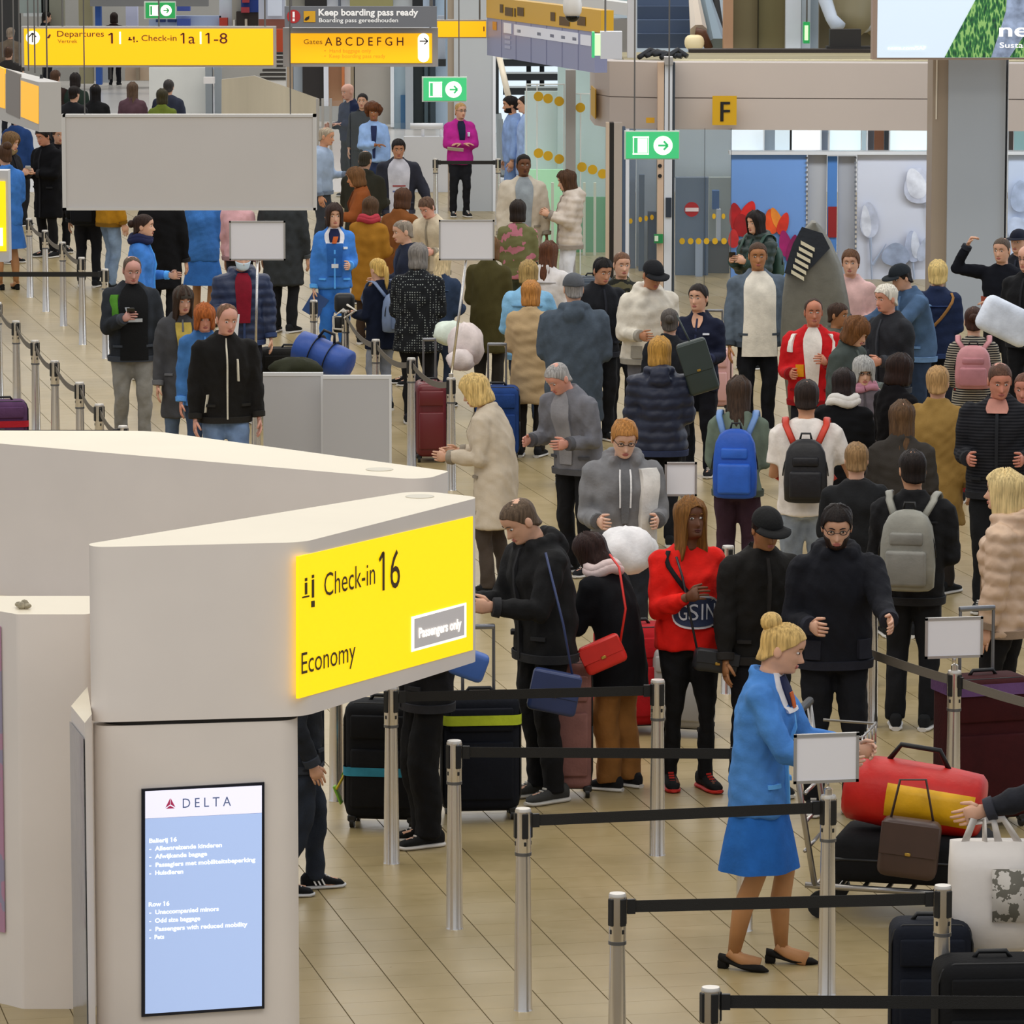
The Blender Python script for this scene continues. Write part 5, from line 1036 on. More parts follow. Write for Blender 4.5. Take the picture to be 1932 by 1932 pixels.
# ------------------------------------------------------------------ bags and luggage
def suitcase(px, py, w, d, hgt, rz, hx, label, strap=None, handle=True, at=None, grp='suitcases', hard=False, tags=()):
    P = A3(*at, 0) if at is not None else at_z(px, py, 0); t = thing('suitcase', label, 'suitcase', (P[0], P[1], 0), math.radians(rz), grp)
    m = mat('hard shell', hx, .35) if hard else cloth(hx)
    part('shell', t, m, lambda b: b.rbox((0, 0, hgt / 2 + .05), (w, d, hgt), min(w, d) * .22, 4), 50, False)
    part('front_pocket', t, m, lambda b: [b.rbox((0, -d / 2 - .008, .05 + hgt * .36), (w * .8, .03, hgt * .5), .012, 2), b.rbox((0, -d / 2 - .006, .05 + hgt * .80), (w * .8, .024, hgt * .2), .01, 2)], 50, False)
    part('piping', t, BLACKP, lambda b: b.tube([(x * w * .502, -d * .36, .05 + hgt / 2 + z * hgt * .49) for x, z in [(math.copysign(min(1, abs(math.cos(a)) * 1.3), math.cos(a)), math.copysign(min(1, abs(math.sin(a)) * 1.3), math.sin(a))) for a in np.linspace(0, 2 * math.pi, 33)]], .006, 5), True, False)
    for sx in (-1, 1):
        for sy in (-1, 1): part('wheel', t, BLACKP, lambda b: [b.tube([(sx * w * .4 - .012, sy * d * .36, .03), (sx * w * .4 + .012, sy * d * .36, .03)], .03, 12), b.rbox((sx * w * .4, sy * d * .36, .055), (.05, .05, .04), .008, 1)], 40, False)
    if handle:
        zt = hgt + .05
        part('handle', t, mat('handle alloy', '8b8c90', .3, .8), lambda b: [b.tube([(-w * .2, d * .3, zt - .05), (-w * .2, d * .3, zt + .36), (w * .2, d * .3, zt + .36), (w * .2, d * .3, zt - .05)], .010, 8), b.rbox((0, d * .3, zt + .36), (w * .44, .03, .03), .01, 2)], 40, False)
    part('carry_handle', t, BLACKP, lambda b: b.tube([(-.08, 0, hgt + .045), (-.06, 0, hgt + .075), (.06, 0, hgt + .075), (.08, 0, hgt + .045)], .011, 8), True, False)
    if strap:
        part('luggage_strap', t, cloth(strap[0]), lambda b: b.rbox((0, 0, .05 + hgt * strap[1]), (w + .012, d + .06, .055), min(w, d) * .2, 3), 50, False, label='bright luggage strap')
    for i, tg in enumerate(tags): part('luggage_tag', t, plain(tg, .5), lambda b: [b.rbox((-w / 2 - .03 - .02 * i, -.03, hgt * .38 - .08 * i), (.012, .06, .11), .004, 1, R=np.array(Matrix.Rotation(.5 - .9 * i, 3, 'Y'))), b.tube([(-w / 2, -.03, hgt * .5), (-w / 2 - .03, -.03, hgt * .42)], .004, 5)], False, False)
    return t
def backpack(S, hx, label, w=.30, hgt=.46, d=.16, z=.60, pocket=None, strap=None, m=None, side=1, grp='backpacks worn in the queue'):
    h = S.h; o = thing('backpack', label, 'backpack', tuple(S.loc), 0, grp); o.rotation_euler = S.o.rotation_euler; MW[o.name] = S.M
    c = S.tor(math.pi, (z + .06) * h, .0); y0 = c[1] + .035; m = m or nylon(hx); zc = z * h + .10
    def bag(b):
        b.loft([[A3(w / 2 * k * np.sign(math.cos(a)) * abs(math.cos(a)) ** .55, y0 + d / 2 * (.75 + .25 * k) + d / 2 * k2 * np.sign(math.sin(a)) * abs(math.sin(a)) ** .55, zc + z_ * hgt) for a in np.arange(24) * math.pi / 12] for z_, k, k2 in ((-.5, .55, .5), (-.485, .82, .8), (-.45, .96, .97), (-.2, 1.0, 1.05), (.1, .97, 1.0), (.3, .88, .88), (.42, .70, .68), (.48, .45, .45), (.5, .2, .2))])
    part('bag_body', o, m, bag, True, False); pm = nylon(pocket) if pocket else m
    part('front_pocket', o, pm, lambda b: b.rbox((0, y0 + d + .006, zc - hgt * .2), (w * .74, .05, hgt * .44), .022, 3), 50, False); part('top_pocket', o, pm, lambda b: b.rbox((0, y0 + d * .93, zc + hgt * .16), (w * .6, .04, hgt * .16), .015, 2), 50, False)
    part('zipper', o, BLACKP, lambda b: b.tube([(w * .52 * math.cos(a), y0 + d * .62, zc - hgt * .1 + hgt * .56 * math.sin(a)) for a in np.linspace(.05, math.pi - .05, 17)], .005, 5), True, False)
    part('grab_loop', o, BLACKP, lambda b: b.tube([(-.04, y0 + .02, zc + hgt * .47), (-.03, y0 + .01, zc + hgt * .57), (.03, y0 + .01, zc + hgt * .57), (.04, y0 + .02, zc + hgt * .47)], .009, 6), True, False)
    for s in (-1, 1):
        def st(b):
            pts = [A3(s * w * .28, y0 + .02, zc + hgt * .42)]
            for a in np.linspace(.86 * math.pi, .22, 8):
                zz = .80 * h + .022 * h * math.sin(a) - (.10 * h * max(0, (1.0 - a)) if a < 1 else 0); q = S.tor(s * a, min(zz, .826 * h), .012); q[0] = s * max(.078 * h, min(abs(q[0]), .088 * h)); q[2] += .022 * h * math.sin(min(a, 2.6)); pts.append(q)
            pts.append(S.tor(s * .5, .66 * h, .012)); pts.append(S.tor(s * 1.3, .60 * h, .015)); b.tube(pts, [(.024, .007)] * len(pts), 6, 0, (1, 0, 0))
        part('shoulder_strap', o, nylon(strap) if strap else m, st, True, False)
    return o
def handbag(P, rz, w, d, hgt, hx, label, tilt=0., strap=None, kind='handbag', cat='bag', flap=True):
    t = thing(kind, label, cat, P, math.radians(rz)); R = np.array(Matrix.Rotation(tilt, 3, 'Y')); m = mat('bag leather', hx, .45, vary=.08, scale=8)
    part('bag_body', t, m, lambda b: b.rbox((0, 0, hgt / 2), (w, d, hgt), d * .3, 3, R=R), 50, False)
    if flap: part('flap', t, m, lambda b: b.rbox(R @ A3(0, -d / 2 - .003, 0) + A3(0, 0, hgt * .5) + R @ A3(0, 0, hgt * .18), (w * .98, .008, hgt * .55), .003, 1, R=R), 40, False); part('clasp', t, mat('gold clasp', 'c9a34e', .3, .9), lambda b: b.rbox(R @ A3(0, -d / 2 - .010, -hgt * .06) + A3(0, 0, hgt * .5), (.03, .008, .018), .003, 1, R=R), 40, False)
    if strap: part('strap', t, m, lambda b: b.tube(strap, .007, 6), True, True)
    return t

# ------------------------------------------------------------------ the people, front to back
KB, STAFF = '3f79c4', 'airline staff in blue uniform'
def scarfset(): return [('patch', 'blouse', 'e8e4e6', -.42, .42, .74, .845, -.75, .75, .008), ('patch', 'neck_scarf', '1f2548', -.20, .20, .755, .835, -.34, .34, .018), ('patch', 'scarf_trim', 'c9622e', -.10, .06, .75, .79, -.04, .16, .024)]
def openf(hx, w=.34, z0=.46, wt=.5, nm='shirt'): return ('patch', nm, hx, -w, w, z0, .842, -wt, wt, .016)
blond, ginger, brown, dark, grey, white_ = 'c9a768', 'a8743c', '4a3323', '1d1512', '8d8883', 'd9d3c4'
light, mid_, tan, deep = 'd8a88c', 'c4906e', 'a8754f', '6b432c'
P_ = person
# nearest, around the barrier posts
st75 = P_(1490, 1176, 1.74, 72, 'woman in blue uniform jacket and pleated skirt with arms forward at a trolley, black pumps', 'uniform', '4a84cc', 'skirt', '2464b4', 'updo', blond, light, ('push', 'push'), 'f', 1.08, 6, 8, 14, .42, scarfset(), STAFF, ('pump', '15120f', '15120f'))
m74 = P_(1580, 953, 1.82, 8, 'man in black hooded top with glasses, one open hand stretched forward', 'hoodie', '14151c', 'trousers', '121318', 'short', dark, light, ('bent', 'reach'), 'm', 1.06, 4, -10, 16, .3, [('glasses',), ('beard', '2a1d16')])
w72 = P_(1300, 938, 1.72, 14, 'woman in oversized red sports jersey with long blond-tipped dark hair', 'sweater', 'd81a12', 'leggings', '101012', 'long', '7a5226', deep, ('phone', 'carry'), 'f', 1.12, 0, 10, -4, .2, [('oval', 'jersey_print', 'e8e6ea', .06, .615, .80, .058, .016), ('oval', 'jersey_print', '39425e', .06, .615, .74, .050, .020), ('patch', 'sleeve_tag', 'cfc6a8', -.85, -.6, .63, .67), ('strapline', '17171a', -1, 'front')], shoe=('sneaker', '141414', 'c8281c'), tm=cloth('e01c12'))
m70 = P_(960, 948, 1.82, -62, 'man in black hooded rain jacket looking down, holding papers beside the yellow sign', 'jacket', '1a1a1b', 'trousers', '111113', 'crop', '5d4c3c', light, ('read', 'read'), 'm', 1.12, 8, 0, 30, .0, [('hood',)], shoe=('sneaker', '3a3a38', 'c9c5bb'))
w71 = P_(1100, 1008, 1.54, -122, 'woman in black coat and wide brown trousers bent forward, dark curly hair', 'coat', '17181b', 'wide', '8a5c2c', 'bob', '2c1a16', light, ('read', 'read'), 'f', 1.08, 15, 0, 18, .1, [('scarf', 'd9c4c0')], hem=.38)
m81 = P_(1452, 962, 1.72, 20, 'person in dark jacket and black cap between red jersey and man in glasses', 'jacket', '1c1a18', 'trousers', '15151a', 'short', dark, tan, ('down', 'bent'), 'm', 1.0, 6, 0, 18, .2, [('cap', '181818')])
p76 = P_(596, 1052, 1.46, 100, 'person in dark jeans and black striped trainers, hidden above by the yellow sign', 'jacket', '20242b', 'jeans', '272d38', 'short', brown, light, ('pocket', 'pocket'), 'm', 1., 0, 0, 5, .5, [('at', at_z(566, 1684, 0)[0], at_z(566, 1684, 0)[1])], shoe=('sneaker', '0f1014', 'c9c9c9'))
p77 = P_(810, 1010, 1.68, -70, 'person in black trousers and black white-soled trainers, upper body behind the yellow sign', 'jacket', '1b1c20', 'wide', '0e0e10', 'short', dark, light, ('bent', 'bent'), 'm', 1.05, 0, 0, 5, .1, [('at', at_z(805, 1592, 0)[0], at_z(805, 1592, 0)[1])], shoe=('sneaker', '161616', 'd9d4cc'))
m78 = P_(2010, 1120, 1.78, -96, 'person cut by the right picture edge, hand holding a white shopping bag', 'jacket', '23242a', 'trousers', '101114', 'short', dark, light, ('down', ((.05, .9, -.55), (0, 1, -.35))), 'm', 1, 6, 0, 5, .2, [('at', at_z(2085, 1990, 0)[0], at_z(2085, 1990, 0)[1])])
w66 = P_(1898, 886, 1.78, -112, 'blond woman in beige quilted jacket and black leggings at right edge', 'puffer', 'c9ab90', 'leggings', '0e0e11', 'long', 'd6bd86', light, ('down', 'down'), 'f', 1.05, 0, 10, 2, .2, [], shoe=('sneaker', 'b39768', 'd8cba8'))
m65 = P_(1722, 848, 1.76, 168, 'dark-haired man in black jacket with a grey backpack, seen from behind', 'jacket', '141416', 'trousers', '15161a', 'short', dark, mid_, ('bent', 'bent'), 'm', 1.03, 2, 20, 5, 0, [])
c64 = P_(1616, 834, 1.62, 178, 'boy with short light brown hair in black top, back to us', 'sweater', '17181a', 'trousers', '1a1a1e', 'short', '8a6c48', light, ('bent', 'bent'), 'm', .98, 2, 0, 6, 0, [('patch', 'small_logo', 'd9d9d9', 2.55, 2.75, .735, .75)], tm=cloth('17181a'))
m67 = P_(1180, 794, 1.80, 6, 'ginger man with glasses in grey hooded top, white towel over his shoulder', 'hoodie', '7d7d7f', 'trousers', '24262c', 'short', ginger, 'e0b49c', ('bent', 'bent'), 'm', 1.04, 6, 0, 20, .1, [('glasses',), ('patch', 'drawstring', 'e9e9e9', -.13, -.09, .66, .80, -.13, -.09), ('patch', 'drawstring', 'e9e9e9', .09, .13, .66, .80, .09, .13), ('patch', 'white_towel', 'e4e0da', .42, 1.15, .52, .80, .40, 1.1, .035), ('patch', 'white_towel', 'e4e0da', 2.1, 2.7, .62, .80, 2.1, 2.6, .03), openf('6a6b6e', .07, .6, .12, 'zipper')])
w58 = P_(1395, 710, 1.67, 172, 'woman with long brown hair in sage sweater wearing a bright blue backpack', 'sweater', '6d7a6c', 'trousers', '3a2430', 'long', '3f2f24', light, ('bent', 'bent'), 'f', 1.04, 3, 0, 6, 0, [])
m59 = P_(1522, 716, 1.80, 176, 'man in white T-shirt with black and red backpack, seen from behind', 'tshirt', 'e6ded6', 'jeans', '8f98a3', 'short', '2a1f1a', mid_, ('out', 'bent'), 'm', 1.06, 3, 0, 8, 0, [])
w60 = P_(1592, 696, 1.62, 168, 'dark-haired woman in black coat with white collar, behind the white T-shirt', 'coat', '131315', 'trousers', '17171a', 'bob', '231714', light, ('bent', 'bent'), 'f', 1.0, 8, 10, 8, 0, [('scarf', 'e2dcd4')])
w61 = P_(1702, 756, 1.66, 176, 'woman with very long straight brown hair in dark grey coat, back to us', 'coat', '3a3632', 'trousers', '1c1c20', 'long', '58402a', light, ('bent', 'bent'), 'f', 1.05, 0, 0, 5, 0, [])
w62 = P_(1770, 690, 1.69, 150, 'person in long ochre coat right of the long straight brown hair', 'coat', '9c7c44', 'trousers', '2a2420', 'short', 'b08a5a', light, ('down', 'bent'), 'f', 1.06, 0, 20, 5, .1, [])
m63 = P_(1888, 686, 1.84, -8, 'red-faced man in black track top with white striped sleeves', 'jacket', '16171a', 'trousers', '16171a', 'crop', '5b3e30', 'cf8a74', ('bent', 'bent'), 'm', 1.08, 4, 12, 16, 0, [('patch', 'shirt_collar', 'c98f80', -.25, .25, .79, .842, -.5, .5)], tm=pattern('striped', '14151a', '2a2a2e', 14))
w68 = P_(885, 708, 1.66, -105, 'blond woman in cream coat left of the bent grey-haired man', 'coat', 'c9bba6', 'trousers', '4a4038', 'bob', 'd0b070', light, ('bent', 'bent'), 'f', 1.16, 10, 0, 18, .2, [])
m69 = P_(1040, 690, 1.70, -38, 'grey-haired man in grey jacket bending forward, pink face', 'jacket', '74747a', 'trousers', '131316', 'crop', 'a09c98', 'd99c88', ('bent', 'bent'), 'm', 1.1, 16, -10, 26, .1, [openf('8d8c90', .2, .5, .35)])
w41 = P_(1245, 636, 1.66, 178, 'ginger-blond woman in navy quilted jacket, back to us', 'puffer', '1d2338', 'trousers', '15161a', 'bob', 'b8893f', light, ('bent', 'bent'), 'f', 1.14, 3, 0, 6, 0, [])
w54 = P_(1630, 674, 1.56, 6, 'grey-haired woman with glasses and pink scarf among the crowd', 'coat', '6d6468', 'trousers', '2a2a2e', 'bobfringe', 'a8a6a2', light, ('bent', 'bent'), 'f', 1.02, 0, 0, 10, 0, [('glasses',), ('scarf', 'c78a9c')])
w55 = P_(1700, 668, 1.68, 120, 'person with dark brown hair in black, right of the pink scarf', 'coat', '141214', 'trousers', '141416', 'bob', '2a1a14', light, ('down', 'bent'), 'f', 1.0, 0, 10, 10, 0, [])
w53 = P_(1625, 600, 1.67, 52, 'brown-haired woman with fringe looking down in grey-green coat', 'coat', '4a524e', 'trousers', '24262a', 'bobfringe', '6b4526', light, ('bent', 'bent'), 'f', 1.0, 6, 0, 22, 0, [])
m51 = P_(1535, 562, 1.68, -4, 'balding man in red jacket with yellow and white panels', 'jacket', 'c4161c', 'trousers', '1a1a20', 'rim', '3c2a20', 'c07e62', ('bent', 'phone'), 'm', 1.14, 0, 6, 4, 0, [openf('e4dcd2', .16, .52, .34), ('patch', 'yellow_lettering', 'd8931a', -.62, -.28, .60, .66), ('patch', 'white_panel', 'e6e0d8', -1.15, -.8, .72, .81), ('patch', 'white_panel', 'e6e0d8', .8, 1.15, .72, .81)])
m52 = P_(1582, 572, 1.50, 40, 'brown-faced person half hidden right of the red jacket man', 'jacket', '5b5a50', 'trousers', '222222', 'short', '3a281e', tan, ('down', 'down'), 'm', 1.0, 0, 20, 5, 0, [])
x1_ = P_(926, 446, 1.66, 165, 'person in olive brown coat left of the light blue jacket, back to us', 'coat', '4c4628', 'trousers', '2a2620', 'bob', '6a4a28', light, ('bent', 'bent'), 'f', 1.0, 4, 0, 8, 0, [])
x2_ = P_(1934, 702, 1.70, -20, 'person in white shirt cut by right edge beside the red-faced man', 'shirt', 'd9d4ce', 'trousers', '1a1a1e', 'crop', '6a4636', 'cf8a74', ('bent', 'bent'), 'm', 1.0, 0, 0, 10, 0, [])
m47 = P_(1670, 536, 1.74, -52, 'white-haired older man in dark jacket looking left', 'jacket', '24262b', 'trousers', '1c1d22', 'short', 'd8d2c4', 'd69a80', ('bent', 'bent'), 'm', 1.06, 2, 0, 8, 0, [])
w49 = P_(1770, 492, 1.66, 172, 'short-haired blond person in navy jacket with tan shoulder strap, back to us', 'jacket', '1a2746', 'trousers', '1c1f2a', 'pixie', 'd3b878', light, ('bent', 'bent'), 'f', 1.04, 0, 0, 4, 0, [('strapline', '9a6f3e', -1, 'back')])
w56 = P_(1838, 578, 1.66, 174, 'brown-haired woman in black and white striped top with pink backpack', 'sweater', '17171a', 'trousers', '7d1418', 'bun', '3a2218', light, ('bent', 'bent'), 'f', 1.05, 2, 0, 6, 0, [], tm=pattern('striped', '16161a', 'a39c8c', 16))
m40 = P_(1264, 582, 1.58, 176, 'person with dark grey bun in dark coat, green bag on shoulder', 'coat', '23252a', 'trousers', '17181c', 'bun', '4f4944', light, ('bent', 'strap'), 'f', 1.0, 0, 0, 8, 0, [])
m39 = P_(1236, 494, 1.82, 22, 'man in black cap and cream hooded top among the queue', 'hoodie', 'dcd5c6', 'trousers', '6a6a70', 'crop', dark, 'b8805e', ('bent', 'bent'), 'm', 1.16, 6, 0, 20, 0, [('cap', '15161a')])
w42 = P_(1318, 535, 1.70, -16, 'woman in dark navy uniform with dark tied-back hair and small wing badge', 'uniform', '141a30', 'trousers', '12141c', 'bun', '1f1512', light, ('down', 'bent'), 'f', 1.04, 0, -8, 2, 0, [('patch', 'wing_badge', 'cfd2d8', .30, .62, .735, .743), ('patch', 'neckline', 'd8a88c', -.10, .10, .77, .842, -.42, .42, .01)])
m44 = P_(1430, 456, 1.85, 6, 'tall tanned man in white sweater and open grey-blue jacket', 'jacket', '5d6a78', 'trousers', '14161c', 'crop', '4a3526', 'b47c52', ('down', 'down'), 'm', 1.08, 0, -6, 6, 0, [openf('e8e2d4', .75, .42, .55)], hem=.47)
w43 = P_(1425, 398, 1.68, -48, 'dark-haired woman in dark green padded jacket looking at a phone', 'puffer', '23332f', 'jeans', '2c3444', 'long', '1d1614', light, ('phone', 'phone'), 'f', 1.0, 0, 0, 8, 0, [])
m46 = P_(1605, 470, 1.75, -10, 'young man with brown hair in pale pink shirt with dark bag strap', 'shirt', 'd9b3ae', 'trousers', '2b2d36', 'short', '5e3f28', light, ('bent', 'bent'), 'm', 1.0, 0, 0, 6, 0, [('strapline', '3a3442', -1, 'front')])
m48 = P_(1692, 500, 1.72, -58, 'person in denim jacket and dark cap leaning forward', 'jacket', '4a6484', 'jeans', '2c3a50', 'short', dark, light, ('reach', 'reach'), 'm', 1.06, 14, 0, 12, 0, [('cap', '1c2228')], tm=denim('4a6484'))
m50a = P_(1890, 448, 1.74, -26, 'man scratching his head in black and rust pullover, right edge', 'sweater', '16181f', 'trousers', '17181c', 'crop', '54463a', light, ('head', 'fold'), 'm', 1.02, 0, 0, 6, 0, [('patch', 'rust_band', '9c4a38', -1.5, 1.5, .60, .66)])
m50b = P_(1922, 433, 1.70, -30, 'man in navy cap behind the man scratching his head', 'jacket', '1a1d26', 'trousers', '15161a', 'crop', dark, light, ('down', 'down'), 'm', 1.0, 0, 0, 4, 0, [('cap', '161a2a')])
m50c = P_(1938, 462, 1.78, -34, 'bald man with glasses in black jacket cut by right edge', 'jacket', '121316', 'trousers', '131418', 'bald', dark, 'd9a48c', ('bent', 'bent'), 'm', 1.05, 0, 0, 6, 0, [('glasses',)])
m37 = P_(1140, 487, 1.74, 24, 'young dark-haired man in black jacket left of the shaved head', 'jacket', '15171d', 'trousers', '15161a', 'short', '14100e', 'c49072', ('bent', 'bent'), 'm', 1.02, 4, 0, 16, 0, [])
m38 = P_(1174, 475, 1.70, 14, 'person with shaved brown hair and patterned dark top', 'shirt', '2a2a26', 'trousers', '1c1d22', 'crop', '6b4a34', light, ('down', 'bent'), 'm', .98, 0, 0, 8, 0, [], tm=pattern('printed', '23241f', '5c573e', 16))
m36 = P_(1082, 516, 1.84, 176, 'big man in grey beanie and slate blue hooded coat, back to us', 'coat', '454f5a', 'trousers', '16181c', 'crop', grey, light, ('bent', 'bent'), 'm', 1.2, 4, 12, 6, 0, [('hood',), ('beanie', '54575c')], tm=cloth('47525e'))
w34 = P_(997, 492, 1.68, 176, 'short-haired blond woman in light blue jacket, back to us', 'jacket', '82b4d6', 'jeans', '2a3548', 'pixie', 'a08450', light, ('out', 'bent'), 'f', 1.1, 4, 0, 8, 0, [])
w35 = P_(1002, 530, 1.60, 170, 'woman with ginger bob in beige coat, in front of the light blue jacket', 'coat', 'b89e78', 'trousers', '2a2622', 'bob', 'b0783c', light, ('bent', 'bent'), 'f', .98, 2, 0, 8, 0, [])
w33 = P_(1036, 455, 1.64, 160, 'woman with long reddish brown hair in white jacket, back to us', 'jacket', 'ded8d4', 'trousers', '2c2a30', 'long', '5a3520', light, ('bent', 'bent'), 'f', 1.0, 4, 0, 8, 0, [])
w32 = P_(977, 378, 1.66, 174, 'dark-haired person in pink and olive patterned jumper, back to us', 'sweater', '8a6a60', 'trousers', '3c4030', 'bob', '241a14', light, ('bent', 'bent'), 'f', 1.06, 3, 0, 6, 0, [], tm=pattern('printed', '6c6a44', 'b5707c', 7))
w30 = P_(790, 460, 1.73, 172, 'woman in black coat with white dots and black trousers, back to us', 'coat', '1a1c1f', 'leggings', '101012', 'bob', '7c7670', light, ('bent', 'bent'), 'f', 1.2, 3, 0, 8, 0, [], tm=pattern('dotted', '191b1e', '9aa09c', 42), hem=.40, shoe=('sneaker', '16161a', 'b8b4ac'))
w31 = P_(836, 474, 1.55, 160, 'light-haired person in navy jacket right of the dotted coat', 'jacket', '2b3a52', 'jeans', '2a3446', 'long', 'd2bc92', light, ('bent', 'bent'), 'f', 1.0, 6, 0, 8, 0, [])
c29 = P_(712, 487, 1.50, -140, 'blond girl in navy coat with grey-blue backpack beside the dotted coat', 'coat', '171d2e', 'trousers', '8a8f9a', 'tail', 'c8a45c', light, ('bent', 'bent'), 'f', .96, 2, 0, 6, 0, [], hem=.4)
m27 = P_(757, 415, 1.71, -70, 'man with grey-brown hair in dark navy coat, face turned left', 'jacket', '22283a', 'trousers', '1c1f28', 'crop', '8b7f70', light, ('bent', 'bent'), 'm', 1.04, 4, 0, 8, 0, [])
w25 = P_(762, 356, 1.66, 150, 'brown-haired person in rust coat above the navy coated man', 'coat', '7a4a26', 'trousers', '2a231e', 'bob', '4a2e1c', light, ('bent', 'bent'), 'f', 1.05, 6, 0, 8, 0, [])
w26 = P_(800, 374, 1.68, -30, 'person in cream fleece looking down beside the white sign top', 'jacket', 'cdbfa4', 'trousers', '3a3630', 'short', '5a4232', 'd9a08c', ('bent', 'bent'), 'm', 1.0, 10, 0, 24, 0, [])
w24 = P_(668, 316, 1.66, -80, 'person with brown hair in orange-brown coat pointing left', 'coat', '8a4c26', 'trousers', '3a2a20', 'bob', '6b4a2c', 'c98a60', ('bent', 'point'), 'f', 1.06, 4, 0, 10, 0, [])
w24b = P_(700, 372, 1.64, 160, 'person in mustard coat with red scarf left of the navy coated man', 'coat', '9c6c24', 'trousers', '3a2a1e', 'bob', '4a3420', light, ('bent', 'bent'), 'f', 1.05, 4, 0, 8, 0, [('scarf', 'a83440')])
st14 = P_(631, 384, 1.73, 4, 'woman in blue uniform with dark bob holding a blue folder, frowning', 'uniform', '3f7cca', 'trousers', '2f6cbc', 'bob', '33221b', light, ('down', 'bent'), 'f', 1.06, 0, 4, 6, .1, scarfset() + [('patch', 'waistcoat', '2c62ac', -.36, .36, .55, .75, -.42, .42, .012), ('patch', 'name_badge', 'dfe4ea', .45, .72, .715, .728), ('patch', 'id_card', 'd8dde4', -.14, .16, .60, .625, None, None, .022)], STAFF, hem=.47)
# left group walking
m13 = P_(430, 573, 1.82, 16, 'bald man in black zipped jacket walking towards us', 'jacket', '161412', 'jeans', '6f86a8', 'rim', '7a5a44', 'd8a08c', ('down', 'down'), 'm', 1.08, 3, 6, 14, .4, [('patch', 'zipper', 'd9d2c0', -.06, -.02, .47, .83, -.06, -.02), ('patch', 'zipper', 'd9d2c0', .28, .33, .64, .74, .22, .27), ('patch', 'zipper', 'd9d2c0', -.95, -.90, .50, .58, -.85, -.80)])
w12 = P_(386, 574, 1.62, 10, 'red-haired woman in blue denim jacket between two walking people', 'jacket', '3f6ea6', 'jeans', '3a4a64', 'bobfringe', 'a85c2a', 'd99880', ('down', 'bent'), 'f', 1.0, 3, 0, 12, .3, [], tm=denim('3f6ea6'))
w11 = P_(346, 540, 1.68, 8, 'young woman in dark beanie and grey coat with yellow scarf', 'coat', '4a4a4c', 'jeans', '5a6a80', 'long', '3a2a20', 'd3a086', ('down', 'carry'), 'f', 1.0, 2, 10, 10, .4, [('beanie', '463f38'), ('patch', 'yellow_scarf', 'b8a04a', -.1, .25, .58, .80, -.3, .35)])
m10 = P_(250, 484, 1.80, 14, 'man in open dark jacket over black printed T-shirt reading a phone', 'jacket', '262a30', 'trousers', '87857f', 'rim', '5a4a3c', 'c9968a', ('phone', 'down'), 'm', 1.08, 2, 0, 16, .3, [openf('0e0f11', .55, .46, .5), ('patch', 'shirt_print', 'b8bcc0', -.25, .25, .655, .672, None, None, .026), ('patch', 'shirt_print', 'b8bcc0', -.22, -.02, .69, .73, -.30, -.14, .026), ('patch', 'green_bag_strap', '4f8a2c', -1.05, -.6, .68, .79, -1.0, -.6, .02)])
m9 = P_(458, 462, 1.74, 10, 'man with face mask in navy padded jacket and dark red scarf', 'puffer', '202c4a', 'trousers', '20222a', 'short', '4a3c34', light, ('bent', 'down'), 'm', 1.05, 2, 0, 14, .2, [('mask', 'cfe2ee'), ('patch', 'red_scarf', '7d1226', -.24, .20, .56, .83, -.3, .26, .02)])
st8 = P_(385, 336, 1.72, 170, 'uniformed woman in blue, head hidden by the blank grey board', 'uniform', '3a72b8', 'skirt', '3068b0', 'updo', brown, light, ('bent', 'bent'), 'f', 1.1, 3, 0, 5, .1, [], STAFF, ('pump', '15120f', '15120f'))
p15 = P_(535, 330, 1.80, 160, 'person in dark grey coat, head behind the blank grey board', 'coat', '35383a', 'trousers', '1a1b1e', 'short', dark, light, ('down', 'down'), 'm', 1.15, 0, 0, 5, 0, [])
p15b = P_(452, 345, 1.70, 150, 'person in pale pink top partly behind the blank grey board', 'sweater', 'd8a9ae', 'trousers', '26262a', 'bob', brown, light, ('down', 'down'), 'f', 1.0, 0, 0, 5, 0, [])
p15c = P_(306, 340, 1.76, 165, 'person in black coat behind the young uniformed woman', 'coat', '141416', 'trousers', '131316', 'short', dark, light, ('down', 'down'), 'm', 1.1, 0, 0, 5, 0, [])
st7 = P_(270, 404, 1.72, 84, 'young uniformed woman in blue jacket with tied dark hair, profile', 'uniform', '3f7cca', 'trousers', '2f6cbc', 'bun', '33231c', light, ('down', 'bent'), 'f', .98, 0, 0, 2, 0, [('scarf', '1f2548')], STAFF)
p6 = P_(213, 282, 1.76, 120, 'person in mustard jacket with blue jeans, head behind the blank board', 'jacket', 'b8831c', 'jeans', '7d92ac', 'short', brown, light, ('down', 'bent'), 'm', 1.06, 2, 0, 5, .1, [])
p6b = P_(165, 284, 1.72, 175, 'person in black with dotted black backpack, head behind the blank board', 'jacket', '131417', 'trousers', '15161a', 'short', dark, light, ('down', 'down'), 'm', 1.0, 0, 0, 5, 0, [])
st1 = P_(8, 272, 1.82, -150, 'uniformed woman in blue skirt at left edge seen from behind', 'uniform', '3f79c4', 'skirt', '3a70b8', 'updo', brown, light, ('bent', 'bent'), 'f', 1.08, 2, 0, 4, .1, [], STAFF, ('pump', '15120f', '15120f'))
m2 = P_(24, 250, 1.76, 60, 'person in black leather jacket with fur hood at left edge', 'jacket', '17161a', 'trousers', '131316', 'bob', '6e5334', light, ('phone', 'phone'), 'f', 1.04, 2, 0, 16, 0, [('scarf', '8a744e')])
m3 = P_(78, 240, 1.78, -40, 'person in black coat below the angled amber screens', 'coat', '121215', 'trousers', '111114', 'short', dark, 'c48a70', ('bent', 'fold'), 'm', 1.05, 3, 0, 16, 0, [])
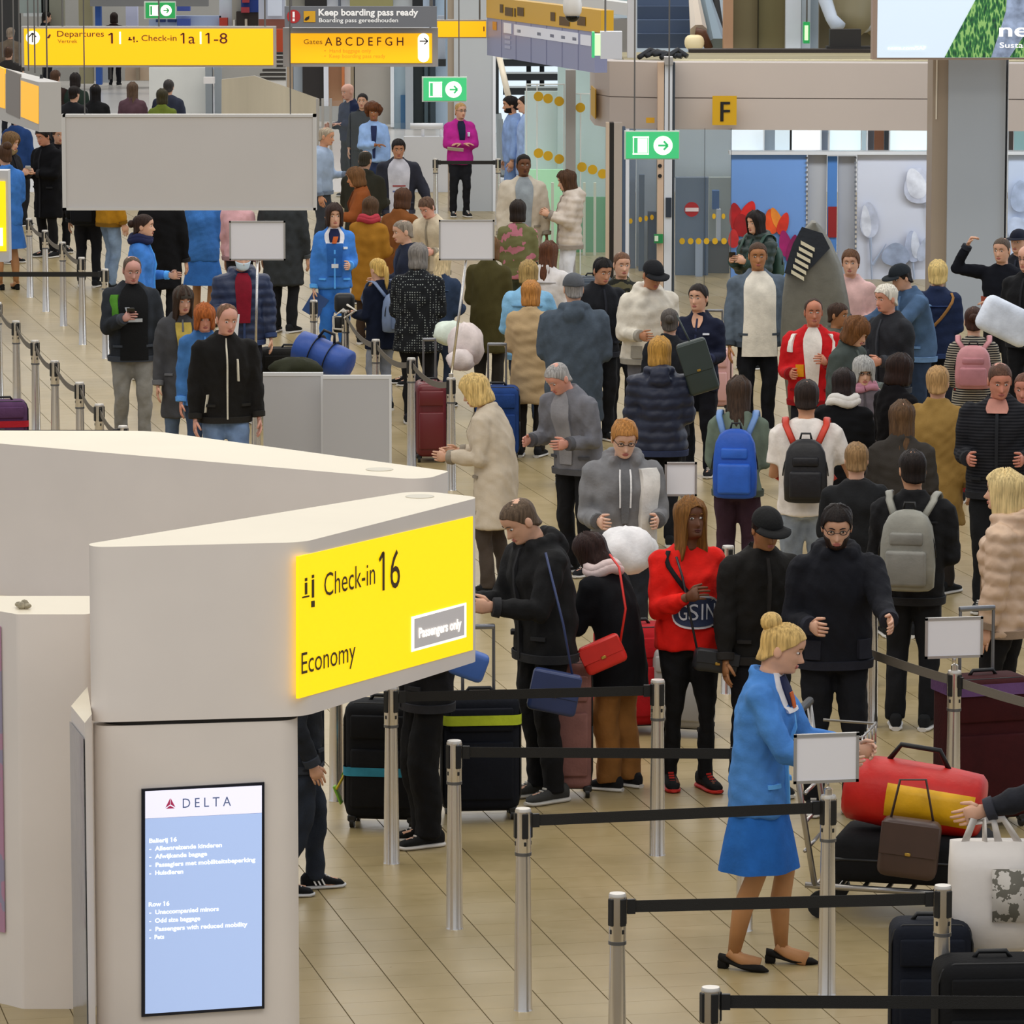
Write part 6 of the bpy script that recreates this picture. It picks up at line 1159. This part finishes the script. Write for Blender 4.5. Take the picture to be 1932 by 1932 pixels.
m3b = P_(112, 236, 1.76, 20, 'second person in black coat under the screens, nearer the blank board', 'coat', '19171a', 'trousers', '111114', 'short', brown, light, ('bent', 'bent'), 'm', 1.0, 3, 0, 12, 0, [])
m4 = P_(34, 205, 1.72, 150, 'person in dark blue scarf and jacket high at the left edge', 'jacket', '1d3a6c', 'trousers', '17181c', 'short', '6b5040', light, ('down', 'down'), 'm', 1.0, 0, 0, 5, 0, [])
# centre back
m16 = P_(618, 240, 1.76, 70, 'grey-haired man in light grey-blue pullover at the blank board edge', 'sweater', '9fb0c8', 'trousers', '3c4048', 'crop', 'a89a86', 'd39a78', ('down', 'bent'), 'm', 1.06, 4, 0, 8, .1, [])
m23 = P_(690, 284, 1.76, 160, 'person in dark olive hooded coat, back to us', 'coat', '34332a', 'trousers', '24241f', 'crop', '3a3428', light, ('bent', 'bent'), 'm', 1.14, 5, 0, 8, 0, [('hood',)])
m22 = P_(752, 262, 1.80, 6, 'dark-haired man in dark jacket over printed pale T-shirt', 'jacket', '2b2d38', 'trousers', '24262e', 'short', '1c1614', 'c48e70', ('down', 'out'), 'm', 1.08, 4, 0, 12, .2, [openf('c9c9d2', .5, .46, .6), ('patch', 'shirt_print', 'a04a4a', -.3, .3, .65, .66, None, None, .022), ('patch', 'shirt_print', '5a6a9a', -.3, .3, .61, .62, None, None, .022)])
m17 = P_(654, 158, 1.80, -50, 'bald man in navy shirt behind the glass balustrade', 'shirt', '1c2644', 'trousers', '1a1d28', 'bald', grey, 'd9a894', ('bent', 'fold'), 'm', 1.1, 2, 0, 10, 0, [])
w17b = P_(684, 176, 1.68, -8, 'dark-haired woman looking over from behind the curly-haired attendant', 'jacket', '1f2128', 'trousers', '1a1d22', 'bun', '17110f', 'd9ab90', ('down', 'down'), 'f', 1.0, 0, 0, 4, 0, [])
w17c = P_(705, 196, 1.70, 2, 'attendant with round curly brown hair in pale blue uniform shirt', 'shirt', '93b3e2', 'trousers', '2a3656', 'afro', '5c3418', '9c6844', ('fold', 'down'), 'f', 1.06, 0, 0, 6, 0, [('patch', 'lanyard', '232c50', -.06, .06, .52, .80, -.2, .2)])
w18 = P_(869, 193, 1.72, 12, 'woman in magenta jacket and black trousers with folded arms', 'jacket', 'b8288c', 'trousers', '17181d', 'crop', 'b8905a', light, ('fold', 'fold'), 'f', 1.1, 0, 14, 4, .1, [('glasses',), ('patch', 'dark_scarf', '1b2038', -.12, .16, .66, .83, -.25, .3, .02), ('patch', 'name_badge', 'dfe6f4', .45, .6, .70, .735)])
m19 = P_(990, 180, 1.86, -84, 'tall man in long pale blue jacket seen sideways', 'coat', '9db6e0', 'trousers', '9db6e0', 'crop', '2e241e', light, ('down', 'down'), 'm', 1.06, 0, 0, 6, .1, [], hem=.36, tm=cloth('9db6e0'))
m19b = P_(962, 181, 1.84, -80, 'dark-bearded man in pale blue suit facing left', 'jacket', '8aa6d6', 'trousers', '7d9acc', 'short', '17110f', 'c99676', ('down', 'down'), 'm', 1.0, 0, 0, 8, .1, [('beard', '17110f')])
m20 = P_(988, 290, 1.86, 6, 'tall dark-skinned man in long beige coat over grey shirt', 'coat', 'c9bfae', 'trousers', '3a3c42', 'crop', '120e0c', '6e472e', ('down', 'down'), 'm', 1.06, 0, 4, 4, .1, [openf('8f979c', .26, .5, .42)])
w21 = P_(1066, 322, 1.68, -78, 'woman with long brown hair in cream quilted jacket and white trousers', 'puffer', 'cfc2b4', 'trousers', 'dfe2ea', 'long', '4a3220', light, ('phone', 'phone'), 'f', 1.04, 0, 0, 14, 0, [])
for q in ((180, 160, 172, 'black', 'long', '120e0e', 'f'), (250, 155, 176, 'purple and brown', 'long', '5a4636', 'f'), (318, 150, 170, 'dark grey', 'short', '3a3634', 'm'), (306, 168, 176, 'olive green', 'bob', '3a3420', 'f'), (140, 162, 150, 'black and white', 'short', dark, 'm'),
          (104, 132, 160, 'dark brown', 'short', brown, 'm'), (142, 138, 172, 'dark green', 'bob', dark, 'f'), (20, 52, 160, 'grey', 'short', '8a7a68', 'm'), (16, 88, 170, 'dark grey with orange', 'short', brown, 'm'), (88, 22, 120, 'black and white', 'short', dark, 'm'), (137, 10, 4, 'black', 'bald', dark, 'm'), (215, 24, 178, 'dark brown', 'bob', '2a1d16', 'f')):
    col = {'black': '121214', 'purple and brown': '5a4048', 'dark grey': '2c3040', 'olive green': '6c7a2c', 'black and white': '1a1a1e', 'dark brown': '2a1c18', 'dark green': '1c2a22', 'grey': '6a5c4c', 'dark grey with orange': '2c2826', 'blue': '2a4c9c'}[q[3]]
    where = {180: 'with long black hair above the blank board', 250: 'with long brown hair above the blank board', 318: 'above the blank board, tallest there', 306: 'right above the blank board top edge', 140: 'beside the amber screens housing', 104: 'below the amber departures sign, left', 142: 'below the amber departures sign, second from left', 20: 'far left above the screens', 16: 'far left just above the screen housing', 88: 'behind the arrow of the amber sign', 137: 'facing us above the amber departures sign', 215: 'above the amber sign, hair dark', 240: 'with blue hood above the amber sign'}[q[0]]
    P_(q[0], q[1], 1.70 + .05 * (q[6] == 'm'), q[2], 'distant person in %s %s' % (q[3], where), 'coat' if q[0] % 2 else 'jacket', col, 'trousers', '1c1d22', q[4], q[5], light, ('down', 'down'), q[6], 1.05, 0, 0, 4, .1, [], 'distant travellers')

# ------------------------------------------------------------------ things they carry and wheel
backpack(m65, '8b8a80', 'grey backpack with shaped front pocket on the black jacket', .34, .50, .17, .60, '82817a')
backpack(w58, '1f55b8', 'bright blue backpack on the sage sweater', .32, .50, .14, .57, '2a62c6', '6f93c8')
backpack(m59, '1d1c1e', 'black backpack with red sides on the white T-shirt', .30, .44, .15, .60, '17161a', 'c83a24')
backpack(w56, 'c4868a', 'pink backpack on the striped top', .30, .36, .16, .64, 'b87a80')
backpack(c29, '7485a4', 'grey-blue backpack on the blond girl', .26, .38, .14, .58, '6a7b9a')
backpack(p6b, '121316', 'black backpack with white dots below the blank board', .34, .50, .2, .55, m=pattern('dotted', '121316', 'd8d8d8', 7))
backpack(w43, '2e4a40', 'small green backpack behind the woman with a phone', .24, .34, .12, .60)
def phone(S, s, lbl, hx='121418'):
    p = S.W(S.hand[s] + A3(0, -.0, .03)); solo('phone', lbl, 'phone', mat('phone glass', hx, .15), lambda b: b.rbox(p, (.072, .012, .145), .008, 2, R=np.array(Matrix.Rotation(.9, 3, 'X'))), 50)
phone(m10, -1, 'phone held by the man in printed black T-shirt'); phone(w43, -1, 'phone held by the woman in dark green jacket'); phone(m2, -1, 'pale phone held at the left edge', 'c9ccd4')
def sheet(S, s, lbl, hx, sz, rot=(.8, .2, .3), nm='paper', dz=-.06):
    p = S.W(S.hand[s]) + A3(0, 0, dz); solo(nm, lbl, nm, plain(hx, .6), lambda b: b.rbox(p, (sz[0], .006, sz[1]), .002, 1, R=np.array(Matrix.Rotation(rot[2], 3, 'Y') @ Matrix.Rotation(rot[0], 3, 'X'))), False)
sheet(st14, -1, 'blue folder held low by the frowning uniformed woman', '2a4c86', (.19, .25), (.2, 0, .55), 'folder', -.09)
sheet(m70, -1, 'white paper read by the man in black rain jacket', 'dfe4ea', (.15, .21), (1.0, 0, .2)); sheet(w18, 1, 'folded paper in the magenta jacket woman hand', 'cfc9b8', (.24, .08), (.9, 0, .1)); sheet(m9, -1, 'white paper bag held by the masked man', 'e3e6ea', (.16, .26), (.1, 0, .1), 'paper bag', -.12); sheet(w11, 1, 'pale paper bag carried beside the bald man', 'dde0e6', (.24, .3), (.05, 0, .1), 'paper bag', -.16)
def world_off(S, x, y, z): return S.W(A3(x, y, z))
# red clutch hanging at the black coat
pr = at_y(1137, 1262, w71.loc[1] - .36); up_ = at_y(1168, 1070, w71.loc[1] - .26)
hbg = handbag(pr, 0, .25, .09, .17, 'd8281e', 'red leather clutch bag on thin red strap against black coat', -.42, [pr + A3(.10, 0, .15), pr + A3(.13, -.01, .35), up_ + A3(0, 0, 0), up_ + A3(-.05, .15, .05)])
q_ = at_y(1046, 1345, m70.loc[1] - .40); handbag(q_, 0, .28, .09, .24, '2b3a66', 'navy shoulder bag with white print hanging on the black rain jacket', .2, [q_ + A3(.1, 0, .22), q_ + A3(.05, .02, .5), q_ + A3(-.05, .1, .9)])
q_ = at_y(884, 1280, p77.loc[1] - .25); handbag(q_, 0, .2, .1, .16, '3f68b4', 'blue bag corner showing below the yellow sign', .35, None, flap=False)
q_ = at_y(1316, 742, 36.9); handbag(q_, 0, .24, .1, .42, '2f3a36', 'dark green shoulder bag behind the navy quilted jacket', -.3, [q_ + A3(-.05, 0, .38), q_ + A3(-.16, .1, .6)])
q_ = at_y(1350, 1268, w72.loc[1] - .28); handbag(q_, 10, .26, .1, .13, '26282c', 'black crossbody bag at the hem of the red jersey', .15, [q_ + A3(-.1, 0, .1), w72.W(w72.tor(-.35, .74 * 1.72, .03)), w72.W(w72.tor(-.5, .80 * 1.72, .03))])
suitcase(726, 1556, .42, .26, .66, -8, '16171a', 'black soft suitcase with teal band behind the nearest left post', ('3a93b0', .42), True, tags=('d8c22a', '86c23a')); suitcase(905, 1540, .44, .28, .66, 6, '10131c', 'black suitcase with lime luggage strap between the trousers', ('b8c832', .80))
suitcase(812, 868, .27, .42, .66, 4, '6e2126', 'dark red upright suitcase beside the grey partition', hard=True); suitcase(1850, 1555, .50, .3, .80, 18, '3a0d10', 'large maroon suitcase behind the post with white sign', ('6a4a78', .93), True)
suitcase(1290, 1385, .36, .24, .50, -20, '9b9a98', 'light grey hard suitcase behind the brown trousers post', None, True, hard=True, tags=('c8dc1e',)); suitcase(1074, 1500, .26, .22, .74, 0, '8a5f58', 'dusty brown suitcase between black rain jacket and black coat', None, False)
suitcase(545, 690, .62, .34, .62, 5, '1a1815', 'wide black suitcase stacked behind the partition panels', None, False, at=at_z(548, 786, 0)[:2]); suitcase(1344, 640, .36, .24, .56, -10, 'd8a8a4', 'pink suitcase with tall cream handle behind the navy uniform', None, True, at=at_z(1346, 775, 0)[:2], hard=True)
suitcase(1120, 475, .42, .26, .66, 6, '3a4654', 'slate blue suitcase standing left of the young dark-haired man', None, False, at=at_z(1118, 640, 0)[:2], hard=True)
suitcase(1208, 1140, .5, .34, .62, 12, 'b01820', 'red suitcase under the white bundle', None, False, at=at_z(1200, 1378, 0)[:2])
suitcase(930, 690, .4, .3, .62, 0, '1f3f7c', 'dark blue suitcase in front of the light blue jacket', None, True, at=at_z(938, 868, 0)[:2])
suitcase(1752, 1700, .36, .26, .62, 0, '10141f', 'dark navy upright suitcase below the trolley, between two posts', None, False, at=at_z(1752, 2010, 0)[:2])
suitcase(1862, 1800, .50, .30, .62, 4, '0c0c0e', 'black suitcase below the white shopping bag', None, False, at=at_z(1868, 2090, 0)[:2])
def lump(nm, lbl, cat, px, py, Y, r, hx, m=None, seed=1, flat=.75, grp=None):
    p = at_y(px, py, Y); rs = np.random.RandomState(seed)
    def bl(b):
        n, k = 22, 14; rings = []
        f = rs.uniform(0, 6.28, 6)
        for j in range(k + 1):
            th = math.pi * (j + .02) / (k + .04); row = []
            for i in range(n):
                a = i * 2 * math.pi / n; w = 1 + math.sin(th) ** .7 * (.09 * math.sin(3 * a + f[0] + 2 * th) + .07 * math.sin(5 * a + f[1] - 3 * th) + .05 * math.sin(7 * a + 5 * th + f[2])); row.append(p + A3(r[0] * w * math.sin(th) * math.cos(a), r[1] * w * math.sin(th) * math.sin(a), -r[2] * w * math.cos(th) * (1 if th > 1.57 else flat)))
            rings.append(row)
        b.loft(rings)
    return solo(nm, lbl, cat, m or cloth(hx), bl, True, grp)
suitcase(8, 870, .42, .28, .5, 10, '5a3a5e', 'plum suitcase with red panel at the left edge by the slanting posts', ('b0202c', .6), False)
lump('white_bundle', 'white folded jacket bundle lying on the red suitcase', 'clothing', 1178, 1045, at_z(1200, 1378, 0)[1], (.20, .16, .17), 'e6e4e4', seed=3)
lump('plush_bundle', 'white and pink soft bundle on the trolley by the light blue jacket', 'bundle', 880, 655, 42.6, (.16, .14, .22), 'ddd0cc', seed=5); lump('pillow', 'pale green and white round cushion beside the dotted coat', 'cushion', 850, 632, 43.6, (.16, .12, .13), 'dbe6d8', seed=8)
lump('white_pouch', 'white soft pouch resting low on the dark trolley bag', 'bundle', 870, 682, 42.4, (.12, .1, .11), 'e0d4d0', seed=12)
solo('pillow', 'large white pillow held at the right edge above the striped top', 'pillow', cloth('dbe2ee'), lambda b: b.rbox(at_y(1898, 606, 38.4), (.46, .16, .30), .07, 4, R=np.array(Matrix.Rotation(.45, 3, 'Y'))), 60)
solo('board_bag', 'tall grey padded board bag with black panel and cream bars, leaning', 'bag', [nylon('6f6d62'), nylon('20262e'), plain('d8d0b4', .6)], lambda b: [
    b.loft([[at_y(x0 + (x1 - x0) * (.5 + .5 * math.cos(a)), y + k * 4 * math.cos(a), 43.0) + A3(0, .16 * math.sin(a), 0) for a in np.arange(20) * math.pi / 10] for y, x0, x1, k in ((800, 1490, 1622, 0), (640, 1472, 1612, 0), (560, 1476, 1600, 0), (500, 1484, 1588, 0), (455, 1500, 1568, 0), (428, 1520, 1550, 0), (418, 1530, 1540, 0))]),
    b.solid([[at_y(x, y, 42.82) for x, y in r] for r in (((1513, 428), (1552, 440)), ((1496, 460), (1566, 468)), ((1486, 490), (1536, 500)), ((1480, 515), (1508, 524)))], [[at_y(x, y, 42.95) for x, y in r] for r in (((1513, 428), (1552, 440)), ((1496, 460), (1566, 468)), ((1486, 490), (1536, 500)), ((1480, 515), (1508, 524)))], 1)]
    + [b.obox(at_y(1511 - k * 3.6, 454 + k * 11, 42.79), at_y(1537 - k * 4, 468 + k * 11, 42.79) - at_y(1511 - k * 3.6, 454 + k * 11, 42.79), (0, 0, -.034), (0, .02, 0), 2) for k in range(6)], 50)
# holdalls behind the partition
def holdall(px, py, Y, L, r, rz, hx, lbl, band):
    p = at_y(px, py, Y); t = thing('holdall', lbl, 'bag', tuple(p), math.radians(rz)); R = np.array(Matrix.Rotation(.35, 3, 'Y'))
    part('bag_body', t, nylon(hx), lambda b: b.loft([[R @ A3(x * L / 2, r * k * math.cos(a), r * k * math.sin(a) * .85) for a in np.arange(20) * math.pi / 10] for x, k in ((-1, .2), (-.98, .8), (-.93, .97), (-.5, 1.03), (0, 1.0), (.5, 1.03), (.93, .97), (.98, .8), (1, .2))]), True, False)
    for x in (-.3, .3): part('handle_band', t, nylon(band), lambda b: b.tube([R @ A3(x * L / 2, r * 1.05 * math.cos(a), r * .9 * math.sin(a)) for a in np.linspace(-.6, 3.7, 18)], [(.004, .022)] * 18, 6, 0, (1, 0, 0)), True, False)
    part('handle', t, nylon(band), lambda b: b.tube([R @ A3(-.3 * L / 2, -r * .3, r * .9), R @ A3(-.2 * L / 2, -r * .3, r * 1.35), R @ A3(.2 * L / 2, -r * .3, r * 1.35), R @ A3(.3 * L / 2, -r * .3, r * .9)], .014, 8), True, False)
holdall(610, 672, 41.5, .52, .17, -20, '2c4f9c', 'blue holdall with black bands behind the partition', '14161c'); lump('soft_bag', 'dark olive soft bag slumped behind the left partition panel', 'bag', 560, 696, 40.2, (.22, .15, .10), '2a2c1c', seed=9)
solo('pushchair_frame', 'black pushchair with cream triangular frame beside the uniformed woman', 'pushchair', [BLACKP, plain('d9d2c4', .4)], lambda b: [b.rbox(at_y(650, 572, 46.5), (.2, .12, .2), .05, 3), b.rbox(at_y(640, 612, 46.4), (.12, .1, .16), .03, 2), b.tube([at_y(649, 583, 46.3), at_y(630, 597, 46.3), at_y(652, 598, 46.3), at_y(649, 583, 46.3)], .012, 6, 1), b.tube([at_y(655, 575, 46.2), at_y(672, 586, 46.1), at_y(650, 600, 46.2)], .012, 6, 1), b.tube([at_y(629, 597, 46.3), at_y(630, 620, 46.3), at_y(648, 622, 46.3)], .012, 6, 1)] + [b.tube([at_y(x, 735, 46.3), at_y(x + 2, 735, 46.3)], .09, 14) for x in (636, 660)] + [b.tube([at_y(x, 735, 46.3), at_y(650, 600, 46.3)], .012, 6) for x in (637, 661)], 40)
# white shopping bag hanging from the hand at right
hx_ = m78.W(m78.hand[1]); Yb = hx_[1] - .02
tb = thing('shopping_bag', 'white shopping bag with grey print held by its two handles at lower right', 'bag', tuple(at_y(1868, 1795, Yb)))
def tote(b):
    rows = []
    for y, x0, x1, dd in ((1585, 1792, 1950, .05), (1640, 1790, 1956, .08), (1720, 1788, 1954, .10), (1780, 1800, 1944, .09), (1797, 1822, 1925, .04)):
        a_, c_ = at_y(x0, y, Yb), at_y(x1, y, Yb); mid, rx = (a_ + c_) / 2, (c_[0] - a_[0]) / 2
        rows.append([mid + A3(rx * np.sign(math.cos(t)) * abs(math.cos(t)) ** .5 * (1 + .02 * math.sin(9 * t + y)), dd * math.sin(t), 0) for t in np.arange(28) * math.pi / 14])
    b.loft(rows)
part('bag_body', tb, mat('white plastic bag', 'd9d2cb', .45, vary=.05, scale=5, bump=.4, bscale=9), tote, True)
part('print', tb, pattern('printed', 'c9c3ba', '6d6a60', 22), lambda b: b.solid([[at_y(x, y, Yb - .112) for x in (1872, 1905, 1940)] for y in (1640, 1690, 1740)], [[at_y(x, y, Yb - .06) for x in (1872, 1905, 1940)] for y in (1640, 1690, 1740)]), True)
for dx in (-16, 22): part('handle', tb, mat('white plastic handle', 'd9d2cb', .5), lambda b: b.tube([at_y(1836 + dx, 1590, Yb - .03), at_y(1846 + dx * .5, 1545, Yb - .03), hx_ + A3(0, -.01, -.03), at_y(1882 + dx * .5, 1545, Yb - .03), at_y(1900 + dx, 1590, Yb - .03)], [(.004, .02)] * 5, 6), True)
# luggage trolley pushed by the uniformed woman
tw_ = at_z(1716, 1722, 0); tro = thing('luggage_trolley', 'steel luggage trolley in front of the blue uniform', 'trolley', tuple(tw_), math.radians(-14))
TS = mat('trolley steel', 'b5b1ac', .3, .85)
part('deck', tro, TS, lambda b: [b.tube([(x, -.22, .16), (x, .22, .16)], .012, 6) for x in np.linspace(-.45, .4, 8)] + [b.tube([(-.5, s * .24, .17), (.45, s * .20, .15)], .016, 8) for s in (-1, 1)], True, False)
part('push_frame', tro, TS, lambda b: [b.tube([(-.45, s * .24, .17), (-.52, s * .26, .6), (-.58, s * .26, 1.02)], .016, 8) for s in (-1, 1)] + [b.tube([(-.50, -.26, z), (-.50, .26, z)], .010, 6) for z in (.35, .5, .65, .8)], True, False)
part('push_handle', tro, BLACKP, lambda b: b.tube([(-.58, -.28, 1.03), (-.58, .28, 1.03)], .022, 10), True, False)
part('basket', tro, TS, lambda b: [b.tube([(-.5, -.24, z), (-.22, -.2, z), (-.22, .2, z), (-.5, .24, z)], .007, 6) for z in (.84, .94)] + [b.tube([(-.22, y, .84), (-.22, y, .95)], .006, 5) for y in (-.2, -.1, 0, .1, .2)], True, False)
for s in (-1, 1):
    for x in (-.42, .38): part('wheel', tro, RUBBER, lambda b: b.tube([(x, s * .22 - .02, .07), (x, s * .22 + .02, .07)], .07, 16), 40, False)
MT = MW[tro.name]; TP = lambda x, y, z: np.array(MT @ Vector((x, y, z)))
tc_ = thing('suitcase', 'black flat suitcase lying on the trolley deck', 'suitcase', tuple(TP(.02, 0, .18)), math.radians(-14), 'suitcases'); part('shell', tc_, cloth('141416'), lambda b: b.rbox((0, 0, .13), (.78, .46, .25), .06, 3), 50, False); part('piping', tc_, BLACKP, lambda b: b.rbox((0, 0, .13), (.79, .47, .02), .008, 1), 40, False); part('carry_handle', tc_, BLACKP, lambda b: b.tube([(-.1, -.23, .13), (-.08, -.27, .13), (.08, -.27, .13), (.1, -.23, .13)], .011, 6), True, False)
rd = thing('holdall', 'red holdall with yellow panel and black base on the trolley', 'bag', tuple(TP(.0, 0, .44)), math.radians(-14)); R2 = np.array(Matrix.Rotation(.12, 3, 'Y'))
part('bag_body', rd, nylon('c41a12'), lambda b: b.loft([[R2 @ A3(x * .36, .20 * k * math.cos(a), .17 + .17 * k * np.sign(math.sin(a)) * abs(math.sin(a)) ** .8) for a in np.arange(22) * math.pi / 11] for x, k in ((-1, .3), (-.97, .82), (-.9, .97), (-.4, 1.04), (.4, 1.04), (.9, .97), (.97, .82), (1, .3))]), True, False)
part('yellow_panel', rd, nylon('e0a812'), lambda b: b.solid([[R2 @ A3(x, -.212 * math.cos(a) - .006, .17 + .185 * math.sin(a)) for x in (-.12, .05, .2, .33)] for a in (-.45, -.1, .25, .5)], [[R2 @ A3(x, -.16 * math.cos(a), .17 + .16 * math.sin(a)) for x in (-.12, .05, .2, .33)] for a in (-.45, -.1, .25, .5)]), True, False)
part('handle', rd, nylon('141414'), lambda b: b.tube([R2 @ A3(-.16, 0, .33), R2 @ A3(-.1, -.02, .43), R2 @ A3(.1, -.02, .43), R2 @ A3(.16, 0, .33)], .014, 8), True, False)
bg2 = at_y(1715, 1655, TP(0, -.4, 0)[1]); handbag(bg2, -10, .30, .14, .30, '4a362e', 'brown leather bag hanging in front of the trolley', .1, [bg2 + A3(-.1, 0, .28), bg2 + A3(-.05, 0, .5), bg2 + A3(.08, 0, .5), bg2 + A3(.12, 0, .28)])
for c in [c for c in p76.o.children if c.name.startswith('shoe')]:
    for s in (-1, 1):
        for k in range(3): q = MB(); q.obox((s * .040, .005 - k * .028, .03), (0, .011, 0), (-s * .006, .022, .045), (s * .006, 0, 0)); q.obj('shoe_stripe', plain('e6e6e6', .5), c, False)
# jersey lettering
JW = cloth('dfe2ea'); Y0 = w72
def jl(ch, a0, a1, z0, z1):
    h = Y0.h; O_ = Y0.W(Y0.tor(a0, z0 * h, .024)); U_ = Y0.W(Y0.tor(a1, z0 * h, .024)) - O_; V_ = Y0.W(Y0.tor(a0, z1 * h, .024)) - O_; text(ch, O_, U_, V_, JW, Y0.o, 'jersey_letter', .003, .004)
for ch, a0, a1 in (('G', -.48, -.22), ('S', -.18, .04), ('I', .11, .16), ('N', .24, .56)): jl(ch, a0, a1, .590, .645)
bake()
